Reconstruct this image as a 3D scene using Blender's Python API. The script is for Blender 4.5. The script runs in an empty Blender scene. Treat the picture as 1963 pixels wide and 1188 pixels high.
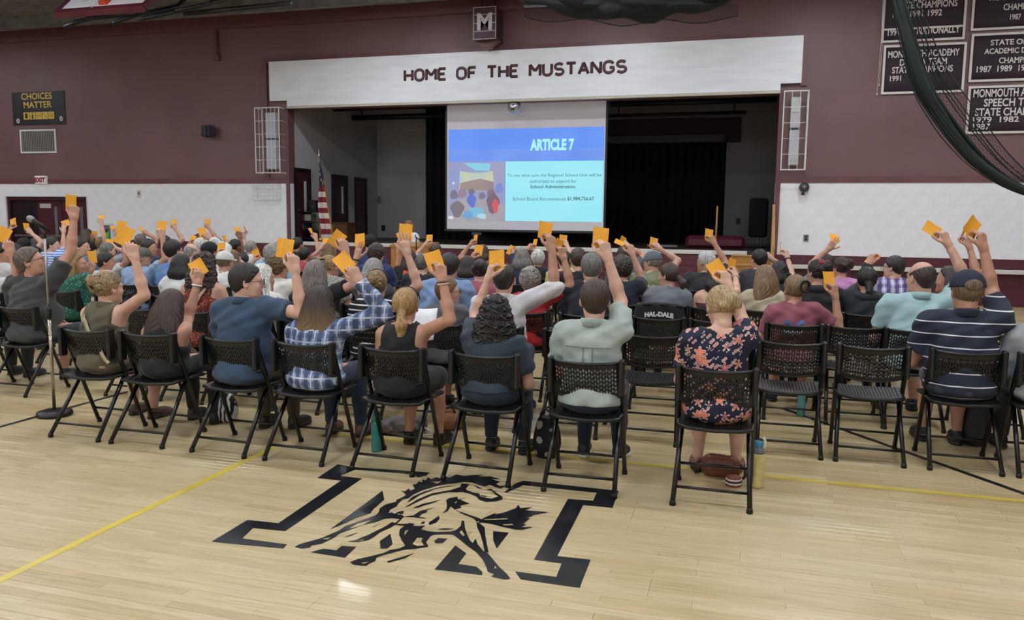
import bpy, math, random
import numpy as np
from mathutils import Vector, Matrix
random.seed(7); RNG = np.random.default_rng(7)
sc = bpy.context.scene
COL = sc.collection

# ------------------------------------------------------------------ camera
CAMH, FPX, YAW, PITCH, ROLL = 1.70, 1525.4, 16.266, 6.66, 0.626
_y, _p, _r = [math.radians(a) for a in (YAW, PITCH, ROLL)]
FW = np.array([-math.sin(_y)*math.cos(_p), math.cos(_y)*math.cos(_p), -math.sin(_p)])
_rt = np.array([math.cos(_y), math.sin(_y), 0.0]); _up = np.cross(_rt, FW)
RT = _rt*math.cos(_r)+_up*math.sin(_r); UP = _up*math.cos(_r)-_rt*math.sin(_r)
CO = np.array([0, 0, CAMH])
cam_d = bpy.data.cameras.new('camera'); cam = bpy.data.objects.new('camera', cam_d); COL.objects.link(cam)
cam_d.sensor_width = 36; cam_d.lens = FPX/1963*36; cam_d.clip_end = 200
M = Matrix(((RT[0], UP[0], -FW[0], CO[0]), (RT[1], UP[1], -FW[1], CO[1]), (RT[2], UP[2], -FW[2], CO[2]), (0, 0, 0, 1)))
cam.matrix_world = M
sc.camera = cam

def ray(x, y): return FW+RT*(x-981.5)/FPX-UP*(y-594)/FPX
def onY(x, y, Y):
    d = ray(x, y); return CO+d*(Y/d[1])
def onZ(x, y, z=0.0):
    d = ray(x, y); return CO+d*((z-CAMH)/d[2])
def onX(x, y, X):
    d = ray(x, y); return CO+d*(X/d[0])
def at_depth(x, y, dep): return CO+ray(x, y)*dep
def depth(P): return float((np.asarray(P)-CO)@FW)

# ------------------------------------------------------------------ world, exposure
w = bpy.data.worlds.new('world'); sc.world = w; w.use_nodes = True
w.node_tree.nodes['Background'].inputs[0].default_value = (.80, .88, 1, 1)
w.node_tree.nodes['Background'].inputs[1].default_value = 0.05
vs = sc.view_settings
vs.view_transform = 'Standard'; vs.look = 'None'; vs.exposure = 0.0; vs.gamma = 1.0; vs.use_curve_mapping = False
LAMP_STRENGTH = 75.0
CEIL = 6.75
YW = 18.24                     # plane of the stage wall

# ------------------------------------------------------------------ helpers
def lin(c):
    if isinstance(c, str):
        c = c.lstrip('#'); c = [int(c[i:i+2], 16)/255 for i in (0, 2, 4)]
        return tuple(v/12.92 if v <= .04045 else ((v+.055)/1.055)**2.4 for v in c)
    return tuple(c)
def tag(o, label=None, cat=None, group=None, kind=None):
    if label: o['label'] = label
    if cat: o['category'] = cat
    if group: o['group'] = group
    if kind: o['kind'] = kind
    return o
def mesh(name, V, F, smooth=False):
    m = bpy.data.meshes.new(name)
    V = np.asarray(V, np.float32)
    if isinstance(F, np.ndarray):
        n = F.shape[1]
        m.vertices.add(len(V)); m.vertices.foreach_set('co', V.ravel())
        m.loops.add(F.size); m.loops.foreach_set('vertex_index', F.ravel().astype(np.int32))
        m.polygons.add(len(F)); m.polygons.foreach_set('loop_start', np.arange(0, F.size, n, dtype=np.int32))
        m.update(calc_edges=True)
    else:
        m.from_pydata([tuple(map(float, v)) for v in V], [], F); m.update()
    if smooth: m.polygons.foreach_set('use_smooth', np.ones(len(m.polygons), bool))
    return m
def obj(name, m, mats=None, parent=None, loc=None, rot=None, scale=None, own=False):
    """link one object; own=True puts the material on the object so that mesh data can be shared"""
    o = bpy.data.objects.new(name, m); COL.objects.link(o)
    if parent is not None: o.parent = parent
    if loc is not None: o.location = [float(v) for v in loc]
    if rot is not None: o.rotation_euler = rot
    if scale is not None: o.scale = scale if hasattr(scale, '__len__') else (scale,)*3
    if mats is not None:
        if not isinstance(mats, (list, tuple)): mats = [mats]
        if own:
            while len(m.materials) < len(mats): m.materials.append(None)
            for s_, mt in zip(o.material_slots, mats): s_.link = 'OBJECT'; s_.material = mt
        elif len(m.materials) == 0:
            for mt in mats: m.materials.append(mt)
    return o
def empty(name, loc=(0, 0, 0), rz=0.0, parent=None):
    o = bpy.data.objects.new(name, None); COL.objects.link(o); o.location = [float(v) for v in loc]; o.rotation_euler = (0, 0, rz)
    o.empty_display_size = .1
    if parent: o.parent = parent
    return o
class MB:
    """collects shapes into one mesh"""
    def __init__(s): s.V = []; s.F = []
    def add(s, V, F):
        b = len(s.V); s.V += [tuple(map(float, v)) for v in V]; s.F += [tuple(i+b for i in f) for f in F]; return s
    def box(s, a, b):
        x0, y0, z0 = a; x1, y1, z1 = b
        return s.add([(x0,y0,z0),(x1,y0,z0),(x1,y1,z0),(x0,y1,z0),(x0,y0,z1),(x1,y0,z1),(x1,y1,z1),(x0,y1,z1)],
            [(0,3,2,1),(4,5,6,7),(0,1,5,4),(1,2,6,5),(2,3,7,6),(3,0,4,7)])
    def bbox(s, a, b, c=.006):
        """box with chamfered edges"""
        a = np.minimum(a, b).astype(float); b = np.maximum(a, b).astype(float) if False else np.asarray(b, float)
        lo = np.minimum(a, b); hi = np.maximum(a, b); c = min(c, .45*float((hi-lo).min()))
        V = []; idx = {}
        for ax in range(3):
            for sx in (0, 1):
                for sy in (0, 1):
                    for sz in (0, 1):
                        p = [hi[i]-c if t else lo[i]+c for i, t in enumerate((sx, sy, sz))]
                        p[ax] = hi[ax] if (sx, sy, sz)[ax] else lo[ax]
                        idx[ax, sx, sy, sz] = len(V); V.append(p)
        I = lambda ax, t: idx[(ax,)+tuple(t)]
        F = []
        for ax in range(3):
            u, v = (ax+1) % 3, (ax+2) % 3
            for sd in (0, 1):
                q = []
                for (i, j) in ((0, 0), (1, 0), (1, 1), (0, 1)):
                    t = [0]*3; t[ax] = sd; t[u] = i; t[v] = j; q.append(I(ax, t))
                F.append(tuple(q) if sd else tuple(q[::-1]))
            for i in (0, 1):
                for j in (0, 1):
                    t0 = [0]*3; t0[u] = i; t0[v] = j; t1 = list(t0); t1[ax] = 1
                    q = (I(u, t0), I(u, t1), I(v, t1), I(v, t0))
                    F.append(q if (i == j) == True else q[::-1])
        for sx in (0, 1):
            for sy in (0, 1):
                for sz in (0, 1):
                    t = (sx, sy, sz); q = (I(0, t), I(1, t), I(2, t))
                    F.append(q if (sx+sy+sz) % 2 == 1 else q[::-1])
        return s.add(V, F)
    def tube(s, pts, r, n=8, closed=False):
        P = [np.asarray(p, float) for p in pts]; m = len(P)
        R = [r]*m if not hasattr(r, '__len__') else list(r)
        V = []; prev = None
        for i, p in enumerate(P):
            if closed: t = P[(i+1) % m]-P[i-1]
            else: t = P[min(i+1, m-1)]-P[max(i-1, 0)]
            t = t/(np.linalg.norm(t)+1e-9)
            if prev is None:
                a = np.array([0, 0, 1.]) if abs(t[2]) < .9 else np.array([1., 0, 0])
                u = np.cross(t, a)
            else: u = prev-t*(prev@t)
            u /= np.linalg.norm(u)+1e-9; v = np.cross(t, u); prev = u
            for k in range(n):
                an = 2*math.pi*k/n; V.append(p+(u*math.cos(an)+v*math.sin(an))*R[i])
        F = []
        for i in range(m if closed else m-1):
            for k in range(n):
                a = i*n+k; b = i*n+(k+1) % n; i2 = (i+1) % m
                F.append((a, b, i2*n+(k+1) % n, i2*n+k))
        if not closed: F.append(tuple(range(n))[::-1]); F.append(tuple((m-1)*n+k for k in range(n)))
        return s.add(V, F)
    def lathe(s, prof, n=20, c=(0, 0, 0)):
        V = []; F = []
        for (r, z) in prof:
            for k in range(n):
                a = 2*math.pi*k/n; V.append((c[0]+r*math.cos(a), c[1]+r*math.sin(a), c[2]+z))
        for i in range(len(prof)-1):
            for k in range(n): F.append((i*n+k, i*n+(k+1) % n, (i+1)*n+(k+1) % n, (i+1)*n+k))
        F.append(tuple(range(n))[::-1]); F.append(tuple((len(prof)-1)*n+k for k in range(n)))
        return s.add(V, F)
    def prism(s, poly, d0, d1, fn):
        """polygon (2-D) extruded between d0 and d1; fn(u, v, d) gives the 3-D point"""
        n = len(poly)
        V = [fn(u, v, d0) for u, v in poly]+[fn(u, v, d1) for u, v in poly]
        F = [tuple(range(n))[::-1], tuple(range(n, 2*n))]+[(i, (i+1) % n, n+(i+1) % n, n+i) for i in range(n)]
        return s.add(V, F)
    def mesh(s, name, smooth=False): return mesh(name, s.V, s.F, smooth)
    def build(s, name, mat, parent=None, smooth=False, loc=None, rot=None):
        return obj(name, s.mesh(name, smooth), mat, parent, loc, rot)

# ------------------------------------------------------------------ materials
_M = {}
def nt(name):
    m = bpy.data.materials.new(name); m.use_nodes = True
    t = m.node_tree; return m, t, t.nodes['Principled BSDF']
def N(t, k, **kw):
    n = t.nodes.new(k)
    for a, b in kw.items():
        if a.startswith('i_'): n.inputs[a[2:].replace('_', ' ')].default_value = b
        else: setattr(n, a, b)
    return n
def ramp(t, stops, interp='LINEAR'):
    r = t.nodes.new('ShaderNodeValToRGB'); e = r.color_ramp; e.interpolation = interp
    while len(e.elements) < len(stops): e.elements.new(.5)
    for el, (p, c) in zip(e.elements, stops): el.position = p; el.color = (*lin(c), 1)
    return r
def plain(name, col, rough=.6, metal=0.0, var=.06, scale=30, bump=.0, coat=0.0, stretch=(1, 1, 1), spec=.5, sheen=0.0):
    """principled colour with a little procedural variation"""
    if name in _M: return _M[name]
    m, t, b = nt(name); c = lin(col)
    tc = N(t, 'ShaderNodeTexCoord'); mp = N(t, 'ShaderNodeMapping'); mp.inputs['Scale'].default_value = stretch
    t.links.new(tc.outputs['Object'], mp.inputs['Vector'])
    nz = N(t, 'ShaderNodeTexNoise', i_Scale=scale, i_Detail=3.0); t.links.new(mp.outputs[0], nz.inputs['Vector'])
    d = tuple(max(0, v*(1-var*2)) for v in c); l = tuple(min(1, v*(1+var*2)) for v in c)
    r = t.nodes.new('ShaderNodeValToRGB'); r.color_ramp.elements[0].position = .3; r.color_ramp.elements[1].position = .7
    r.color_ramp.elements[0].color = (*d, 1); r.color_ramp.elements[1].color = (*l, 1)
    t.links.new(nz.outputs['Fac'], r.inputs[0]); t.links.new(r.outputs[0], b.inputs['Base Color'])
    b.inputs['Roughness'].default_value = rough; b.inputs['Metallic'].default_value = metal
    b.inputs['Coat Weight'].default_value = coat; b.inputs['Specular IOR Level'].default_value = spec
    b.inputs['Sheen Weight'].default_value = sheen
    if bump:
        bp = N(t, 'ShaderNodeBump', i_Strength=bump, i_Distance=.01); t.links.new(nz.outputs['Fac'], bp.inputs['Height']); t.links.new(bp.outputs[0], b.inputs['Normal'])
    _M[name] = m; return m
def emit(name, col, strength):
    if name in _M: return _M[name]
    m, t, b = nt(name); b.inputs['Base Color'].default_value = (*lin(col), 1)
    b.inputs['Emission Color'].default_value = (*lin(col), 1); b.inputs['Emission Strength'].default_value = strength
    b.inputs['Roughness'].default_value = .6
    _M[name] = m; return m
def text(name, s, size, mat, fn, parent=None, align='LEFT', bold=0.0, xs=1.0, spacing=1.0, thick=.002, shear=0.0, line=1.0):
    """lettering as a flat mesh; fn(u, v, d) maps text space to local 3-D"""
    cu = bpy.data.curves.new(name, 'FONT'); cu.body = s; cu.size = size; cu.align_x = align; cu.offset = bold
    cu.space_character = spacing; cu.shear = shear; cu.resolution_u = 3; cu.space_line = line
    o = bpy.data.objects.new(name, cu); COL.objects.link(o)
    dg = bpy.context.evaluated_depsgraph_get(); me = bpy.data.meshes.new_from_object(o.evaluated_get(dg))
    bpy.data.objects.remove(o); bpy.data.curves.remove(cu)
    V = [fn(v.co.x*xs, v.co.y, thick) for v in me.vertices]; F = [tuple(p.vertices) for p in me.polygons]
    bpy.data.meshes.remove(me)
    return obj(name, mesh(name, V, F), mat, parent)
# ================================================================== MATERIALS OF THE ROOM
def wood_floor(name, per_object=False):
    m, t, b = nt(name)
    tc = N(t, 'ShaderNodeTexCoord'); geo = N(t, 'ShaderNodeNewGeometry')
    mp = N(t, 'ShaderNodeMapping'); mp.inputs['Scale'].default_value = (1.6, 26, 26)
    t.links.new(geo.outputs['Position'], mp.inputs['Vector'])
    nz = N(t, 'ShaderNodeTexNoise', i_Scale=2.2, i_Detail=5.0, i_Roughness=.6); t.links.new(mp.outputs[0], nz.inputs['Vector'])
    grain = ramp(t, [(.25, '#b4a584'), (.5, '#cabb97'), (.78, '#dacca9')]); t.links.new(nz.outputs['Fac'], grain.inputs[0])
    mix = N(t, 'ShaderNodeMix', data_type='RGBA', blend_type='MULTIPLY'); mix.inputs[0].default_value = 1
    if per_object:
        oi = N(t, 'ShaderNodeObjectInfo'); tint = ramp(t, [(0, '#e6ddca'), (.35, '#f3ede1'), (.7, '#fbf8f1'), (1, '#ece2cf')])
        t.links.new(oi.outputs['Random'], tint.inputs[0]); src = tint.outputs[0]
    else:
        br = N(t, 'ShaderNodeTexBrick', offset=.37, offset_frequency=2)
        for k, v in dict(Scale=1.0).items(): br.inputs[k].default_value = v
        br.inputs['Brick Width'].default_value = .93; br.inputs['Row Height'].default_value = .057; br.inputs['Mortar Size'].default_value = .0014
        br.inputs['Color1'].default_value = (*lin('#e0d4bb'), 1); br.inputs['Color2'].default_value = (*lin('#faf6ee'), 1); br.inputs['Mortar'].default_value = (*lin('#a8936d'), 1)
        t.links.new(geo.outputs['Position'], br.inputs['Vector']); src = br.outputs['Color']
    t.links.new(grain.outputs[0], mix.inputs[6]); t.links.new(src, mix.inputs[7]); t.links.new(mix.outputs[2], b.inputs['Base Color'])
    b.inputs['Roughness'].default_value = .42; b.inputs['Coat Weight'].default_value = .3; b.inputs['Coat Roughness'].default_value = .09
    nz2 = N(t, 'ShaderNodeTexNoise', i_Scale=7.0, i_Detail=2.0); t.links.new(geo.outputs['Position'], nz2.inputs['Vector'])
    bp = N(t, 'ShaderNodeBump', i_Strength=.04, i_Distance=.02); t.links.new(nz2.outputs['Fac'], bp.inputs['Height']); t.links.new(bp.outputs[0], b.inputs['Normal'])
    return m
def block_paint(name, col, joint=.35, rough=.5):
    """painted concrete block: faint courses in relief only"""
    m, t, b = nt(name); geo = N(t, 'ShaderNodeNewGeometry')
    sw = N(t, 'ShaderNodeSeparateXYZ'); cb = N(t, 'ShaderNodeCombineXYZ'); t.links.new(geo.outputs['Position'], sw.inputs[0])
    ad = N(t, 'ShaderNodeMath', operation='ADD'); t.links.new(sw.outputs['X'], ad.inputs[0]); t.links.new(sw.outputs['Y'], ad.inputs[1])
    t.links.new(ad.outputs[0], cb.inputs[0]); t.links.new(sw.outputs['Z'], cb.inputs[1])
    br = N(t, 'ShaderNodeTexBrick'); br.inputs['Scale'].default_value = 1; br.inputs['Brick Width'].default_value = .4; br.inputs['Row Height'].default_value = .2; br.inputs['Mortar Size'].default_value = .006
    t.links.new(cb.outputs[0], br.inputs['Vector'])
    nz = N(t, 'ShaderNodeTexNoise', i_Scale=.9, i_Detail=4.0); t.links.new(geo.outputs['Position'], nz.inputs['Vector'])
    c = lin(col); r = t.nodes.new('ShaderNodeValToRGB'); r.color_ramp.elements[0].position = .3; r.color_ramp.elements[1].position = .72
    r.color_ramp.elements[0].color = (*[v*.86 for v in c], 1); r.color_ramp.elements[1].color = (*[min(1, v*1.1) for v in c], 1)
    t.links.new(nz.outputs['Fac'], r.inputs[0]); t.links.new(r.outputs[0], b.inputs['Base Color']); b.inputs['Roughness'].default_value = rough
    bp = N(t, 'ShaderNodeBump', i_Strength=joint, i_Distance=.006); bp.invert = True
    t.links.new(br.outputs['Fac'], bp.inputs['Height']); t.links.new(bp.outputs[0], b.inputs['Normal'])
    return m
M_FLOOR = wood_floor('gym_floor_wood'); M_PLANK = wood_floor('gym_floor_plank', True)
M_MAROON = block_paint('maroon_block_paint', '#745657'); M_MAROON2 = plain('maroon_panel', '#54222f', .45, scale=3)
M_MAROON_TRIM = plain('maroon_trim', '#6c454a', .45, scale=3)
M_WHITE = plain('white_block_paint', '#eceef3', .45, var=.02, scale=4, bump=.05)
M_JOINT = plain('white_block_joint', '#e8eaef', .6, var=.02)
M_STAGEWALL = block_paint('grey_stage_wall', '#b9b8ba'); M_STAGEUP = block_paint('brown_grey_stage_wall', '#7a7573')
M_SIGNWHITE = plain('white_board', '#e4e8ee', .4, var=.03, scale=1.2, stretch=(1, 1, 6))
M_BLACK = plain('black_satin', '#0d0d0f', .42, var=.1); M_DARK = plain('dark_grey', '#1c1c20', .55, var=.1)
M_CURTAIN = plain('black_curtain', '#08080a', .9, var=.2, scale=8)
M_LETTER = plain('maroon_letters', '#4a2832', .5)
M_CEIL = plain('grey_brown_deck', '#6c6c6d', .9, var=.18, scale=3.0, stretch=(1, 3, 1), bump=.3)
M_WOOD = plain('oak_veneer', '#a9773a', .4, var=.12, scale=6, stretch=(8, 8, 1), coat=.2)
M_WOODPALE = plain('pale_timber', '#b58d58', .45, var=.1, scale=8, stretch=(10, 10, 1))
M_GREYTRIM = plain('pale_stage_edge', '#d0cec8', .5, var=.03)
M_STEEL = plain('brushed_steel', '#9a9a9a', .3, .9)
M_WIRE = plain('white_wire', '#d8dadd', .4, var=.02)

# ================================================================== THE SETTING
XL, XR = onY(555, 300, YW)[0], onY(1489, 300, YW)[0]      # stage opening
X0, X1, YB = -26.0, 9.5, -9.0
ZW0, ZW1 = .955, 2.495                                      # white band
ZSTAGE = 1.0
ZOPEN = onY(1000, 195, YW)[2]

# floor with a recess that holds the planks laid one by one
px0, px1, py0, py1 = -4.56, 1.71, 45*.057, 88*.057
fv = [(X0, YB, 0), (X1, YB, 0), (X1, YW, 0), (X0, YW, 0), (px0, py0, 0), (px1, py0, 0), (px1, py1, 0), (px0, py1, 0),
      (px0, py0, -.02), (px1, py0, -.02), (px1, py1, -.02), (px0, py1, -.02),
      (X0, YB, -.1), (X1, YB, -.1), (X1, YW, -.1), (X0, YW, -.1)]
ff = [(0, 1, 5, 4), (1, 2, 6, 5), (2, 3, 7, 6), (3, 0, 4, 7), (4, 5, 9, 8), (5, 6, 10, 9), (6, 7, 11, 10), (7, 4, 8, 11), (8, 9, 10, 11), (12, 15, 14, 13),
      (0, 12, 13, 1), (1, 13, 14, 2), (2, 14, 15, 3), (3, 15, 12, 0)]
floor = tag(obj('floor', mesh('floor', fv, ff), M_FLOOR), 'pale maple strip gym floor', 'floor', kind='structure')
plank_m = {}
for row in range(45, 88):
    x = px0; first = True
    while x < px1-.01:
        L = random.choice((.6, .8, 1.0, 1.2, 1.4))
        if first: L = random.choice((.4, .6, .8)); first = False
        L = round(min(L, px1-x), 3)
        if px1-(x+L) < .25: L = round(px1-x, 3)
        if L not in plank_m:
            plank_m[L] = MB().bbox((.0006, .0006, -.02), (L-.0006, .0564, 0), .0009).mesh('plank')
        obj('plank', plank_m[L], M_PLANK, floor, (x, row*.057, 0)); x += L

# painted court lines (flat paint on the boards)
M_BLKPAINT = plain('black_floor_paint', '#15171c', .3, var=.2, scale=5, coat=.3)
M_YELPAINT = plain('yellow_floor_paint', '#d3bd4a', .32, var=.08, scale=5, coat=.3)
def floor_strip(name, pts, wdt, mat, label, z=.0012):
    P = [np.array(p[:2], float) for p in pts]; V = []; F = []
    for i, p in enumerate(P):
        d = P[min(i+1, len(P)-1)]-P[max(i-1, 0)]; d /= np.linalg.norm(d); n = np.array([-d[1], d[0]])*wdt/2
        V += [(*(p+n), z), (*(p-n), z)]
        if i: F.append((2*i-2, 2*i-1, 2*i+1, 2*i))
    return tag(obj(name, mesh(name, V, F), mat), label, 'court line', kind='structure')
a, b = onZ(0, 1112), onZ(500, 869); d = (b-a)/np.linalg.norm(b-a)
floor_strip('court_line', [a-d*3, b+d*.25], .05, M_YELPAINT, 'yellow court line running from the seats towards the near floor')
yl = onZ(1460, 915)[1]
floor_strip('court_line', [(-3.1, yl+.05), (9, yl)], .05, M_YELPAINT, 'yellow court line running under the last row of chairs')
a, b = onZ(0, 818), onZ(280, 741); d = (b-a)/np.linalg.norm(b-a)
floor_strip('court_line', [a-d*3, b+d*1.2], .05, M_BLKPAINT, 'black court line passing under the microphone stand')
a, b = onZ(1640, 832), onZ(1963, 946); d = (b-a)/np.linalg.norm(b-a)
floor_strip('court_line', [a-d*.9, a, b, b+d*3], .05, M_BLKPAINT, 'black court line slanting under the empty chairs')

# emblem on the floor: block letter M with a bucking horse
def fz(x, y): return onZ(400+x/2.45375, 860+y/2.45375)
LET = [
 [(12,438),(182,335),(328,350),(622,150),(510,138),(607,73),(675,86),(1040,112),(1025,126),(985,136),(970,122),(690,98),(622,127),(722,140),(360,388),(210,373),(158,422),(370,450),(350,470)],
 [(540,470),(600,478),(625,457),(697,461),(640,513),(478,487)],
 [(570,380),(818,197),(826,240),(775,285),(760,305),(690,328),(640,352)],
 [(1390,205),(1440,165),(1480,150),(1930,198),(1900,278),(1762,265),(1640,505),(1797,522),(1745,655),(1468,615),(1440,577),(1635,603),(1660,540),(1530,522),(1690,236),(1808,245),(1825,207),(1480,172),(1440,190),(1400,207)],
 [(1062,568),(1160,455),(1212,492),(1175,542),(1260,555),(1288,580),(1285,595)],
 [(1060,434),(1080,420),(1125,424),(1100,445),(1068,445)],
 [(1338,388),(1412,395),(1355,470),(1338,430)],
 [(805,435),(855,400),(865,450),(840,470),(808,470)]]
HL = [                                                     # traced on two enlargements of the emblem
 [(925,235),(880,262),(830,280),(770,295),(722,325),(718,350),(700,372),(640,395),(560,425),(470,455),(420,490),(350,520),(290,545),(200,570),(130,590),(95,610),(150,622),(210,614),(222,598),(292,588),(330,570),(390,540),(425,512),(480,492),(520,478),(600,448),(700,425),(760,402),(815,398),(870,405),(830,440),(845,445),(905,385),(880,370),(860,372),(850,360),(830,365),(815,355),(790,360),(800,335),(850,310),(860,290),(890,265)],
 [(480,570),(540,560),(640,520),(700,490),(770,455),(815,425),(850,440),(800,470),(730,500),(690,530),(640,560),(560,575)],
 [(455,540),(520,515),(570,500),(520,525)], [(665,465),(730,435),(690,460)],
 [(825,445),(870,440),(905,455),(872,480),(866,520),(885,560),(912,600),(870,620),(800,632),(750,655),(650,680),(560,700),(503,722),(530,742),(590,748),(630,748),(640,735),(690,715),(700,690),(748,672),(830,650),(900,632),(1000,622),(1085,608),(1065,575),(1100,530),(1140,516),(1240,512),(1240,496),(1120,500),(1062,492),(1030,478),(1062,452),(1000,456),(960,452),(930,438)],
 [(780,715),(900,680),(985,652),(905,695),(782,728)], [(840,360),(880,345),(905,345),(890,370)], [(960,385),(1020,345),(1130,318),(1060,345),(1080,350),(1030,370),(1010,395)],
 [(970,325),(1040,290),(1100,285),(1010,320)], [(930,430),(985,440),(960,455),(940,445)], [(1085,430),(1160,380),(1165,400),(1140,432),(1110,440),(1090,450)], [(1030,435),(1060,420),(1050,440)], [(900,388),(960,378),(1060,396),(1060,402),(960,390)]]
HR = [
 [(30,192),(60,200),(95,178),(100,195),(135,180),(120,150),(150,145),(165,125),(185,135),(195,110),(215,120),(230,95),(260,110),(290,95),(330,105),(360,85),(390,100),(440,75),(500,85),(560,80),(640,75),(600,90),(700,90),(770,112),(700,108),(740,122),(765,130),(735,145),(760,160),(820,155),(770,180),(730,168),(690,150),(650,165),(600,150),(560,135),(500,130),(430,140),(360,148),(280,165),(200,190),(130,220),(90,250),(40,262),(0,285),(0,262),(40,245),(70,225)],
 [(75,285),(120,238),(200,203),(320,168),(460,152),(300,178),(180,224),(110,268)],
 [(60,318),(150,262),(260,215),(400,190),(470,168),(480,142),(540,147),(512,180),(525,203),(490,203),(440,208),(390,205),(260,230),(160,275),(90,310)],
 [(490,206),(540,216),(590,238),(610,262),(660,278),(740,272),(785,258),(780,240),(745,240),(700,255),(660,246),(620,238),(610,215),(570,210),(520,192)],
 [(660,186),(700,180),(740,212),(785,242),(760,244),(720,216),(700,196)], [(620,229),(680,234),(650,241)], [(562,150),(640,180),(600,178)], [(120,322),(200,290),(330,262),(250,292),(180,312)],
 [(340,362),(370,330),(372,290),(365,265),(390,250),(450,240),(455,262),(520,240),(470,262),(540,290),(470,305),(480,320),(430,335),(400,312),(380,345)],
 [(430,337),(500,360),(570,385),(610,399),(640,412),(590,424),(570,400),(500,372)],
 [(640,398),(740,355),(720,372),(790,358),(880,325),(900,298),(915,325),(1005,315),(950,340),(1030,345),(1125,355),(1010,375),(1000,385),(960,395),(985,400),(935,440),(960,445),(920,465),(1010,462),(930,485),(985,488),(880,482),(780,462),(700,440),(640,430),(600,432),(620,415)],
 [(180,480),(240,495),(330,502),(400,498),(440,485),(475,455),(482,415),(500,418),(506,470),(522,520),(542,562),(562,582),(585,548),(600,592),(640,640),(672,655),(702,690),(760,760),(815,810),(841,845),(800,852),(735,838),(700,828),(722,812),(672,792),(664,760),(640,710),(590,650),(520,600),(470,560),(420,520),(350,517),(250,521)],
 [(590,426),(620,440),(650,465),(655,520),(665,580),(680,650),(650,648),(640,590),(620,520),(595,465)], [(300,481),(350,472),(430,475),(360,484)], [(175,436),(200,420),(190,441)]]
MARKS = [[(905,525),(912,492),(935,485),(922,505)], [(965,590),(1000,545),(1040,545),(1030,570),(1050,600),(1000,605)], [(300,552),(362,541),(335,558)], [(500,474),(560,440),(660,414),(600,450),(540,468)], [(210,606),(250,596),(240,604)], [(584,730),(640,722),(610,736)], [(570,566),(608,556),(596,566)]]
MARKR = [[(465,505),(480,490),(505,525),(490,530)], [(780,446),(850,440),(865,450),(800,454)], [(720,772),(728,752),(742,770)], [(258,128),(300,132),(335,122),(300,145)], [(640,408),(820,400),(815,408),(660,413)], [(700,190),(722,214),(708,216)], [(425,285),(450,270),(440,290)]]
HORSE = [[(540+x/3.85, 890+y/3.85) for x, y in p_] for p_ in HL]+[[(760+x/3.85, 890+y/3.85) for x, y in p_] for p_ in HR]
MARK = [[(540+x/3.85, 890+y/3.85) for x, y in p_] for p_ in MARKS]+[[(760+x/3.85, 890+y/3.85) for x, y in p_] for p_ in MARKR]
LET = [[(400+x/2.45375, 860+y/2.45375) for x, y in p_] for p_ in LET]
fz = onZ
root = tag(empty('floor_emblem', fz(787, 1003)*[1, 1, 0]), 'black block letter M with a bucking horse painted on the gym floor', 'emblem', kind='structure')
o0 = np.array(root.location)
def floorpoly(name, polys, z, mat):
    V = []; F = []
    for i_, pl in enumerate(polys):
        b0 = len(V); V += [tuple(fz(*q)*[1, 1, 0]-o0+[0, 0, z+i_*.00003]) for q in pl]; F.append(tuple(range(b0, b0+len(pl))))
    import bmesh
    me = mesh(name, V, F); bm = bmesh.new(); bm.from_mesh(me); bmesh.ops.triangulate(bm, faces=bm.faces[:]); bmesh.ops.recalc_face_normals(bm, faces=bm.faces[:])
    for f in bm.faces:
        if f.normal.z < 0: f.normal_flip()
    bm.to_mesh(me); bm.free(); return obj(name, me, mat, root)
floorpoly('letter_m', LET, .0012, M_BLKPAINT); floorpoly('horse', HORSE, .0015, M_BLKPAINT); floorpoly('horse_highlights', MARK, .0028, M_FLOOR)

# ---- the stage wall: maroon above, white block band, maroon below
def wbox(mb, xa, xb, za, zb, y0=0.0, y1=.25): return mb.box((xa, YW+y0, za), (xb, YW+y1, zb))
up = MB(); wbox(up, X0, XL, ZW1, CEIL); wbox(up, XR, X1, ZW1, CEIL); wbox(up, XL, XR, ZOPEN, CEIL)
wall = tag(up.build('wall_front', M_MAROON), 'maroon painted block wall around the stage opening', 'wall', kind='structure')
DX0, DX1, DZ = onY(14, 420, YW)[0], onY(169, 420, YW)[0], onY(90, 377, YW)[2]   # doors on the left
lo = MB(); wbox(lo, X0, DX0, 0, ZW0); wbox(lo, DX1, XL, 0, ZW0); lo.build('lower_panel', M_MAROON2, wall)
lo = MB(); wbox(lo, XR, X1, 0, ZW0); lo.build('lower_panel', M_MAROON2, wall)
jb = MB(); wbox(jb, X0, DX0, ZW0, ZW1, .003); wbox(jb, DX1, XL, ZW0, ZW1, .003); wbox(jb, DX0, DX1, DZ, ZW1, .003); wbox(jb, XR, X1, ZW0, ZW1, .003)
jb.build('mortar', M_JOINT, wall)
bh = (ZW1-ZW0)/7
blk = {}
def blocks(xa, xb):
    for r in range(7):
        z = ZW0+r*bh; x = xa-(.2 if r % 2 else 0)
        while x < xb-.02:
            l, rr = max(x, xa), min(x+.4, xb)
            if z+.02 < DZ:                                   # leave the doorway free
                if l >= DX0-.01 and rr <= DX1+.01: x += .4; continue
                if l < DX0 < rr: rr = DX0
                if l < DX1 < rr: l = DX1
            L = round(rr-l, 2)
            zz = z; hh = bh
            if z < DZ < z+bh and l >= DX0-.01 and rr <= DX1+.01: zz = DZ; hh = z+bh-DZ
            if L > .04 and hh > .03:
                k = (L, round(hh, 2))
                if k not in blk: blk[k] = MB().bbox((.0006, 0, .0006), (L-.0006, .02, hh-.0006), .0018).mesh('block')
                obj('block', blk[k], M_WHITE, wall, (l, YW, zz))
            x += .4
blocks(-21.6, XL); blocks(XR, 5.6)
tr = MB(); wbox(tr, X0, XL-.02, ZW1, ZW1+.13, -.02, 0); wbox(tr, XR+.02, X1, ZW1, ZW1+.13, -.02, 0)
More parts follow.
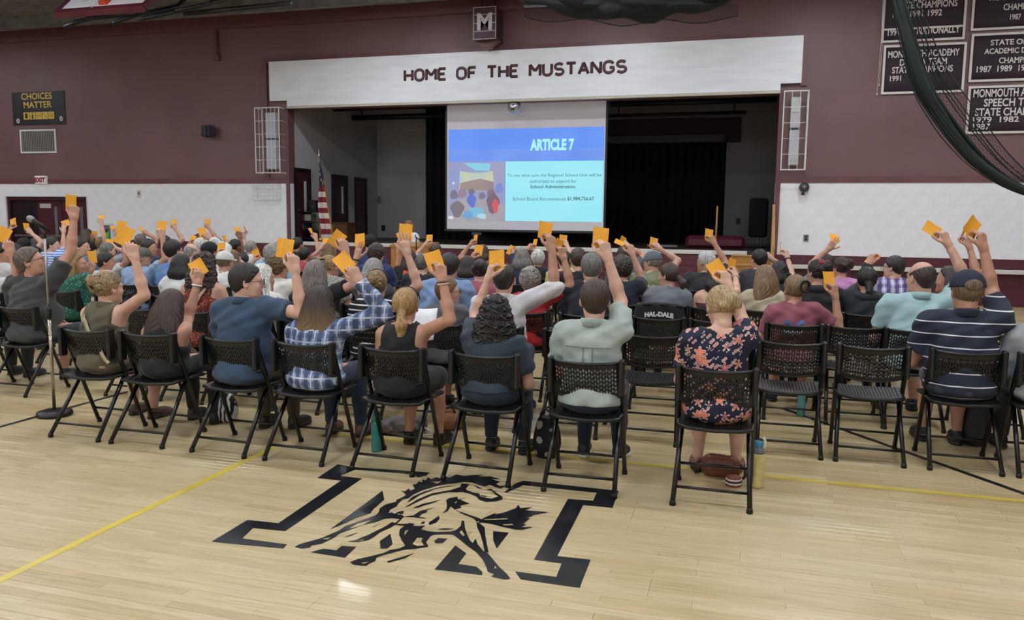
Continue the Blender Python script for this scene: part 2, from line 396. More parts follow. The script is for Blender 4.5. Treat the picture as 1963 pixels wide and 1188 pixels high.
tag(tr.build('trim_1', M_MAROON_TRIM), 'maroon ledge above the white block band', 'trim', kind='structure')
tr = MB()
for (xa, ya, xb, yb) in ((504, 112, 1552, 60),):
    A = onY(xa, ya, YW); B = onY(xb, yb, YW); z1 = (A[2]+B[2])/2; z0 = onY(1538, 163, YW)[2]
    wbox(tr, A[0], B[0], z1-.12, z1, -.05, 0); wbox(tr, A[0], A[0]+.12, ZW1+.131, z1-.12, -.05, 0); wbox(tr, B[0]-.12, B[0], z0-.02, z1-.12, -.05, 0)
wbox(tr, XR, XR+.1, ZW0, ZOPEN, -.03, 0); wbox(tr, XL-.1, XL, ZW0, ZOPEN, -.03, 0)
tag(tr.build('trim_2', M_MAROON_TRIM), 'maroon frame around the stage opening', 'trim', kind='structure')
lg = MB(); zb = onY(1900, 520, YW-.2)[2]
lg.bbox((XR+.35, YW-.18, zb-.055), (X1-.2, YW-.002, zb+.03), .01)
tag(lg.build('trim_3', M_GREYTRIM), 'white rail along the lower maroon wall beside the stage', 'trim', kind='structure')
# the other walls and the ceiling close the hall
tag(MB().box((X0-.25, YB, 0), (X0, YW+.25, CEIL)).build('wall_left', M_MAROON), 'maroon block side wall', 'wall', kind='structure')
tag(MB().box((X1, YB, 0), (X1+.25, YW+.25, CEIL)).build('wall_right', M_MAROON), 'maroon block side wall', 'wall', kind='structure')
tag(MB().box((X0-.25, YB-.25, 0), (X1+.25, YB, CEIL)).build('wall_back', M_WHITE), 'white rear wall of the hall', 'wall', kind='structure')
ceil = tag(MB().box((X0-.25, YB-.25, CEIL), (X1+.25, YW+.25, CEIL+.2)).build('ceiling', M_CEIL), 'grey brown ceiling deck of the hall', 'ceiling', kind='structure')
for i in range(4):
    y = YW-1.2-i*4.2
    MB().box((X0, y-.09, CEIL-.3), (X1, y+.09, CEIL)).build('beam', M_CEIL, ceil)
tag(MB().box((X0, YW-.14, CEIL-.34), (X1, YW, CEIL)).build('trim_4', M_MAROON_TRIM), 'maroon beam along the top of the stage wall', 'trim', kind='structure')

# ---- high-bay lamps on the ceiling (the light of the hall)
M_LAMP = emit('lamp_diffuser', '#f6f9ff', LAMP_STRENGTH); M_HOUSING = plain('lamp_housing', '#c9c9c9', .4)
hm = MB().bbox((-.62, -.2, 0), (.62, .2, .1), .02).mesh('housing'); dm = MB().box((-.57, -.16, -.012), (.57, .16, -.001)).mesh('diffuser'); cm = MB().tube([(0, 0, .1), (0, 0, .42)], .008, 6).mesh('hanger')
for ix in range(7):
    for iy in range(6):
        x, y = -22+ix*4.7, -6.5+iy*4.35
        q_ = np.array([x, y, CEIL-.2])-CO; zc_ = q_@FW
        if zc_ > 0 and -60 < 981.5+FPX*(q_@RT)/zc_ < 2030 and 594-FPX*(q_@UP)/zc_ > -40: continue      # the photograph shows no lamp there
        L = tag(empty('high_bay_lamp', (x, y, CEIL-.42)), 'long white high bay lamp hanging from the ceiling deck', 'lamp', 'high bay lamps of the hall')
        obj('housing', hm, M_HOUSING, L); obj('diffuser', dm, M_LAMP, L); obj('hanger', cm, M_HOUSING, L, (-.4, 0, 0)); obj('hanger', cm, M_HOUSING, L, (.4, 0, 0))
# ================================================================== STAGE
YS = YW+.25; YBK = 23.35
stage = tag(MB().box((XL-2.4, YW+.02, ZSTAGE-.12), (XR+3.2, YBK+6, ZSTAGE)).build('stage_platform', plain('dark_stage_floor', '#3a322c', .5, scale=6)), 'raised stage floor behind the opening', 'stage', kind='structure')
ed = onY(1290, 488, YW)[2]
MB().bbox((XL+.02, YW-.1, ZSTAGE-.075), (onY(1432, 490, YW)[0], YW+.06, ZSTAGE+.015), .01).build('stage_edge', M_GREYTRIM, stage)
M_BOARD = plain('maroon_boarding', '#5a2634', .4, scale=5, coat=.1)
for i in range(7):
    z = ZSTAGE-.08-(i+1)*.131
    MB().bbox((XL+.02, YW-.06, z+.004), (XR-.02, YW+.02, z+.127), .006).build('front_board', M_BOARD, stage)
# interior walls
xls = XL-.02
sl = tag(MB().box((xls-.2, YS, ZSTAGE), (xls, YBK, ZOPEN+1.6)).build('wall_stage_left', M_STAGEWALL), 'grey side wall inside the stage', 'wall', kind='structure')
xb1 = onY(818, 350, YBK)[0]
bl = tag(MB().box((xls, YBK, ZSTAGE), (xb1, YBK+.2, ZOPEN+1.6)).build('wall_stage_back', M_STAGEWALL), 'grey back wall on the stage beside the curtain', 'wall', kind='structure')
xc0, xc1 = onY(1100, 400, YBK)[0], onY(1388, 400, YBK)[0]; zc = onY(1300, 274, YBK)[2]
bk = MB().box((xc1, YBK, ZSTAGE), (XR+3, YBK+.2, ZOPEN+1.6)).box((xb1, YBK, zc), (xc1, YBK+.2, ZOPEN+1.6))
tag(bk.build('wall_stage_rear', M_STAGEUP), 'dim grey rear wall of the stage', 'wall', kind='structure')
tag(MB().box((XR+1.6, YS, ZSTAGE), (XR+1.8, YBK, ZOPEN+1.6)).build('wall_stage_right', M_STAGEWALL), 'grey side wall at the far side of the stage', 'wall', kind='structure')
tag(MB().box((xls-.2, YS, ZOPEN+1.6), (XR+3, YBK+6, ZOPEN+1.8)).build('ceiling_stage', M_CURTAIN), 'dark stage ceiling', 'ceiling', kind='structure')
tag(MB().box((xb1-.1, YBK+5.7, ZSTAGE), (xc1+.2, YBK+5.9, ZOPEN+1.6)).build('wall_stage_far', M_CURTAIN), 'black far wall behind the rear opening', 'wall', kind='structure')
# rear opening hung with a folded black curtain
def curtain(name, xa, xb, y, za, zb, label, amp=.07, wl=.24, mat=M_CURTAIN):
    n = int((xb-xa)/wl*8); V = []; F = []
    for i in range(n+1):
        x = xa+(xb-xa)*i/n; yy = y+amp*math.sin(2*math.pi*(x-xa)/wl)+.03*math.sin(x*5)
        V += [(x, yy, za), (x, yy, zb), (x, yy+.012, za), (x, yy+.012, zb)]
        if i:
            b = 4*i
            F += [(b-4, b, b+1, b-3), (b-2, b-1, b+3, b+2), (b-4, b-2, b+2, b), (b-3, b+1, b+3, b-1)]
    return tag(obj(name, mesh(name, V, F, True), mat), label, 'curtain')
curtain('stage_curtain', xc0-1.4, xc1-.02, YBK+.05, ZSTAGE+.01, zc, 'black curtain filling the rear of the stage right of the screen')
curtain('stage_curtain', onY(817, 350, YBK-1.2)[0], onY(905, 350, YBK-1.2)[0], YBK-1.2, ZSTAGE+.01, ZOPEN+.9, 'narrow dark blue black curtain left of the projection screen', mat=plain('navy_curtain', '#0d111c', .9))
# dark header panels and pipes above
M_PIPE = plain('dark_pipe', '#15151a', .5)
z1 = onY(1400, 225, YBK-.1)[2]; z0 = onY(1400, 272, YBK-.1)[2]
tag(MB().bbox((xc0-1, YBK-.1, z0), (onY(1420, 240, YBK-.1)[0], YBK-.02, z1), .01).build('header_board', plain('dark_maroon_panel', '#2c1a20', .7)), 'dark maroon header panel above the rear curtain', 'panel')
tag(MB().bbox((xc0-1, YBK-.16, zc), (onY(1390, 260, YBK)[0], YBK-.03, onY(1380, 258, YBK)[2]), .01).build('header_rail', plain('grey_rail', '#4a4746', .6)), 'grey rail at the head of the rear curtain', 'rail')
for k, (px, py, px2, yy, r) in enumerate(((1170, 200, 1490, 21.5, .07), (1165, 222, 1430, 22.2, .045), (640, 207, 860, 20.3, .10), (676, 226, 860, 21.5, .08))):
    A = onY(px, py, yy); B = onY(px2, py, yy)
    tag(MB().tube([(A[0], yy, A[2]), (B[0], yy, A[2])], r, 10).tube([(A[0]+.3, yy, A[2]), (A[0]+.3, yy, ZOPEN+1.595)], .02, 6).tube([(B[0]-.3, yy, A[2]), (B[0]-.3, yy, ZOPEN+1.595)], .02, 6).build('lighting_pipe', M_PIPE, smooth=True),
        ['dark lighting pipe hung high above the right of the stage', 'thin dark batten hung before the rear curtain header', 'thick dark batten above the flag side of the stage', 'dark batten behind the thick one above the flag side'][k], 'pipe')
# doors in the left stage wall
M_DOOR = plain('maroon_door', '#3c1c25', .4, scale=4); M_FRAME = plain('dark_door_frame', '#21151a', .4); M_GLASS = plain('door_glass', '#c9cfd2', .1, var=.01)
M_GLASSD = plain('dark_door_glass', '#1a1d22', .08)
for k, (pa, pb, py, lite) in enumerate(((566, 592, 328, 1), (638, 663, 340, 1), (682, 700, 345, 0))):
    A, B = onX(pa, 420, xls), onX(pb, 420, xls); zt = onX((pa+pb)/2, py, xls)[2]
    d_ = tag(empty('door_%d' % (k+4), (xls, (A[1]+B[1])/2, ZSTAGE)), ['maroon stage door beside the equipment rack', 'maroon stage door with a lit glass slot behind the flag', 'dark narrow stage door next to the corner'][k], 'door', kind='structure')
    w_ = (B[1]-A[1])/2; h_ = zt-ZSTAGE
    f = MB().box((-.06, -w_-.07, 0), (.05, -w_, h_+.07)).box((-.06, w_, 0), (.05, w_+.07, h_+.07)).box((-.06, -w_, h_), (.05, w_, h_+.07)); f.build('frame', M_FRAME, d_)
    MB().bbox((-.03, -w_+.005, .01), (.02, w_-.005, h_-.005), .004).build('leaf', M_DOOR, d_)
    MB().bbox((.018, w_*.25, h_*.42), (.026, w_*.25+.12, h_*.86), .003).build('glass', M_GLASS if lite else M_GLASSD, d_)
    MB().tube([(.02, -w_*.7, h_*.45), (.07, -w_*.7, h_*.45), (.07, -w_*.5, h_*.45)], .012, 8).build('handle', M_STEEL, d_)
def plate(name, P, sx, sz, mat, label, cat, nrm='y', parts=None, d=.02):
    """small wall plate with a frame and a raised centre, on a wall facing -Y"""
    r = tag(empty(name, P), label, cat)
    MB().bbox((-sx, -d, -sz), (sx, -.001, sz), .004).build('plate', mat, r)
    for k, (nm, a, b, m_) in enumerate(parts or []): MB().bbox((a[0]*sx, -d-.006, a[1]*sz), (b[0]*sx, -d+.001, b[1]*sz), .002).build(nm, m_, r)
    return r
M_PLATE = plain('steel_plate', '#7c7c7e', .4, .3); M_CREAM = plain('cream_plastic', '#c9c8c2', .4)
SOCK = [('socket', (-.45, .12), (.45, .62), M_BLACK), ('socket', (-.45, -.62), (.45, -.12), M_BLACK)]
plate('outlet', onY(1545, 456, YW), .05, .07, M_PLATE, 'grey outlet on the white block wall right of the stage', 'outlet', parts=SOCK)
plate('outlet', onY(1415, 424, YBK), .055, .08, M_DARK, 'dark outlet on the rear stage wall', 'outlet', parts=SOCK)
plate('outlet', onY(735, 437, YBK), .06, .09, M_BLACK, 'black outlet on the grey stage wall beside the speaker', 'outlet', parts=[('switch', (-.3, -.3), (.3, .3), M_DARK)])
plate('thermostat', onY(267, 372, YW), .06, .1, M_CREAM, 'small pale thermostat on the white block wall', 'thermostat', parts=[('dial', (-.5, -.2), (.5, .6), M_PLATE)])
plate('notice', onY(722, 383, YBK), .16, .12, plain('grey_notice', '#8a8886', .6), 'grey notice plate on the stage back wall', 'notice', parts=[('panel', (-.8, -.7), (.8, .7), plain('grey_notice2', '#74726f', .6))])
plate('wall_clock', onY(695, 325, YBK), .07, .17, M_BLACK, 'small black box high in the corner of the stage', 'box', parts=[('face', (-.7, -.8), (.7, .8), M_DARK)])

# ---- the white fascia with its lettering
def wp(x, y): P = onY(x, y, YW-.06); return (P[0], P[2])
ztop = (wp(517, 118)[1]+wp(1540, 70)[1])/2; zbot = (wp(553, 205)[1]+wp(1495, 178)[1])/2; zst = (wp(521, 191)[1]+wp(1535, 163)[1])/2
xa, xb_, xc, xd = wp(518, 150)[0], wp(552, 198)[0], wp(1496, 170)[0], wp(1538, 120)[0]
fas = MB().prism([(xa, ztop), (xa, zst), (xb_, zst), (xb_, zbot), (xc, zbot), (xc, zst), (xd, zst), (xd, ztop)], 0, .06, lambda u, v, d: (u-xa, -d, v-zbot))
FA = tag(empty('fascia_sign', (xa, YW-.052, zbot)), 'long white fascia board lettered HOME OF THE MUSTANGS', 'sign')
import bmesh
me = fas.mesh('board'); bm = bmesh.new(); bm.from_mesh(me); bmesh.ops.recalc_face_normals(bm, faces=bm.faces[:]); bm.to_mesh(me); bm.free()
obj('board', me, M_SIGNWHITE, FA)
MB().box((xb_-xa, -.075, -.03), (xc-xa, 0, .03)).build('bottom_rail', plain('cream_rail', '#b9b6a8', .5), FA)
ta, tb = wp(778, 157), wp(1200, 143); zb = (ta[1]+tb[1])/2; cap_h = wp(1180, 116)[1]-wp(1180, 143)[1]
def arc(cx, cy, rx, ry, a0, a1, n=9): return [(cx+rx*math.cos(math.radians(a)), cy+ry*math.sin(math.radians(a))) for a in np.linspace(a0, a1, n)]
STROKES = {'H': [[(0, 0), (0, 1)], [(.56, 0), (.56, 1)], [(0, .5), (.56, .5)]], 'O': [arc(.3, .68, .3, .32, 0, 180)+arc(.3, .32, .3, .32, 180, 360)+[(.6, .68)]],
 'M': [[(0, 0), (0, 1), (.34, .42), (.68, 1), (.68, 0)]], 'E': [[(.5, 0), (0, 0), (0, 1), (.5, 1)], [(0, .52), (.42, .52)]], 'F': [[(0, 0), (0, 1), (.5, 1)], [(0, .52), (.42, .52)]],
 'T': [[(0, 1), (.6, 1)], [(.3, 1), (.3, 0)]], 'U': [[(0, 1), (0, .3)]+arc(.28, .3, .28, .3, 180, 360)+[(.56, 1)]], 'S': [arc(.28, .74, .27, .26, 30, 255)+arc(.28, .26, .28, .26, 75, -150)],
 'A': [[(0, 0), (.31, 1), (.62, 0)], [(.11, .34), (.51, .34)]], 'N': [[(0, 0), (0, 1), (.58, 0), (.58, 1)]], 'G': [arc(.31, .66, .31, .34, 25, 180)+arc(.31, .34, .31, .34, 180, 350)+[(.62, .46), (.36, .46)]]}
WID = {k: max(x for st in v for x, _ in st) for k, v in STROKES.items()}
line = 'HOME OF THE MUSTANGS'; tot = sum(.62 if c == ' ' else WID[c]+.22 for c in line)-.22; kx = (tb[0]-ta[0])/tot; xx = ta[0]-xa
for c in line:
    if c == ' ': xx += .62*kx; continue
    g_ = MB()
    for st in [q_ for w_ in STROKES[c] for q_ in ([w_] if len(w_) > 6 else [w_[i:i+2] for i in range(len(w_)-1)])]: g_.tube([(u*kx, 0, v*(cap_h-.06)+.03) for u, v in st], .034, 8)
    g_.V = [(v[0], v[1]*.3, v[2]) for v in g_.V]; g_.build('letter', M_LETTER, FA, True, (xx, -.064, zb-zbot)); xx += (WID[c]+.22)*kx

# ---- box with the letter M above the fascia
ym = YW-.55; A = onY(907, 14, ym); B = onY(951, 74, ym)
mb_ = tag(empty('letter_box', ((A[0]+B[0])/2, ym, B[2])), 'maroon box with a white letter M above the fascia board', 'sign'); w2 = (B[0]-A[0])/2; h2 = A[2]-B[2]
MB().bbox((-w2, 0, 0), (w2, .52, h2), .01).build('case', plain('maroon_case', '#4a2e38', .45), mb_)
M_PALE = plain('pale_line', '#b9b4b8', .5)
for z in (0.01, .25, .5, .76, .985): MB().box((-w2, -.006, z*h2-.008), (w2, 0, z*h2+.008)).build('band', M_PALE, mb_)
for x in (-w2+.012, w2-.012): MB().box((x-.01, -.006, 0), (x+.01, 0, h2)).build('side_band', M_PALE, mb_)
tx = text('letter', 'M', .5, plain('pale_letter', '#d2cfd3', .5), lambda u, v, d: (u, -.008-d, v+h2*.3), mb_, 'CENTER', bold=.02)
MB().prism([(-w2, 0), (w2, 0), (0, -.2)], .2, .40, lambda u, v, d: (u, d, v)).build('bracket', M_MAROON_TRIM, mb_)
for x_ in (-w2*.6, w2*.6): MB().tube([(x_, .3, h2), (x_, .3, CEIL-B[2])], .012, 6).build('hanger', M_DARK, mb_)

# ---- projection screen
ysc = YW+.42
sx0, sx1 = onY(857, 330, ysc)[0], onY(1159, 330, ysc)[0]; sz0 = onY(1000, 440, ysc)[2]-.01; sz1 = ZOPEN+.5
S = tag(empty('projection_screen', ((sx0+sx1)/2, ysc, sz0)), 'large projection screen showing ARTICLE 7 in the stage opening', 'screen')
sw = (sx1-sx0)/2
MB().box((-sw, 0, 0), (sw, .012, sz1-sz0)).build('fabric', emit('screen_fabric', '#b5b3ba', .22), S)
MB().bbox((-sw-.1, -.06, sz1-sz0-.02), (sw+.1, .08, sz1-sz0+.14), .02).build('roller_case', M_BLACK, S)
for x_ in (-sw*.7, sw*.7): MB().tube([(x_, .01, sz1-sz0+.13), (x_, .01, ZOPEN+1.6-sz0)], .012, 6).build('hanger', M_DARK, S)
MB().tube([(-sw-.06, .01, -.04), (sw+.06, .01, -.04)], .035, 10).build('weight_bar', M_BLACK, S)
for sgn in (-1, 1): MB().box((sgn*(sw+.025)-.025, -.002, -.03), (sgn*(sw+.025)+.025, .014, sz1-sz0)).build('black_border', M_BLACK, S)
def sp(x, y): P = onY(x, y, ysc); return (P[0]-(sx0+sx1)/2, P[2]-sz0)
L_, T_ = sp(860, 251); R_, T2 = sp(1159, 240); _, B_ = sp(1000, 423.5); T_ = (T_+T2)/2; _, MID = sp(1000, 309); VX, _ = sp(969, 360)
def panel(name, x0, z0, x1, z1, m, d=.003): return MB().box((x0, -d-.001, z0), (x1, -.001, z1)).build(name, m, S)
def slide_mat(name, c0, c1, s):
    if name in _M: return _M[name]
    m, t, b = nt(name); tc = N(t, 'ShaderNodeTexCoord'); nz = N(t, 'ShaderNodeTexNoise', i_Scale=1.2, i_Detail=1.0); t.links.new(tc.outputs['Object'], nz.inputs['Vector'])
    r = ramp(t, [(.3, c0), (.7, c1)]); t.links.new(nz.outputs['Fac'], r.inputs[0])
    b.inputs['Base Color'].default_value = (.05, .05, .05, 1); t.links.new(r.outputs[0], b.inputs['Emission Color']); b.inputs['Emission Strength'].default_value = s; _M[name] = m; return m
HB, _z = T_-(T_-MID)*.62, 0
panel('header_band', L_, HB, R_, T_, slide_mat('slide_blue', '#4c86f0', '#5a90f4', .95)); panel('header_band_lower', L_, MID, R_, HB, slide_mat('slide_blue2', '#5a86ea', '#6b98f0', .95))
panel('text_panel', VX, B_, R_, MID, slide_mat('slide_cyan', '#9be9f8', '#8fe6f6', .95))
panel('photo_panel', L_, B_, VX, MID, slide_mat('slide_photo', '#8f9fdf', '#a9a6c4', .8))
def pp(x, y): return sp(840+x/4.097, 180+y/4.097)       # from the enlarged crop of the screen
def ppoly(name, pts, m, d):
    V = [(pp(*q)[0], -.001-d, pp(*q)[1]) for q in pts]
    return obj(name, mesh(name, V, [tuple(range(len(V)))]), m, S)
ppoly('photo_ceiling', [(200,542),(410,545),(405,606),(290,600)], slide_mat('s_cy', '#7fd0ee', '#8fdcf0', .85), .004)
ppoly('photo_screen', [(170,605),(250,618),(340,618),(430,605),(438,770),(300,760),(165,765)], slide_mat('s_ye', '#9cc8d8', '#d8cf9a', .9), .004)
ppoly('photo_landscape', [(172,700),(260,680),(330,665),(436,690),(438,768),(300,758),(168,764)], slide_mat('s_or', '#b99a72', '#8c7f96', .85), .005)
ppoly('photo_floor', [(82,992),(520,995),(522,880),(430,850),(300,800),(160,830)], slide_mat('s_gr', '#a9a3ad', '#b9b4b8', .8), .0045)
for k, (cx, cy, rx, ry, c) in enumerate(((125, 790, 30, 42, '#7d7391'), (190, 780, 34, 40, '#9a8597'), (262, 770, 26, 26, '#77708f'), (150, 905, 54, 58, '#7e7480'), (265, 840, 36, 48, '#5f74d8'), (300, 930, 70, 40, '#7cc6e8'), (235, 950, 40, 38, '#69aee0'), (345, 800, 26, 30, '#80768f'), (415, 790, 34, 44, '#8a6d86'), (430, 860, 50, 72, '#77606f'), (450, 880, 26, 50, '#e05560'), (345, 960, 36, 22, '#b7e3f0'), (100, 970, 22, 14, '#e4eaf0'), (480, 740, 30, 44, '#7f8fe0'), (120, 700, 10, 12, '#dfe6f8'))):
    ppoly('photo_figure', [(cx+rx*math.cos(a)*(1+.18*math.sin(3*a+k)), cy+ry*math.sin(a)*(1+.15*math.cos(2*a+k))) for a in np.linspace(0, 2*math.pi, 14, endpoint=False)], slide_mat('s_f%d' % k, c, c, .8), .0055+k*.0002)
def sl_text(s, xl, xr, yb, yt, m, bold=0.0):
    """one line of slide text fitted between pixel bounds of the crop"""
    t_ = text('slide_text', s, 1, m, lambda u, v, d: (u, 0, v), S, bold=bold); V = np.array([v.co for v in t_.data.vertices])
    (x0, z0), (x1, z1) = pp(xl, yb), pp(xr, yt); k = (x1-x0)/(V[:, 0].max()-V[:, 0].min()); kz = (z1-z0)/.73
    t_.scale = (k, 1, kz); t_.location = (x0-V[:, 0].min()*k, -.009, z0)
M_S1 = slide_mat('slide_title', '#a6f2fb', '#a6f2fb', .95); M_S2 = slide_mat('slide_ink', '#41707f', '#41707f', .7); M_S3 = slide_mat('slide_ink2', '#33606f', '#33606f', .7)
sl_text('ARTICLE 7', 722, 1070, 440, 350, M_S1, .05)
sl_text('To see what sum the Regional School Unit will be', 545, 1282, 650, 622, M_S2)
sl_text('authorized to expend for', 720, 1088, 697, 670, M_S2); sl_text('School Administration.', 724, 1084, 740, 714, M_S3, .018)
sl_text('School Board Recommends', 587, 1003, 836, 809, M_S2); sl_text('$1,984,726.67', 1014, 1226, 834, 807, M_S3, .018)
# ceiling-hung camera dome before the screen
P = onY(986, 208, YW+.05)
D = tag(empty('dome_camera', P), 'chrome dome camera under the fascia before the screen', 'camera')
MB().lathe([(.07, .13), (.14, .12), (.165, .04), (.15, -.05), (.1, -.1), (.03, -.12)], 20).build('dome', plain('chrome', '#c8c8cc', .15, .8), D, True)
MB().lathe([(.11, .1), (.11, .22)], 16).build('mount', M_DARK, D)
MB().lathe([(.0, -.02), (.05, -.02), (.05, .02), (0, .02)], 12, (0, -.14, -.03)).build('lens', M_BLACK, D)

# ---- things on the stage
def at_stage(px, py): return onZ(px, py, ZSTAGE)
# flag on its pole
yf = YW+.28; xf = onY(613, 400, yf)[0]; zt = onY(616, 292, yf)[2]
FL = tag(empty('flag', (xf, yf, ZSTAGE)), 'united states flag with gold fringe hanging on a pole on the stage', 'flag')
MB().tube([(0, 0, .04), (0, 0, zt-ZSTAGE-.12)], .016, 8).build('pole', M_WOOD, FL)
MB().lathe([(.16, 0), (.16, .02), (.05, .06), (.03, .1)], 16).build('base', plain('brass', '#a5853c', .3, .8), FL)
MB().lathe([(.02, 0), (.03, .03), (.012, .1), (.002, .2)], 10, (0, 0, zt-ZSTAGE-.12)).build('finial', M_STEEL, FL)
H = zt-ZSTAGE-.25; nz_, nx_ = 30, 13; V = []
for i in range(nz_+1):
    f = i/nz_
    for j in range(nx_):
        u = j/(nx_-1); wd = .05+.22*min(1, f*1.6)
        V.append((.02+u*wd+.05*f*math.sin(f*9), -.03-.05*math.sin(u*9+f*3)*min(1, f*3), H*(1-f)-.0*u+(.25*(1-u) if 0 else 0)))
F = [(i*nx_+j, i*nx_+j+1, (i+1)*nx_+j+1, (i+1)*nx_+j) for i in range(nz_) for j in range(nx_-1)]
me = mesh('cloth', V, F, True); mats = [plain('flag_navy', '#1d2647', .8), plain('flag_red', '#7c1f2b', .8), plain('flag_white', '#cfc4bd', .8), plain('flag_gold', '#b98b2d', .6)]
for m_ in mats: me.materials.append(m_)
for p in me.polygons:
    i, j = divmod(p.index, nx_-1)
    k = 0 if i < 9 else (1 if ((i-9)//2) % 2 == 0 else 2)
    if j == nx_-2 and i > 5 or i == nz_-1: k = 3
    if i < 9 and (i*3+j*5) % 11 == 0: k = 2
    p.material_index = k
fl = obj('cloth', me, None, FL); md = fl.modifiers.new('solid', 'SOLIDIFY'); md.thickness = .006
# equipment rack with a loudspeaker on top
A = onY(566, 405, YW+.5); B = onY(612, 405, YW+.5); rw = B[0]-A[0]; rz = A[2]-ZSTAGE
RK = tag(empty('equipment_rack', (A[0], YW+.5, ZSTAGE)), 'open black equipment rack with cables on the stage', 'rack')
for x in (0, rw-.03):
    for y in (0, .4): MB().box((x, y, 0), (x+.03, y+.03, rz)).build('post', M_BLACK, RK)
for z in (.06, .33*rz, .62*rz, rz-.03): MB().bbox((0, 0, z), (rw, .43, z+.03), .004).build('shelf', M_BLACK, RK)
for k, (x, z, c) in enumerate(((.04, .36*rz, '#4e4a48'), (.24, .65*rz, '#8d8578'), (.04, .65*rz, '#2a2d36'))): MB().bbox((x, .05, z+.03), (x+.18, .36, z+.2), .006).build('equipment_box', plain('rackbox%d' % k, c, .5), RK)
MB().tube([(.1, -.02, rz-.05), (.16, -.05, rz*.8), (.08, -.04, rz*.5), (.12, -.06, rz*.25), (.24, -.08, .02)], .009, 6).build('cable', plain('grey_cable', '#8a8a86', .5), RK, True)
P = np.array([A[0]+rw*.63, YW+.72, A[2]])
SK = tag(empty('loudspeaker', P), 'black loudspeaker standing on the equipment rack', 'loudspeaker')
MB().bbox((-.11, -.12, 0), (.11, .12, .3), .012).build('cabinet', M_BLACK, SK); MB().lathe([(.075, 0), (.07, .01), (.02, .004)], 18).build('cone', M_DARK, SK, True, (0, -.121, .12), (math.pi/2, 0, 0))
# wooden cabinet
A = onY(614, 426, YW+.9); B = onY(665, 426, YW+.9)
CB = tag(empty('wooden_cabinet', (A[0], YW+.9, ZSTAGE)), 'low wooden cabinet behind the flag on the stage', 'cabinet'); cw = B[0]-A[0]; ch = A[2]-ZSTAGE
MB().bbox((0, 0, 0), (cw, .5, ch-.03), .006).build('body', plain('dark_oak', '#5d4023', .45, scale=6, stretch=(6, 6, 1)), CB); MB().bbox((-.02, -.02, ch-.03), (cw+.02, .52, ch), .006).build('top', plain('dark_oak', '#5d4023'), CB)
MB().bbox((.02, -.015, .03), (cw/2-.01, 0, ch-.05), .004).build('door', M_WOOD, CB); MB().bbox((cw/2+.01, -.015, .03), (cw-.02, 0, ch-.05), .004).build('door', plain('dark_oak', '#5d4023'), CB)
# rolled crash mat, pole, cart
A = at_stage(1313, 485); B = at_stage(1428, 485); yy = 19.6; A = onY(1313, 470, yy); B = onY(1428, 470, yy); zt = onY(1370, 452, yy)[2]
mt = tag(MB().bbox((A[0], yy, ZSTAGE+.001), (B[0], yy+.7, zt), .08).build('crash_mat', plain('maroon_vinyl', '#4e1526', .35, scale=3, bump=.25)), 'thick maroon vinyl crash mat lying on the stage', 'mat')
A = onY(1375, 395, 19.3); tag(MB().tube([(onY(1371, 480, 19.3)[0], 19.3, ZSTAGE+.002), (A[0], 19.42, A[2])], .022, 8).tube([(onY(1371, 480, 19.3)[0], 19.3, ZSTAGE+.001), (onY(1371, 480, 19.3)[0], 19.3, ZSTAGE+.05)], .03, 8).build('wooden_pole', M_WOODPALE, smooth=True), 'pale wooden pole leaning beside the crash mat on the stage', 'pole')
yc = 21.2; A = onY(1437, 380, yc); B = onY(1470, 455, yc)
CT = tag(empty('covered_cart', ((A[0]+B[0])/2, yc, ZSTAGE)), 'black covered rack on thin metal legs at the side of the stage', 'cart'); cw = (B[0]-A[0])/2
MB().bbox((-cw, -.25, B[2]-ZSTAGE), (cw, .25, A[2]-ZSTAGE), .05).build('cover', M_CURTAIN, CT)
for x in np.linspace(-cw+.05, cw-.05, 5): MB().tube([(x, -.2, .06), (x, -.2, B[2]-ZSTAGE+.05)], .012, 6).build('leg', M_STEEL, CT)
MB().box((-cw-.05, -.24, .03), (cw+.05, .24, .07)).build('base', M_DARK, CT)
for x in (-cw, cw): MB().lathe([(.03, -.0), (.03, .03)], 10, (x, 0, .0)).build('caster', M_BLACK, CT)
tag(MB().bbox((onY(1240, 476, 20.2)[0], 20.2, ZSTAGE+.001), (onY(1298, 476, 20.2)[0], 20.26, ZSTAGE+.05), .006).bbox((onY(1240, 476, 20.2)[0], 20.24, ZSTAGE+.001), (onY(1298, 476, 20.2)[0], 20.4, ZSTAGE+.012), .004).build('floor_trough', plain('grey_metal', '#7f7f80', .4, .4)), 'low grey metal footlight trough on the stage floor', 'trough')

# ---- stage steps with handrails in front of the stage at the right
ysf = YW-.12; A = onY(1400, 512, ysf-1.0); B = onY(1482, 515, ysf-1.0)
ST = tag(empty('stage_steps', (A[0], ysf-1.0, 0)), 'wooden steps with handrails leading up to the stage', 'steps'); w_ = B[0]-A[0]
for i in range(5):
    z = (i+1)*.188; y0 = i*.2-.05
    MB().bbox((0, y0, z-.03), (w_, y0+.24, z), .006).build('tread', M_WOODPALE, ST)
    MB().box((.02, y0+.02, z-.188), (w_-.02, y0+.04, z-.03)).build('riser', M_WOOD, ST)
for x in (0, w_-.03): MB().prism([(-.05, 0), (1.0, 0), (1.0, .92), (.75, .92), (-.05, .17)], x, x+.03, lambda u, v, d: (d, u, v)).build('stringer', M_WOOD, ST)
for k, x in enumerate((w_-.04,)):
    MB().bbox((x, -.04, 0), (x+.045, .01, 1.15), .006).build('newel_post', M_WOODPALE, ST); MB().bbox((x, .88, .9), (x+.045, .93, 2.0), .006).build('newel_post', M_WOODPALE, ST)
    MB().prism([(-.06, 1.1), (.94, 1.95), (.94, 2.03), (-.06, 1.18)], x-.005, x+.05, lambda u, v, d: (d, u, v)).build('handrail', M_WOODPALE, ST)

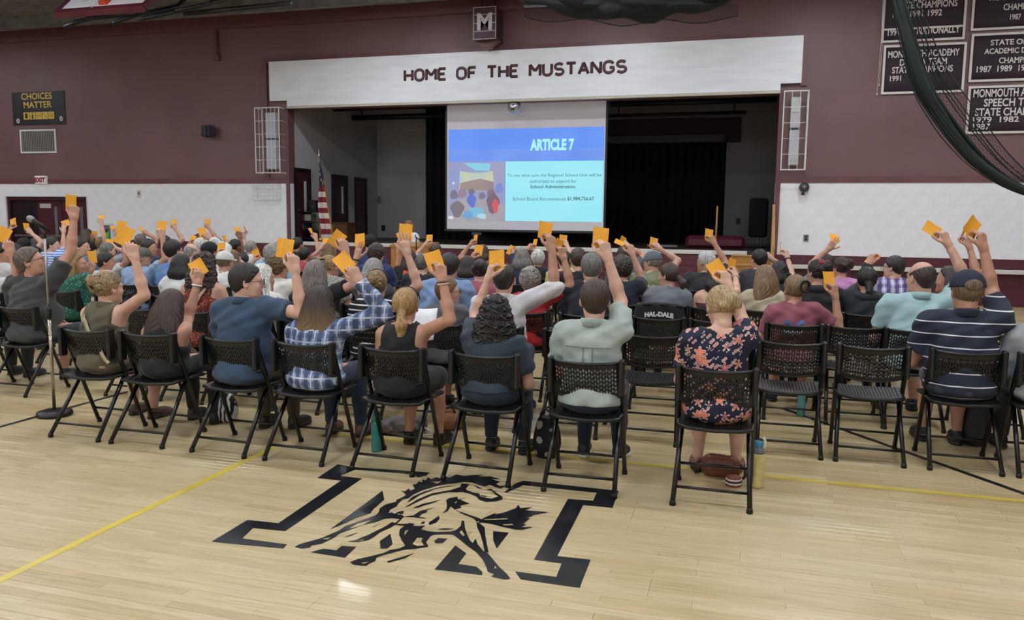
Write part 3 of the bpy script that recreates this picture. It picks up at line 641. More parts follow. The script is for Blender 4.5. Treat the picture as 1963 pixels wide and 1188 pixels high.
# ---- lectern with its microphone
yl_ = 15.3; A = onY(740, 470, yl_); B = onY(833, 470, yl_); zl = onY(765, 465, yl_)[2]
LC = tag(empty('lectern', ((A[0]+B[0])/2, yl_, 0)), 'oak lectern standing before the stage', 'lectern'); lw = (B[0]-A[0])/2*.78
MB().bbox((-lw, -.02, .05), (lw, 0, zl-.08), .005).build('front_panel', M_WOOD, LC)
for s_ in (-1, 1): MB().bbox((s_*lw-.015, 0, .05), (s_*lw+.015, .46, zl-.08), .005).build('side_panel', plain('dark_oak', '#5d4023'), LC)
MB().bbox((-lw-.04, -.05, 0), (lw+.04, .5, .05), .008).build('plinth', M_WOOD, LC)
MB().prism([(-.04, zl-.09), (.48, zl-.02), (.48, zl+.01), (-.04, zl-.06)], -lw-.03, lw+.03, lambda u, v, d: (d, u, v)).build('slanted_top', M_WOOD, LC)
P = onY(795, 470, yl_+.1)
MS = tag(empty('microphone_stand', (onY(798, 455, yl_-.35)[0], yl_-.35, 0)), 'thin black microphone stand before the lectern', 'stand')
zz = onY(798, 455, yl_-.35)[2]
MB().tube([(0, 0, .02), (0, 0, zz)], .012, 8).build('pole', M_BLACK, MS); MB().lathe([(.13, 0), (.13, .015), (.03, .03)], 16).build('base', M_BLACK, MS)
MB().tube([(.12, .03, zz-.1), (-.02, 0, zz+.02), (-.03, .02, zz+.05)], .012, 8).build('boom', M_BLACK, MS)
# ================================================================== THINGS ON THE WALL
def wall_fn(x0, z0): return lambda u, v, d: (u, -d, v)
# banners: px corners (left, top, right, bottom) on the wall
M_BAN = plain('black_banner', '#2b1f2a', .75, scale=4); M_BANW = plain('banner_white', '#d9d4d0', .7, var=.03)
def banner(px, lines, label, strip=None, xr=None):
    A = onY(px[0], px[1], YW); B = onY(px[2], px[3], YW); x0, x1, z0, z1 = A[0], B[0], B[2], min(A[2], CEIL-.36)
    w_, h_ = x1-x0, z1-z0
    b = tag(empty('banner', (x0, YW-.012, z0)), label, 'banner')
    n = 14; V = []; F = []
    for i in range(n+1):
        for j in range(5):
            u, v = i/n, j/4; V.append((u*w_, -.012-.012*math.sin(u*7+px[1])*(1-.3*v), v*h_))
    F = [(i*5+j, (i+1)*5+j, (i+1)*5+j+1, i*5+j+1) for i in range(n) for j in range(4)]
    o = obj('cloth', mesh('cloth', V, F, True), M_BAN, b); m_ = o.modifiers.new('s', 'SOLIDIFY'); m_.thickness = .004; m_.offset = 1
    t_ = .045
    for (a, c, e, f) in ((0, 0, w_, t_), (0, h_-t_, w_, h_), (0, t_, t_, h_-t_), (w_-t_, t_, w_, h_-t_)): MB().box((a, -.034, c), (e, -.026, f)).build('border', M_BANW, b)
    if strip: zs = onY(1770, strip, YW)[2]-z0; MB().box((t_, -.034, zs-.018), (w_-t_, -.026, zs+.018)).build('border', M_BANW, b)
    for (s, xl, xrr, yb, yt) in lines:
        P = onY(xl, yb, YW-.035); Q = onY(xrr, yt, YW-.035)
        t0 = text('lettering', s, 1, M_BANW, lambda u, v, d: (u, -.036, v), b, bold=.022, spacing=1.0); VV = np.array([v.co for v in t0.data.vertices])
        k = (Q[0]-P[0])/(VV[:, 0].max()-VV[:, 0].min()); kz = (onY(xl, yt, YW)[2]-P[2])/(VV[:, 2].max()-VV[:, 2].min())
        t0.scale = (k, 1, kz); t0.location = (P[0]-x0-VV[:, 0].min()*k, 0, P[2]-z0-VV[:, 2].min()*kz)
def bq(x, y): return (1560+x/2.9702, y/2.97)
def ln(s, xl, xr, yb, yt): a = bq(xl, yb); c = bq(xr, yt); return (s, a[0], c[0], a[1], c[1])
banner((1697, -60, 1848, 76), [ln('CHESS TEAM', 500, 775, 12, -28), ln('STATE CHAMPIONS', 458, 818, 56, 18), ln('1990 1991 1992', 448, 730, 104, 70), ln('1991 6TH NATIONALLY', 420, 832, 206, 166)], 'black chess banner with a 1991 NATIONALLY strip along its foot', strip=54)
banner((1694, 88, 1846, 177), [ln('MONMOUTH ACADEMY', 422, 830, 332, 294), ln('DRAMA TEAM', 488, 758, 376, 340), ln('STATE CHAMPIONS', 444, 792, 420, 384), ln('1991', 432, 497, 464, 434)], 'black drama team banner hanging under the chess banner')
banner((1869, -70, 2050, 51), [ln('ACADEMIC DECATHLON', 1000, 1430, 6, -26), ln('CHAMPIONS', 1078, 1300, 60, 26), ln('1987', 1115, 1180, 114, 84)], 'black academic banner with the single year 1987')
banner((1862, 66, 2050, 152), [ln('STATE OF MAINE', 1005, 1370, 260, 230), ln('ACADEMIC DECATHLON', 970, 1420, 310, 280), ln('CHAMPIONS', 1052, 1290, 362, 330), ln('1987  1989  1990', 925, 1250, 414, 380)], 'black academic decathlon banner with the years 1987 and 1989')
banner((1856, 166, 2050, 254), [ln('MONMOUTH ACADEMY', 907, 1390, 556, 510), ln('SPEECH TEAM', 966, 1300, 608, 564), ln('STATE CHAMPIONS', 915, 1380, 662, 618), ln('1979  1982', 903, 1168, 700, 668), ln('1987', 903, 1004, 740, 706)], 'black speech team banner lowest by the hanging net')
# cords hanging beside the banners
for k, (x0, x1, y1) in enumerate(((1694, 1681, 183), (1698, 1685, 165))):
    A = onY(x0, -30, YW-.05); B = onY(x1, y1, YW-.05); Mi = (A+B)/2+[.02, 0, 0]
    tag(MB().tube([A, Mi, B], .006, 6).lathe([(.012, 0), (.012, .04)], 6, tuple(B)).build('pull_cord', M_BANW, smooth=True), ['longer pale pull cord beside the chess banner', 'shorter pale pull cord beside the chess banner'][k], 'cord')
# poster CHOICES MATTER
A = onY(23, 178, YW); B = onY(127, 238, YW); PO = tag(empty('poster', (A[0], YW-.006, B[2])), 'black CHOICES MATTER poster with five yellow pictograms', 'poster'); pw, ph = B[0]-A[0], A[2]-B[2]
MB().box((0, -.012, 0), (pw, 0, ph)).build('sheet', plain('poster_black', '#16171f', .5), PO)
M_YEL = plain('poster_yellow', '#dcb84e', .5)
def q(u, v): return (u-198)/(1085-198)*pw, (683-v)/(683-135)*ph
for s, a, b_, c, d in (('CHOICES', 362, 880, 262, 150), ('MATTER', 395, 870, 400, 295)):
    t0 = text('lettering', s, 1, M_YEL, lambda u, v, dd: (u, -.014, v), PO, bold=.018); VV = np.array([v.co for v in t0.data.vertices]); (x0, z0), (x1, z1) = q(a, c), q(b_, d)
    k = (x1-x0)/(VV[:, 0].max()-VV[:, 0].min()); kz = (z1-z0)/(VV[:, 2].max()-VV[:, 2].min()); t0.scale = (k, 1, kz); t0.location = (x0-VV[:, 0].min()*k, 0, z0-VV[:, 2].min()*kz)
M_INK = plain('poster_ink', '#2a2618', .5)
for i in range(5):
    (x0, z0), (x1, z1) = q(385+i*105, 590), q(480+i*105, 470); cx, cz = (x0+x1)/2, (z0+z1)/2; r = (x1-x0)*.28
    MB().box((x0, -.015, z0), (x1, -.012, z1)).build('pictogram_tile', M_YEL, PO)
    g = MB(); ring = [(cx+r*math.cos(a), -.017, cz+r*math.sin(a)) for a in np.linspace(0, 2*math.pi, 14, endpoint=False)]
    if i in (2, 4): g.tube(ring, .005, 4, True); g.tube([(cx-r, -.017, cz), (cx+r, -.017, cz)], .005, 4)
    elif i == 3: g.tube([(cx-r, -.017, cz+r*1.2), (cx+r, -.017, cz-r*1.2)], .006, 5)
    elif i == 1: g.box((cx-r*.5, -.018, cz-r*1.6), (cx+r*.5, -.0155, cz+r*.4)); g.box((cx-r*.2, -.018, cz+r*.4), (cx+r*.2, -.0155, cz+r*1.7))
    else: g.box((cx-r*.8, -.018, cz-r*1.3), (cx+r*.8, -.015, cz+r*1.3))
    g.build('pictogram', M_INK, PO)
for (u, v) in ((285, 608), (1015, 590)):
    x, z = q(u, v); g = MB().prism([(x+.055*math.cos(a), z+.065*math.sin(a)) for a in np.linspace(0, 2*math.pi, 20, endpoint=False)], .012, .016, lambda u, v, d: (u, -d, v)); g.build('round_logo', M_BANW, PO)
    MB().prism([(x-.022, z-.035), (x+.02, z-.03), (x+.028, z-.005), (x+.004, z+.045)], .016, .018, lambda u, v, d: (u, -d, v)).build('logo_shape', M_INK, PO)
# vent grille
A = onY(39, 249, YW); B = onY(110, 293, YW); VG = tag(empty('vent_grille', (A[0], YW-.002, B[2])), 'white framed vent grille with vertical slats below the poster', 'vent'); vw, vh = B[0]-A[0], A[2]-B[2]
MB().box((.03, -.008, .03), (vw-.03, 0, vh-.03)).build('backing', plain('vent_dark', '#4d4a47', .7), VG)
f = MB()
for (a, c, e, g_) in ((0, 0, vw, .045), (0, vh-.045, vw, vh), (0, .045, .045, vh-.045), (vw-.045, .045, vw, vh-.045)): f.box((a, -.03, c), (e, 0, g_))
f.build('frame', M_WIRE, VG)
sm = MB().box((-.012, -.025, .045), (.012, -.004, vh-.045)).mesh('slat')
for x in np.linspace(.08, vw-.08, 19): obj('slat', sm, plain('vent_slat', '#8b8984', .6), VG, (x, 0, 0), (0, 0, .5))
# exit sign
A = onY(67, 337, YW-.08); B = onY(88, 352, YW-.08); EX = tag(empty('exit_sign', ((A[0]+B[0])/2, YW-.002, B[2])), 'white EXIT sign with red letters above the double doors', 'sign'); ew, eh = (B[0]-A[0])/2, A[2]-B[2]
MB().bbox((-ew, -.1, 0), (ew, 0, eh), .01).build('case', emit('exit_white', '#d9d6d2', .25), EX)
t0 = text('lettering', 'EXIT', eh*.8, plain('exit_red', '#8c1d2b', .5), lambda u, v, d: (u, -.103, v+eh*.2), EX, 'CENTER', bold=.012)
# wire cages over wall heaters
M_HEAT = plain('heater_grey', '#b9bcbf', .4, var=.03)
def cage(pl, pt, pr, pb, ncol, nrow, dep, label, inner=True):
    A = onY(pl, pt, YW-dep); B = onY(pr, pb, YW-dep); w_, h_ = B[0]-A[0], A[2]-B[2]
    c = tag(empty('wire_cage', (A[0], YW-.003, B[2])), label, 'guard')
    f = MB()
    for (x, y) in ((0, -dep), (w_, -dep), (0, -.01), (w_, -.01)): f.tube([(x, y, 0), (x, y, h_)], .014, 6)
    for z in (0, h_):
        for (a, b_) in (((0, -dep), (w_, -dep)), ((0, -.01), (0, -dep)), ((w_, -.01), (w_, -dep))): f.tube([(*a, z), (*b_, z)], .014, 6)
    f.build('frame', M_WIRE, c)
    vm = MB().tube([(0, 0, 0), (0, 0, h_)], .006, 5).mesh('wire'); hm_ = MB().tube([(0, 0, 0), (w_, 0, 0)], .006, 5).mesh('wire'); dm_ = MB().tube([(0, 0, 0), (0, dep-.01, 0)], .006, 5).mesh('wire')
    for i in range(1, ncol): obj('wire', vm, M_WIRE, c, (w_*i/ncol, -dep, 0))
    for i in range(1, nrow): obj('wire', hm_, M_WIRE, c, (0, -dep, h_*i/nrow)); obj('wire', dm_, M_WIRE, c, (0, -dep, h_*i/nrow)); obj('wire', dm_, M_WIRE, c, (w_, -dep, h_*i/nrow))
    if inner: MB().bbox((w_*.3, -dep*.6, h_*.06), (w_*.72, -.002, h_*.52), .02).bbox((w_*.3, -dep*.6, h_*.54), (w_*.72, -.002, h_*.94), .02).build('heater', M_HEAT, c)
cage(488, 207, 537, 331, 6, 5, .32, 'white wire cage over a wall heater left of the stage'); cage(1504, 175, 1543, 325, 3, 5, .30, 'white wire cage over a wall heater right of the stage')
cage(485, 354, 531, 383, 6, 4, .2, 'small white wire cage on the block wall by the stage corner', False)
# wall loudspeaker
P = onY(397, 251, YW-.25); LS = tag(empty('wall_loudspeaker', (P[0], YW, P[2])), 'black two sided loudspeaker bracketed to the maroon wall', 'loudspeaker')
for k, (x, r) in enumerate(((-.1, .5), (.1, -.5))):
    o = MB().bbox((-.11, -.2, -.14), (.11, .0, .14), .015).build('cabinet', M_BLACK, LS, loc=(x, -.12, 0), rot=(0, 0, r)); MB().box((-.09, -.208, -.12), (.09, -.199, .12)).build('grille', M_DARK, o)
MB().tube([(0, 0, -.05), (0, -.2, -.12), (0, -.25, -.16)], .02, 8).build('bracket', M_DARK, LS)
# conduit
A = onY(414, 15, YW-.03); B = onY(416, 112, YW-.03); tag(MB().tube([(B[0], YW-.05, CEIL-.3), (B[0], YW-.05, B[2]+.05)], .045, 8).bbox((B[0]-.09, YW-.1, B[2]-.06), (B[0]+.09, YW-.002, B[2]+.08), .01).build('conduit', M_MAROON_TRIM, smooth=False), 'maroon painted conduit ending in a box on the wall', 'conduit')
# dome camera right of the stage
P = onY(1542, 359, YW-.15); DC = tag(empty('wall_camera', (P[0], YW, P[2])), 'round dark wall camera on the white block wall right of the stage', 'camera')
MB().lathe([(.06, 0), (.1, .05), (.105, .12), (.08, .18), (.02, .2)], 18).build('housing', plain('camera_grey', '#3a3b3f', .3), DC, True, (0, 0, 0), (math.pi/2, 0, 0)); MB().lathe([(.035, .19), (.035, .215), (.01, .22)], 12).build('lens', M_STEEL, DC, True, (0, 0, 0), (math.pi/2, 0, 0)); MB().lathe([(.035, 0), (.035, .03), (.01, .06)], 10, (-.02, -.08, -.16)).build('sensor', M_BLACK, DC, True)
# double doors at the left, in their recess
D1 = tag(empty('door_1', (DX0, YW, 0)), 'maroon double doors with glass slots in the left of the white wall', 'door', kind='structure'); dw = DX1-DX0
f = MB().box((0, .02, 0), (.1, .2, DZ)).box((dw-.1, .02, 0), (dw, .2, DZ)).box((.1, .02, DZ-.1), (dw-.1, .2, DZ)); f.build('frame', plain('maroon_frame', '#3d1b25', .4), D1)
lw_ = (dw-.2)/3
for i in range(3):
    x = .1+i*lw_; m_ = plain('door_dark', '#241a1f', .35) if i == 0 else plain('door_maroon', '#4b1e2b', .4)
    lf = MB().bbox((x+.01, .1, .01), (x+lw_-.01, .15, DZ-.105), .004).build('leaf', m_, D1)
    MB().bbox((x+lw_*.7, .09, .95), (x+lw_*.7+.11, .101, 1.85), .003).build('glass', M_GLASSD if i == 0 else plain('door_glass_grey', '#6b6a70', .15), lf)
    MB().bbox((x+.06, .05, .98), (x+lw_-.06, .09, 1.05), .01).build('push_bar', M_STEEL, lf)
    if i == 1: MB().bbox((x+.12, .09, DZ-.32), (x+.52, .1, DZ-.19), .003).build('notice_plate', plain('notice_white', '#b5b3b5', .5), lf)
MB().box((0, .2, 0), (dw, .24, DZ)).build('backing', M_DARK, D1)
MB().box((-.01, -.02, 0), (.015, .02, DZ)).box((dw-.015, -.02, 0), (dw+.01, .02, DZ)).box((-.01, -.02, DZ-.0), (dw+.01, .02, DZ+.03)).build('casing', M_WIRE, D1)
# wall cabinet with a green defibrillator
A = onY(193, 428, YW-.12); B = onY(213, 462, YW-.12); AE = tag(empty('wall_cabinet', (A[0], YW-.002, B[2])), 'white wall cabinet with a green case behind its glass', 'cabinet'); w_, h_ = B[0]-A[0], A[2]-B[2]
MB().bbox((0, -.06, 0), (w_, 0, h_), .006).build('body', M_WIRE, AE); MB().box((.05, -.066, .04), (w_-.06, -.06, h_-.05)).build('window', plain('aed_window', '#6d7378', .2), AE)
MB().bbox((w_*.35, -.1, .05), (w_*.7, -.067, h_*.5), .02).build('green_case', plain('aed_green', '#57c21f', .4), AE); MB().tube([(w_*.32, -.09, .05), (w_*.3, -.09, h_*.4), (w_*.5, -.09, h_*.66)], .02, 6).build('black_band', M_BLACK, AE)

# ================================================================== NETS AND BACKBOARD
def net_mat(name, col):
    return plain(name, col, .7, var=.2)
M_NET = net_mat('dark_net', '#11171b'); M_NETG = net_mat('green_black_net', '#0c1a19')
# gathered divider net swooping across the banners
ctl = [(1716, -60), (1722, 0), (1745, 90), (1768, 165), (1800, 220), (1842, 275), (1893, 325), (1963, 366), (2060, 395)]
def smooth_path(pts, n=6):
    P = np.array(pts, float); out = []
    for i in range(len(P)-1):
        p0, p1, p2, p3 = P[max(i-1, 0)], P[i], P[i+1], P[min(i+2, len(P)-1)]
        for k in range(n):
            t = k/n; out.append(.5*((2*p1)+(-p0+p2)*t+(2*p0-5*p1+4*p2-p3)*t*t+(-p0+3*p1-3*p2+p3)*t**3))
    out.append(P[-1]); return np.array(out)
path = smooth_path(ctl)
DN = tag(empty('divider_net', onY(1722, -60, 11.5)), 'dark green divider net gathered into a swag before the banners', 'net'); base = np.array(DN.location)
def netcurve(offx, offy, r, name, n=6):
    pts = [onY(x+offx*(.4+.6*math.sin(math.pi*i/len(path))), y+offy*math.sin(math.pi*i/len(path)), 11.5)-base+[0, .02*math.sin(i*.3+offx), 0] for i, (x, y) in enumerate(path)]
    return MB().tube(pts, [r*(1+.08*math.sin(i*.35+offx)) for i in range(len(pts))], n).build(name, M_NETG, DN, True)
for k, (ox, oy, r) in enumerate(((0, 0, .05), (6, 3, .045), (-6, -3, .042), (11, 2, .035), (-11, -1, .03), (3, 8, .035), (-3, -8, .035), (16, -6, .02), (-16, 3, .015))): netcurve(ox, oy, r, 'net_fold')
for k, (ox, oy) in enumerate(((34, -30), (46, -44), (26, -20), (-20, 8), (40, -10))): netcurve(ox, oy, .007, 'net_edge_rope', 4)
# lattice of the thin outer sheet of netting
lat = MB(); G = []
for i in range(0, len(path)):
    f = math.sin(math.pi*i/len(path)); x, y = path[i]
    G.append([onY(x+(u*46)*(.4+.6*f), y-u*40*f, 11.5)-base for u in np.linspace(.1, 1, 9)])
for i in range(len(G)-1):
    for j in range(8): lat.tube([G[i][j], G[i+1][j+1]], .0022, 3); lat.tube([G[i][j+1], G[i+1][j]], .0022, 3)
o = lat.build('net_lattice', M_NETG, DN); o['kind'] = 'stuff'
# rolled-up net bundle below the ceiling above the fascia
BN = tag(empty('rolled_net', onY(1200, 10, 13.5)), 'rolled dark net bundle slung from the ceiling above the fascia', 'net'); base = np.array(BN.location)
xs = np.linspace(1000, 1420, 26); top = []
for k, (oy, r, ph) in enumerate(((-6, .17, 0), (10, .15, 1.3), (2, .13, 2.4), (-22, .16, .6))):
    pts = []; rr = []
    for i, x in enumerate(xs):
        f = i/(len(xs)-1); sag = math.sin(math.pi*min(1, f*1.05)); y = -22+34*sag**.6+oy+3*math.sin(i*.9+ph)
        pts.append(onY(x, y, 13.5)-base+[0, .08*math.sin(i*.8+ph*2), 0]); rr.append(r*(.55+.45*sag)*(1+.18*math.sin(i*1.3+ph)))
    MB().tube(pts, rr, 10).build('net_roll', M_NET, BN, True)
lat = MB(); rows = []
for i, x in enumerate(np.linspace(1005, 1415, 70)):
    f = i/69; sag = math.sin(math.pi*f)**.5; low = 30+20*sag*(.7+.3*math.sin(f*17))
    rows.append([onY(x, a, 13.3)-base for a in np.linspace(8, low, 9)])
for i in range(69):
    for j in range(8): lat.tube([rows[i][j], rows[i+1][j+1]], .003, 3); lat.tube([rows[i][j+1], rows[i+1][j]], .003, 3)
o = lat.build('net_lattice', M_NET, BN); o['kind'] = 'stuff'
MB().tube([rows[i][8] for i in range(70)], .008, 4).build('edge_rope', M_NET, BN)
MB().tube([onY(1005, 12, 13.4)-base, onY(1300, 2, 13.4)-base, onY(1418, -8, 13.4)-base], .02, 6).build('pipe', plain('pipe_silver', '#b5b8ba', .25, .8), BN)
for x in (1010, 1210, 1400): A = onY(x, -5, 13.5)-base; MB().tube([A, (A[0], A[1], CEIL-base[2])], .012, 5).build('hanger', M_DARK, BN)
# basketball backboard hoisted against the ceiling
yb = 13.4; A = onY(112, 31, yb); B = onY(276, 14, yb); zb_ = (A[2]+B[2])/2
BB = tag(empty('basketball_backboard', ((A[0]+B[0])/2, yb, zb_)), 'white basketball backboard with maroon padding folded up to the ceiling', 'backboard'); hw = (B[0]-A[0])/2
tilt = lambda u, v, d: (u, v*.72-d*.69, v*.69+d*.72)
T = lambda x, v, d: tilt(x, v, d)
def tb(mb, a, b_, fn):
    (x0, v0, d0), (x1, v1, d1) = a, b_
    return mb.add([fn(x, v, d) for x in (x0, x1) for v in (v0, v1) for d in (d0, d1)], [(0, 1, 3, 2), (4, 6, 7, 5), (0, 4, 5, 1), (2, 3, 7, 6), (0, 2, 6, 4), (1, 5, 7, 3)])
tb(MB(), (-hw, .05, 0), (hw, 1.1, .05), T).build('board', emit('board_white_glow', '#e2e2e2', .12), BB)  # white board with a faint glow put into its material, no lamp behind it
pd = tb(MB(), (-hw-.03, -.06, -.04), (hw+.03, .06, .09), T); tb(pd, (-hw-.05, 0, -.03), (-hw+.03, .5, .08), T); tb(pd, (hw-.03, 0, -.03), (hw+.05, .5, .08), T); pd.build('padding', plain('maroon_pad', '#5b1e30', .5), BB)
M_OR = plain('rim_orange', '#d9552a', .4)
MB().tube([T(.0+.23*math.cos(a), .25+.0*a, .32+.23*math.sin(a)) for a in np.linspace(0, 2*math.pi, 20, endpoint=False)], .012, 6, True).build('rim', M_OR, BB, True)
tb(tb(MB(), (-.09, .16, .05), (.09, .36, .12), T), (-.04, .2, .12), (.04, .25, .3), T).build('rim_bracket', M_OR, BB)
nt_ = MB()
for k in range(12):
    a = 2*math.pi*k/12; a2 = a+.5; nt_.tube([T(.23*math.cos(a), .25, .32+.23*math.sin(a)), T(.16*math.cos(a2), .02, .32+.16*math.sin(a2)), T(.14*math.cos(a), -.16, .32+.14*math.sin(a))], .004, 4)
nt_.build('hoop_net', plain('net_white', '#c9c9c9', .6), BB)
for (x, y0, y1) in ((-.62, -.5, 1.6), (.55, -.5, 1.6), (1.35, -.75, 1.9)):
    MB().tube([(x, y0*.6, -.32+.0), (x+.12, .2, -.05), (x+.3, 1.2, .35), (x+.45, 1.9, CEIL-zb_-.06)], .045, 8).build('support_arm', M_BLACK, BB, True)
MB().tube([(-.7, .05, -.12), (1.5, .3, .0), (3.0, .5, .25)], .03, 6).tube([(hw+.2, .9, .1), (hw+2.4, 1.4, .3)], .05, 6).build('cross_tube', M_BLACK, BB, True)

# ================================================================== CHAIRS
M_CHAIR = plain('black_chair_plastic', '#131315', .38, var=.08, scale=40, bump=.05); M_CHAIRF = plain('black_chair_steel', '#0c0c0e', .3, var=.05); M_CAP = plain('black_foot_cap', '#0a0a0a', .6)
def perforated(nu, nv, fn, hole=(.28, .3), th=.008, stag=True, border=1):
    """panel of nu x nv cells with a slot in every cell; fn(u, v) gives point and normal"""
    V = []; F = []; vi = {}
    def vert(u, v, s):
        k = (round(u*4096), round(v*4096), s)
        if k not in vi:
            p, n = fn(u, v); vi[k] = len(V); V.append(np.asarray(p)+np.asarray(n)*(th/2 if s else -th/2))
        return vi[k]
    def quad(c, flip=False):
        for s in (1, 0):
            q_ = [vert(u, v, s) for u, v in c]; F.append(tuple(q_) if s else tuple(q_[::-1]))
    for j in range(nv):
        for i in range(nu):
            u0, u1, v0, v1 = i/nu, (i+1)/nu, j/nv, (j+1)/nv
            if i < border or i >= nu-border or j < border or j >= nv-border: quad([(u0, v0), (u1, v0), (u1, v1), (u0, v1)]); continue
            sh = (.16 if (i % 2 and stag) else -.16 if stag else 0)*(v1-v0)
            a, b_ = u0+(u1-u0)*hole[0], u1-(u1-u0)*hole[0]; c, d_ = v0+(v1-v0)*hole[1]+sh, v1-(v1-v0)*hole[1]+sh
            O = [(u0, v0), (u1, v0), (u1, v1), (u0, v1)]; I = [(a, c), (b_, c), (b_, d_), (a, d_)]
            for k in range(4): quad([O[k], O[(k+1) % 4], I[(k+1) % 4], I[k]])
            for k in range(4):
                p, r_ = I[k], I[(k+1) % 4]; F.append((vert(*p, 1), vert(*r_, 1), vert(*r_, 0), vert(*p, 0)))
    for i in range(nu):
        for (v, fl) in ((0, 0), (1, 1)):
            q_ = (vert(i/nu, v, 1), vert(i/nu, v, 0), vert((i+1)/nu, v, 0), vert((i+1)/nu, v, 1)); F.append(q_[::-1] if fl else q_)
    for j in range(nv):
        for (u, fl) in ((0, 1), (1, 0)):
            q_ = (vert(u, j/nv, 1), vert(u, j/nv, 0), vert(u, (j+1)/nv, 0), vert(u, (j+1)/nv, 1)); F.append(q_[::-1] if fl else q_)
    return V, F
CW = .225                                     # half the width between the tubes
def back_fn(u, v):
    x = (u-.5)*2*(CW-.012); bow = (1-(2*u-1)**2); z = .58+.225*v+.0*bow-(.028*bow*(1-v)) -.012*bow*v; y = .165+(.8-z)*.40-.045*bow
    return (x, y-.01, z), (0, -.93, -.37)
def seat_fn(u, v):
    x = (u-.5)*2*(CW-.01+.012*v); y = .135+.40*v; dip = (1-(2*u-1)**2); z = .462-.018*dip*(1-.5*v)+.012*v-(.02*max(0, v-.85)/.15)
    return (x, y, z), (0, 0, 1)
CH = {}
for lod, (bu, bv, su, sv) in enumerate(((24, 8, 20, 14), (14, 5, 10, 7))):
    d_ = {}
    d_['backrest'] = mesh('backrest', *perforated(bu, bv, back_fn, (.21, .13)))
    rim = MB().tube([np.array(back_fn(u, 1)[0])+[0, 0, .004] for u in np.linspace(0, 1, 13)], .011, 6).tube([np.array(back_fn(u, 0)[0]) for u in np.linspace(0, 1, 13)], .008, 6)
    d_['back_rim'] = rim.mesh('back_rim', True)
    d_['seat'] = mesh('seat', *perforated(su, sv, seat_fn, (.26, .24)))
    d_['seat_rim'] = MB().tube([np.array(seat_fn(u, v)[0])-[0, 0, .008] for u, v in [(0, 0), (.15, 0), (.5, 0), (.85, 0), (1, 0), (1, .5), (1, .9), (.9, 1), (.5, 1), (.1, 1), (0, .9), (0, .5)]], .013, 6, True).mesh('seat_rim', True)
    n = 10 if lod == 0 else 6
    d_['leg'] = {}
    for s in (-1, 1):
        d_['leg'][s, 0] = MB().tube([(s*CW, .155, .825), (s*CW, .20, .70), (s*CW, .47, .028)], .0155, n).mesh('leg', True)
        d_['leg'][s, 1] = MB().tube([(s*(CW-.026), .315, .455), (s*(CW-.004), .0, .028)], .0155, n).mesh('leg', True)
        d_['leg'][s, 2] = MB().lathe([(.019, 0), (.019, .02), (.0145, .032)], n, (s*CW, .48, 0)).mesh('foot_cap', True)
        d_['leg'][s, 3] = MB().lathe([(.019, 0), (.019, .02), (.0145, .032)], n, (s*(CW-.004), -.006, 0)).mesh('foot_cap', True)
        d_['leg'][s, 4] = MB().bbox((s*CW-.016, .12, .6), (s*CW+.016, .19, .83), .008).mesh('back_bracket')
    d_['crossbar'] = [MB().tube([(-CW+.01, .045, .10), (CW-.01, .045, .10)], .009, n).mesh('crossbar', True), MB().tube([(-CW, .435, .13), (CW, .435, .13)], .009, n).mesh('crossbar', True), MB().tube([(-CW+.03, .30, .44), (CW-.03, .30, .44)], .009, n).mesh('crossbar', True)]
    CH[lod] = d_
CHAIRS = []
def chair(x, y, rz, label, group, lod=0):
    """y is the line of the rear feet"""
    c = tag(empty('folding_chair', (x, y, 0), rz), label, 'chair', group); d_ = CH[lod]
    obj('backrest', d_['backrest'], M_CHAIR, c); obj('back_rim', d_['back_rim'], M_CHAIR, c); obj('seat', d_['seat'], M_CHAIR, c); obj('seat_rim', d_['seat_rim'], M_CHAIR, c)
    for (s, k), m_ in d_['leg'].items():
        if k in (2, 3): continue
        if k == 4:
            obj('back_bracket', m_, M_CHAIR, c); continue
        l = obj('leg', m_, M_CHAIRF, c); obj('foot_cap', d_['leg'][s, 2+k], M_CAP, l)
    for m_ in d_['crossbar']: obj('crossbar', m_, M_CHAIRF, c)
    CHAIRS.append((x, y)); return c
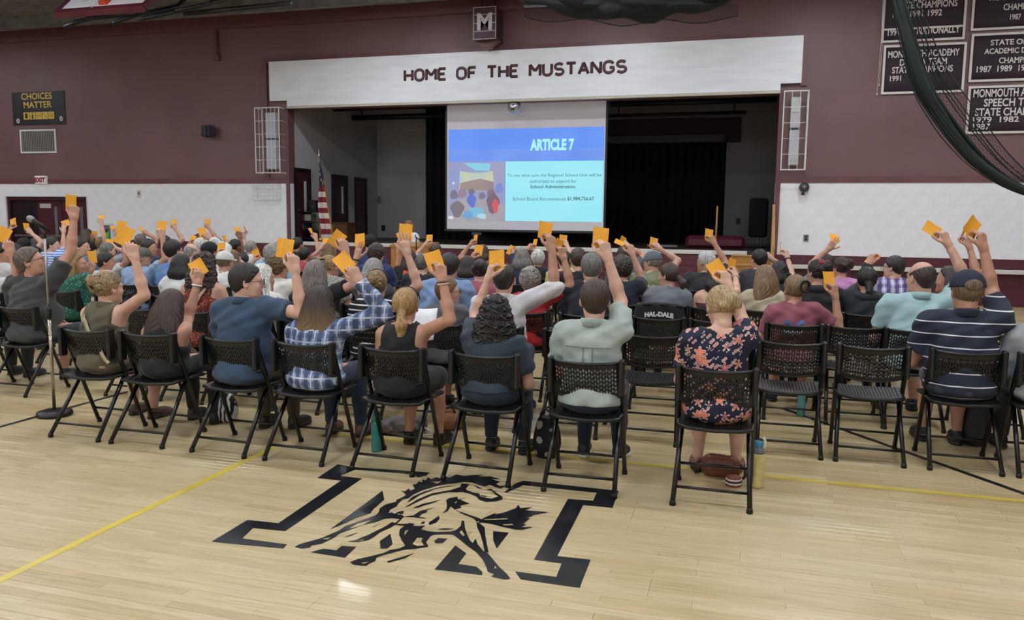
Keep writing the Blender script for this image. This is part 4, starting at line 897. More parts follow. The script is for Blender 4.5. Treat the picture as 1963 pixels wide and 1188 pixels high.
# ================================================================== SOFT SHAPES (signed distance, surface nets)
def rotz(a): c, s = math.cos(a), math.sin(a); return np.array([[c, -s, 0], [s, c, 0], [0, 0, 1.]])
def rotx(a): c, s = math.cos(a), math.sin(a); return np.array([[1., 0, 0], [0, c, -s], [0, s, c]])
def cap(a, b, ra, rb, k=.03, clip=None): return ('c', np.asarray(a, float), np.asarray(b, float), ra, rb, k, clip)
def ell(c, r, k=.04, R=None, sub=False): return ('e', np.asarray(c, float), np.asarray(r, float), R, k, sub)
def sdf(prims, h, inf=0.0, post=None):
    lo = np.full(3, 9e9); hi = -lo
    for p in prims:
        if p[0] == 'c': r = max(p[3], p[4])+inf; l, u = np.minimum(p[1], p[2])-r, np.maximum(p[1], p[2])+r
        else:
            if p[5]: continue
            r = (p[2].max() if p[3] is not None else p[2])+inf; l, u = p[1]-r, p[1]+r
        lo = np.minimum(lo, l); hi = np.maximum(hi, u)
    lo = lo-2.5*h; n = np.ceil((hi+2.5*h-lo)/h).astype(int)+1
    D = np.full(n, .5, np.float32); ax = [(lo[i]+h*np.arange(n[i])).astype(np.float32) for i in range(3)]
    for p in prims:
        k = p[5] if p[0] == 'c' else p[4]; mg = k+2*h
        if p[0] == 'c': r = max(p[3], p[4])+inf+mg; l, u = np.minimum(p[1], p[2])-r, np.maximum(p[1], p[2])+r
        else: r = (p[2].max() if p[3] is not None else p[2])+inf+mg; l, u = p[1]-r, p[1]+r
        i0 = np.maximum(0, np.floor((l-lo)/h).astype(int)); i1 = np.minimum(n, np.ceil((u-lo)/h).astype(int)+1)
        if (i1 <= i0).any(): continue
        X = ax[0][i0[0]:i1[0], None, None]; Y = ax[1][None, i0[1]:i1[1], None]; Z = ax[2][None, None, i0[2]:i1[2]]
        if p[0] == 'c':
            a, b, ra, rb = p[1], p[2], p[3]+inf, p[4]+inf; ba = b-a; L2 = float(ba@ba)+1e-9
            px, py, pz = X-a[0], Y-a[1], Z-a[2]
            t = np.clip((px*ba[0]+py*ba[1]+pz*ba[2])/L2, 0, 1)
            d = np.sqrt((px-t*ba[0])**2+(py-t*ba[1])**2+(pz-t*ba[2])**2)-(ra+(rb-ra)*t)
            if p[6] is not None:
                c0, nn = p[6]; d = np.maximum(d, (X-c0[0])*nn[0]+(Y-c0[1])*nn[1]+(Z-c0[2])*nn[2])
        else:
            c, rr, R = p[1], p[2]+(0 if p[5] else inf), p[3]
            px, py, pz = X-c[0], Y-c[1], Z-c[2]
            if R is not None: px, py, pz = (px*R[0, 0]+py*R[1, 0]+pz*R[2, 0], px*R[0, 1]+py*R[1, 1]+pz*R[2, 1], px*R[0, 2]+py*R[1, 2]+pz*R[2, 2])
            k0 = np.sqrt((px/rr[0])**2+(py/rr[1])**2+(pz/rr[2])**2); k1 = np.sqrt((px/rr[0]**2)**2+(py/rr[1]**2)**2+(pz/rr[2]**2)**2)+1e-6
            d = k0*(k0-1)/k1
        B = D[i0[0]:i1[0], i0[1]:i1[1], i0[2]:i1[2]]
        if p[0] == 'e' and p[5]:
            hh = np.clip(.5-.5*(B+d)/k, 0, 1); D[i0[0]:i1[0], i0[1]:i1[1], i0[2]:i1[2]] = B*(1-hh)-d*hh+k*hh*(1-hh)
        else:
            hh = np.clip(.5+.5*(B-d)/k, 0, 1); D[i0[0]:i1[0], i0[1]:i1[1], i0[2]:i1[2]] = B*(1-hh)+d*hh-k*hh*(1-hh)
    if post is not None: D = post(D, ax[0][:, None, None], ax[1][None, :, None], ax[2][None, None, :])
    return nets(D, lo, h)
CORN = np.array([(i, j, k) for i in (0, 1) for j in (0, 1) for k in (0, 1)])
EDGES = [(a, b) for a in range(8) for b in range(a+1, 8) if np.abs(CORN[a]-CORN[b]).sum() == 1]
def nets(D, lo, h):
    I = (D < 0); n = np.array(D.shape)
    s = np.zeros(n-1, np.int8)
    for (i, j, k) in CORN: s += I[i:n[0]-1+i, j:n[1]-1+j, k:n[2]-1+k]
    act = (s > 0) & (s < 8); C = np.argwhere(act)
    if len(C) == 0: return np.zeros((0, 3)), np.zeros((0, 4), int)
    vid = np.full(act.shape, -1, np.int32); vid[act] = np.arange(len(C))
    val = np.stack([D[C[:, 0]+i, C[:, 1]+j, C[:, 2]+k] for (i, j, k) in CORN], 1)
    acc = np.zeros((len(C), 3)); cnt = np.zeros(len(C))
    for a, b in EDGES:
        va, vb = val[:, a], val[:, b]; m = (va < 0) != (vb < 0); t = np.where(m, va/np.where(m, va-vb, 1), 0)
        acc += (CORN[a]+(CORN[b]-CORN[a])*t[:, None])*m[:, None]; cnt += m
    V = (C+acc/cnt[:, None])*h+lo
    F = []
    for ax_ in range(3):
        u, v = (ax_+1) % 3, (ax_+2) % 3
        sl0 = [slice(1, -1)]*3; sl1 = [slice(1, -1)]*3; sl0[ax_] = slice(0, -1); sl1[ax_] = slice(1, None)
        A, B = I[tuple(sl0)], I[tuple(sl1)]; E = np.argwhere(A != B); ins = A[A != B]
        off = np.ones(3, int); off[ax_] = 0; E = E+off
        def cell(du, dv): c = E.copy(); c[:, u] += du; c[:, v] += dv; return vid[c[:, 0], c[:, 1], c[:, 2]]
        q_ = np.stack([cell(-1, -1), cell(0, -1), cell(0, 0), cell(-1, 0)], 1)
        q_[~ins] = q_[~ins][:, ::-1]; F.append(q_)
    F = np.concatenate(F); F = F[(F >= 0).all(1)]
    return V, F

# ------------------------------------------------------------------ head library (origin at the middle of the head, face towards +Y)
def head_prims(kind):
    j = {'m': 1.0, 'f': .92, 'c': .9}[kind]
    p = [ell((0, -.012, .030), (.076, .097, .090), .02), ell((0, .022, -.035), (.064*j, .070, .085), .03), ell((0, .040, -.078), (.047*j, .05, .040), .03),
         cap((-.038, .076, .022), (.038, .076, .022), .013, .013, .02), ell((.040, .062, -.028), (.022, .022, .022), .02), ell((-.040, .062, -.028), (.022, .022, .022), .02),
         ell((0, .082, -.100), (.022*j, .018, .018), .02)]
    for s in (-1, 1): p.append(ell((s*.031, .094, .004), (.017, .014, .011), .008, None, True))
    p += [cap((0, .088, .012), (0, .108, -.026), .009, .012, .012), ell((.011, .099, -.030), (.008, .009, .007), .006), ell((-.011, .099, -.030), (.008, .009, .007), .006),
          cap((-.019, .082, -.062), (.019, .082, -.062), .0075, .0075, .006), cap((-.015, .080, -.073), (.015, .080, -.073), .008, .008, .006)]
    for s in (-1, 1):
        p.append(ell((s*.031, .079, .004), (.0135, .0125, .0115), .002))
        p.append(ell((s*.079, -.006, -.004), (.010, .020, .031), .006, rotz(s*.35))); p.append(ell((s*.086, -.003, .002), (.006, .010, .016), .005, None, True))
    p.append(cap((0, -.022, -.05), (0, -.034, -.115), .053*j, .052*j, .03))
    return p
HEADS = {}
def head_lib(kind, lod):
    k = (kind, lod)
    if k not in HEADS:
        V, F = sdf(head_prims(kind), .0062 if lod == 0 else .0095)
        c = V[F].mean(1); mi = np.zeros(len(F), int)
        for s in (-1, 1):
            e = np.array([s*.031, .079, .004]); d = np.linalg.norm((c-e)/[.0145, .0135, .0095], axis=1); mi[(d < 1.12) & (c[:, 1] > .083)] = 1
            mi[(np.abs(c[:, 0]-e[0]) < .0058) & (np.abs(c[:, 2]-e[2]) < .0062) & (c[:, 1] > .085)] = 2
        mi[(np.abs(c[:, 0]) < .024) & (c[:, 2] < -.055) & (c[:, 2] > -.08) & (c[:, 1] > .082)] = 3
        HEADS[k] = (V, F, mi)
    return HEADS[k]
# ------------------------------------------------------------------ hand library (wrist at origin, fingers +Z, palm faces +Y, thumb +X: a left hand)
def hand_prims(pose):
    p = []; mcp = [(.030, .0, .088), (.010, -.002, .093), (-.011, -.001, .088), (-.029, .002, .079)]
    ln_ = [(.043, .025, .020), (.047, .028, .021), (.043, .026, .020), (.034, .020, .018)]
    fl = {'pinch': [(52, 46, 26), (60, 58, 34), (66, 64, 38), (70, 66, 40)], 'open': [(12, 10, 6), (8, 8, 5), (10, 10, 6), (14, 12, 8)], 'rest': [(26, 30, 18), (28, 34, 20), (30, 36, 20), (32, 36, 22)], 'fist': [(78, 84, 40), (82, 88, 44), (84, 88, 44), (84, 86, 44)]}[pose]
    spread = {'open': (.16, .04, -.07, -.2)}.get(pose, (.05, .01, -.03, -.07))
    for m, w_ in zip(mcp, (.0135, .0135, .0128, .0118)): p.append(cap((m[0]*.62, .002, .0), m, .016, w_, .014))
    p.append(ell((.024, .013, .036), (.017, .014, .034), .014)); p.append(ell((-.02, .011, .03), (.014, .011, .03), .012))
    p.append(cap((0, 0, -.05), (0, 0, .01), .027, .025, .02))
    for m, l_, f_, sp_, r0 in zip(mcp, ln_, fl, spread, (.0092, .0094, .009, .008)):
        a = 0; q0 = np.array(m, float)
        for i in range(3):
            a += math.radians(f_[i]); d = np.array([math.sin(sp_)*math.cos(a), math.sin(a), math.cos(a)*math.cos(sp_)]); q1 = q0+d*l_[i]
            p.append(cap(q0, q1, r0*(1-.08*i), r0*(1-.08*(i+1)), .004)); q0 = q1
    th = {'pinch': [(.030, .010, .026), (.050, .036, .060), (.044, .060, .082), (.036, .075, .098)], 'open': [(.030, .008, .024), (.058, .016, .052), (.076, .020, .078), (.088, .022, .098)], 'rest': [(.030, .010, .024), (.050, .026, .056), (.052, .036, .082), (.050, .042, .102)], 'fist': [(.030, .010, .026), (.048, .038, .058), (.036, .058, .078), (.014, .064, .086)]}[pose]
    for i in range(3): p.append(cap(th[i], th[i+1], (.0145, .0112, .0098)[i], (.0112, .0098, .0085)[i], .008))
    return p
HANDS = {}
def hand_lib(pose, lod):
    k = (pose, lod)
    if k not in HANDS: HANDS[k] = sdf(hand_prims(pose), .0042 if lod == 0 else .0068)
    return HANDS[k]

# ------------------------------------------------------------------ hair
def hair_mat(col, tip=None):
    k = 'hair_'+col+str(tip)
    if k in _M: return _M[k]
    m, t, b = nt(k); tc = N(t, 'ShaderNodeTexCoord'); mp = N(t, 'ShaderNodeMapping'); mp.inputs['Scale'].default_value = (95, 95, 5)
    t.links.new(tc.outputs['Object'], mp.inputs['Vector']); nz = N(t, 'ShaderNodeTexNoise', i_Scale=1.0, i_Detail=3.0, i_Distortion=.6); t.links.new(mp.outputs[0], nz.inputs['Vector'])
    c = lin(col); r = t.nodes.new('ShaderNodeValToRGB'); r.color_ramp.elements[0].position = .32; r.color_ramp.elements[1].position = .7
    r.color_ramp.elements[0].color = (*[v*.45 for v in c], 1); r.color_ramp.elements[1].color = (*[min(1, v*1.55) for v in c], 1); t.links.new(nz.outputs['Fac'], r.inputs[0])
    out = r.outputs[0]
    if tip:
        sx = N(t, 'ShaderNodeSeparateXYZ'); t.links.new(tc.outputs['Object'], sx.inputs[0]); mr = N(t, 'ShaderNodeMapRange'); mr.inputs[1].default_value = .0; mr.inputs[2].default_value = -.24; t.links.new(sx.outputs['Z'], mr.inputs[0])
        mx = N(t, 'ShaderNodeMix', data_type='RGBA'); t.links.new(mr.outputs[0], mx.inputs[0]); t.links.new(out, mx.inputs[6])
        r2 = t.nodes.new('ShaderNodeValToRGB'); c2 = lin(tip); r2.color_ramp.elements[0].color = (*[v*.5 for v in c2], 1); r2.color_ramp.elements[1].color = (*[min(1, v*1.4) for v in c2], 1); t.links.new(nz.outputs['Fac'], r2.inputs[0]); t.links.new(r2.outputs[0], mx.inputs[7]); out = mx.outputs[2]
    t.links.new(out, b.inputs['Base Color']); b.inputs['Roughness'].default_value = .48
    bp = N(t, 'ShaderNodeBump', i_Strength=.55, i_Distance=.006); t.links.new(nz.outputs['Fac'], bp.inputs['Height']); t.links.new(bp.outputs[0], b.inputs['Normal'])
    _M[k] = m; return m
HAIRS = {}
def hair_lib(style, lod):
    k = (style, lod)
    if k in HAIRS: return HAIRS[k]
    base = (0, -.013, .032); th = {'buzz': .004, 'bald': .0035, 'thin': .006, 'curly': .022, 'longcurly': .022}.get(style, .012)
    p = [ell(base, (.076+th, .097+th, .090+th), .02)]
    low, slope, front = -.074, 1.15, .040
    amp, fr = .0028, 46
    if style in ('short', 'thin', 'buzz', 'bald'): p.append(ell((0, -.055, -.02), (.060+th*.5, .046+th*.5, .066), .03))
    if style == 'curly': low = -.075; amp = .010; fr = 21; p.append(ell((0, -.05, -.02), (.082, .065, .075), .03))
    if style in ('lob', 'lobs'):
        d = -.22 if style == 'lob' else -.13; low = d-.1; slope = .15; front = .012
        p += [ell((0, -.035, -.05), (.108, .097, .13), .03), ell((0, -.055, d*.62), (.118, .082, abs(d)*.52), .05), ell((.055, -.045, d*.75), (.05, .055, abs(d)*.4), .04), ell((-.055, -.045, d*.75), (.05, .055, abs(d)*.4), .04)]
    if style in ('long', 'longcurly'):
        low = -.6; slope = .1; front = .010; wv = style == 'longcurly'
        p += [ell((0, -.04, -.05), (.110+.012*wv, .100, .14), .03), ell((0, -.075, -.15), (.132+.015*wv, .076, .17), .05), ell((.064, -.088, -.22), (.066, .05, .12), .04), ell((-.064, -.088, -.21), (.066, .05, .12), .04), ell((0, -.09, -.24), (.06, .045, .10), .04)]
        if wv: amp = .011; fr = 15
    if style == 'pony':
        p += [ell((0, -.118, -.035), (.022, .02, .022), .02), cap((0, -.125, -.04), (.004, -.150, -.11), .026, .036, .02), cap((.004, -.150, -.11), (.006, -.135, -.22), .036, .030, .02), cap((.006, -.135, -.22), (.012, -.118, -.285), .030, .010, .02)]
    if style == 'lowpony': p += [ell((0, -.118, -.02), (.022, .022, .022), .02), cap((0, -.13, -.02), (0, -.170, -.06), .03, .036, .02), cap((0, -.170, -.06), (0, -.160, -.13), .036, .014, .02)]
    if style == 'bun': amp = .006; fr = 19; p += [ell((.008, -.118, .066), (.056, .046, .050), .014), ell((-.040, -.108, .040), (.032, .030, .032), .012), ell((.046, -.112, .028), (.030, .028, .034), .012), ell((.0, -.115, .005), (.034, .024, .028), .012)]
    if style == 'lowbun': p += [ell((.030, -.128, .012), (.046, .036, .042), .012), ell((.064, -.124, -.012), (.026, .026, .030), .010), ell((-.008, -.122, -.016), (.034, .026, .030), .012), ell((.052, -.120, .045), (.024, .022, .026), .010)]
    if style == 'bunclip': p += [ell((.015, -.108, .045), (.046, .040, .060), .02), ell((.03, -.095, .09), (.035, .03, .028), .02)]
    if style == 'braid':
        p.append(cap((0, -.10, -.03), (0, -.125, -.09), .034, .03, .02))
        for i in range(11): p.append(ell(((.010 if i % 2 else -.010), -.132-.012*math.sin(i*.3), -.085-i*.026), (.024-.0012*i, .020, .021), .008))
    if style == 'capback': low = -.075
    sealed = style in ('pony', 'lowpony', 'bun', 'lowbun', 'bunclip', 'braid')
    def post(D, X, Y, Z):
        if style in ('short', 'thin', 'buzz', 'bald', 'curly'): D = D+(.010 if style != 'curly' else .016)*np.clip((.02-Z)/.09, 0, 1)
        an = np.arctan2(X, -(Y-.02)); r = D+amp*np.sin(fr*an+(26 if amp > .005 else 9)*np.sin(Z*(34 if amp > .005 else 17)+1.3*np.sin(an*3)))*np.cos(Z*(60 if amp > .005 else 4))
        face = Y-(front+.75*np.maximum(Z-.02, 0)+.30*np.maximum(Z-.075, 0)); under = -(Z-low)+slope*np.maximum(Y+.05, 0)
        if sealed: under = np.where((Y < -.098), -9, under)
        r = np.maximum(r, np.maximum(face, under))
        if style == 'bald': r = np.maximum(r, (Z-.078)+.5*(Y+.05))
        if style == 'thin': r = np.maximum(r, .030-np.sqrt(X**2+(Y+.045)**2+(Z-.125)**2))
        if style == 'capback': r = np.maximum(r, Z-.052)
        return r
    V, F = sdf(p, .0062 if lod == 0 else .0098, 0, post)
    m = mesh('hair', V, F, True); HAIRS[k] = m; return m
CAPS = {}
def cap_mesh(flat, brim, lod):
    k = (flat, brim, lod)
    if k in CAPS: return CAPS[k]
    z = .034 if not flat else .040
    p = [ell((0, -.012, z), (.097, .118, .106 if not flat else .086), .02)]
    def post(D, X, Y, Z): return np.maximum(D, -(Z-.028+.12*(Y)))
    V, F = sdf(p, .0062, 0, post); crown = mesh('crown', V, F, True)
    P = MB(); n = 14; pts = [(.075*math.sin(a)*1.05, .075+.085*math.cos(a)) for a in np.linspace(-1.35, 1.35, n)]; poly = pts+[(.08, .075), (-.08, .075)]
    P.prism([(x, y) for x, y in pts], .0, .006, lambda u, v, d: (u, v, .040+d-(v-.08)*.18-3.0*u*u))
    CAPS[k] = (crown, P.mesh('brim')); return CAPS[k]

# ------------------------------------------------------------------ cloth patterns
def cloth(col):
    if isinstance(col, str) and col.startswith('#'): return plain('cloth_'+col, col, .85, var=.09, scale=8, bump=.6, sheen=.1, stretch=(1, 1, 1.6))
    k = 'print_'+col
    if k in _M: return _M[k]
    m, t, b = nt(k); b.inputs['Roughness'].default_value = .85; tc = N(t, 'ShaderNodeTexCoord'); ob = tc.outputs['Object']
    def wave(axis, scale, lo_, hi_, rot=0):
        sx = N(t, 'ShaderNodeSeparateXYZ'); t.links.new(ob, sx.inputs[0]); mu = N(t, 'ShaderNodeMath', operation='MULTIPLY'); mu.inputs[1].default_value = scale; t.links.new(sx.outputs[axis], mu.inputs[0])
        fr_ = N(t, 'ShaderNodeMath', operation='FRACT'); t.links.new(mu.outputs[0], fr_.inputs[0]); gt = N(t, 'ShaderNodeMath', operation='COMPARE'); gt.inputs[1].default_value = lo_; gt.inputs[2].default_value = hi_; t.links.new(fr_.outputs[0], gt.inputs[0]); return gt.outputs[0]
    def mixc(f, a, c, fac=1.0):
        mx = N(t, 'ShaderNodeMix', data_type='RGBA')
        if fac != 1.0:
            mu = N(t, 'ShaderNodeMath', operation='MULTIPLY'); mu.inputs[1].default_value = fac; t.links.new(f, mu.inputs[0]); f = mu.outputs[0]
        t.links.new(f, mx.inputs[0])
        for s_, v in ((6, a), (7, c)):
            if isinstance(v, str): mx.inputs[s_].default_value = (*lin(v), 1)
            else: t.links.new(v, mx.inputs[s_])
        return mx.outputs[2]
    def vor(scale, thr, feature='F1'):
        v = N(t, 'ShaderNodeTexVoronoi', feature=feature); v.inputs['Scale'].default_value = scale; t.links.new(ob, v.inputs['Vector'])
        lt = N(t, 'ShaderNodeMath', operation='LESS_THAN'); lt.inputs[1].default_value = thr; t.links.new(v.outputs['Distance'], lt.inputs[0]); return lt.outputs[0], v
    if col == 'plaid':
        o = mixc(wave('X', 14, .25, .22), '#8ea4cc', '#3c4462', .85); o = mixc(wave('Z', 12, .3, .2), o, '#4b5878', .7); o = mixc(wave('X', 14, .72, .06), o, '#dfe4ee', .8); o = mixc(wave('Z', 12, .75, .07), o, '#dfe4ee', .75); o = mixc(wave('Y', 14, .3, .2), o, '#2e3650', .4)
    elif col == 'purpleplaid':
        o = mixc(wave('X', 11, .25, .22), '#b9b3d2', '#4b3f78', .85); o = mixc(wave('Z', 11, .3, .22), o, '#4b3f78', .6); o = mixc(wave('X', 11, .75, .06), o, '#eeeaf4', .8)
    elif col == 'navystripe': o = mixc(wave('Z', 11.5, .5, .045), '#22283a', '#dcdcdf')
    elif col == 'bwstripe': o = mixc(wave('Z', 22, .5, .13), '#121216', '#d9d9d9')
    elif col == 'bluestripe': o = mixc(wave('Z', 26, .5, .25), '#c9d6ee', '#5f82c8')
    elif col == 'orangeblack': o = mixc(wave('X', 2.4, .5, .42), '#d2542a', '#17171b')
    elif col == 'polka': f, _v = vor(30, .22); o = mixc(f, '#dcdad6', '#15151a')
    elif col == 'greendot': f, _v = vor(45, .2); o = mixc(f, '#1f5a46', '#bcd6c6')
    elif col == 'greyfloral': f, _v = vor(60, .34); o = mixc(f, '#7e8279', '#c4c6ba')
    elif col == 'redleaf':
        v = N(t, 'ShaderNodeTexVoronoi', feature='DISTANCE_TO_EDGE'); v.inputs['Scale'].default_value = 62; mp = N(t, 'ShaderNodeMapping'); mp.inputs['Rotation'].default_value = (0, .7, .4); mp.inputs['Scale'].default_value = (1.6, 1, .8); t.links.new(ob, mp.inputs['Vector']); t.links.new(mp.outputs[0], v.inputs['Vector'])
        lt = N(t, 'ShaderNodeMath', operation='GREATER_THAN'); lt.inputs[1].default_value = .12; t.links.new(v.outputs['Distance'], lt.inputs[0]); v2 = N(t, 'ShaderNodeTexVoronoi'); v2.inputs['Scale'].default_value = 62; t.links.new(mp.outputs[0], v2.inputs['Vector'])
        rr = ramp(t, [(0, '#7a2a22'), (.5, '#a8402c'), (1, '#d08a66')]); t.links.new(v2.outputs['Color'], rr.inputs[0]); o = mixc(lt.outputs[0], '#24120f', rr.outputs[0])
    elif col == 'floral':
        # flowers with petals: distance to the cell point, modulated by the angle about it
        def flowers(scale, thr, amp_, petals, off):
            mp = N(t, 'ShaderNodeMapping'); mp.inputs['Location'].default_value = off; mp.inputs['Scale'].default_value = (scale, scale*.35, scale); t.links.new(ob, mp.inputs['Vector'])
            v = N(t, 'ShaderNodeTexVoronoi'); v.inputs['Scale'].default_value = 1; v.inputs['Randomness'].default_value = .75; t.links.new(mp.outputs[0], v.inputs['Vector'])
            sb = N(t, 'ShaderNodeVectorMath', operation='SUBTRACT'); t.links.new(mp.outputs[0], sb.inputs[0]); t.links.new(v.outputs['Position'], sb.inputs[1]); sx = N(t, 'ShaderNodeSeparateXYZ'); t.links.new(sb.outputs[0], sx.inputs[0])
            at = N(t, 'ShaderNodeMath', operation='ARCTAN2'); t.links.new(sx.outputs['Z'], at.inputs[0]); t.links.new(sx.outputs['X'], at.inputs[1]); mu = N(t, 'ShaderNodeMath', operation='MULTIPLY'); mu.inputs[1].default_value = petals; t.links.new(at.outputs[0], mu.inputs[0])
            si = N(t, 'ShaderNodeMath', operation='SINE'); t.links.new(mu.outputs[0], si.inputs[0]); ma = N(t, 'ShaderNodeMath', operation='MULTIPLY_ADD'); ma.inputs[1].default_value = amp_; ma.inputs[2].default_value = thr; t.links.new(si.outputs[0], ma.inputs[0])
            df = N(t, 'ShaderNodeMath', operation='SUBTRACT'); t.links.new(ma.outputs[0], df.inputs[0]); t.links.new(v.outputs['Distance'], df.inputs[1])
            g1 = N(t, 'ShaderNodeMath', operation='GREATER_THAN'); g1.inputs[1].default_value = 0; t.links.new(df.outputs[0], g1.inputs[0]); g2 = N(t, 'ShaderNodeMath', operation='GREATER_THAN'); g2.inputs[1].default_value = .05; t.links.new(df.outputs[0], g2.inputs[0]); g3 = N(t, 'ShaderNodeMath', operation='GREATER_THAN'); g3.inputs[1].default_value = .2; t.links.new(df.outputs[0], g3.inputs[0])
            return g1.outputs[0], g2.outputs[0], g3.outputs[0], v.outputs['Color']
        a1, a2, a3, cc = flowers(12.5, .38, .11, 5, (0, 0, 0)); b1, b2, b3, c2 = flowers(22, .30, .13, 2, (.4, .2, .3))
        rr = ramp(t, [(0, '#c8586a'), (.5, '#e0825e'), (1, '#a83a58')]); t.links.new(cc, rr.inputs[0]); r2 = ramp(t, [(0, '#caa79a'), (.5, '#c77f62'), (1, '#7e6f8c')]); t.links.new(c2, r2.inputs[0])
        o = mixc(b1, '#171a33', '#d8cbc6'); o = mixc(b2, o, r2.outputs[0]); o = mixc(a1, o, '#e9c9bd'); o = mixc(a2, o, rr.outputs[0]); o = mixc(a3, o, '#e8946a')
    t.links.new(o, b.inputs['Base Color'])
    nz = N(t, 'ShaderNodeTexNoise', i_Scale=9.0, i_Detail=3.0); t.links.new(ob, nz.inputs['Vector']); bp = N(t, 'ShaderNodeBump', i_Strength=.3, i_Distance=.01); t.links.new(nz.outputs['Fac'], bp.inputs['Height']); t.links.new(bp.outputs[0], b.inputs['Normal'])
    _M[k] = m; return m
def skin_mat(i):
    k = 'skin_%d' % i
    if k in _M: return _M[k]
    c = ['#c99d88', '#c0917a', '#7d5240', '#d1a792', '#b98a72'][i]
    m = plain(k, c, .5, var=.05, scale=22, bump=.04); b = m.node_tree.nodes['Principled BSDF']; b.inputs['Subsurface Weight'].default_value = .06; b.inputs['Subsurface Radius'].default_value = (.02, .008, .004)
    return m
M_EYE = plain('eye_white', '#e6e2dc', .2, var=.01); M_IRIS = plain('eye_dark', '#2b1d16', .15); M_LIP = plain('lips', '#a3655c', .45)
def shoe_mesh():
    p = [ell((0, .06, .045), (.042, .085, .042), .03), ell((0, .13, .036), (.043, .06, .034), .03), ell((0, -.01, .05), (.036, .045, .05), .03), cap((0, 0, .06), (0, -.005, .09), .036, .036, .02)]
    def post(D, X, Y, Z): return np.maximum(np.maximum(D, -(Z-.016)), (Z-.098))
    u = mesh('shoe', *sdf(p, .0095, 0, post), True)
    q_ = [ell((0, .06, .02), (.046, .09, .03), .03), ell((0, .13, .02), (.046, .064, .03), .03), ell((0, -.01, .02), (.039, .048, .03), .03)]
    def post2(D, X, Y, Z): return np.maximum(np.maximum(D, -Z), Z-.026)
    return u, mesh('sole', *sdf(q_, .0095, 0, post2), True)
SHOE = shoe_mesh()
M_CARD = plain('orange_card', '#eaa62c', .65, var=.03, scale=60)
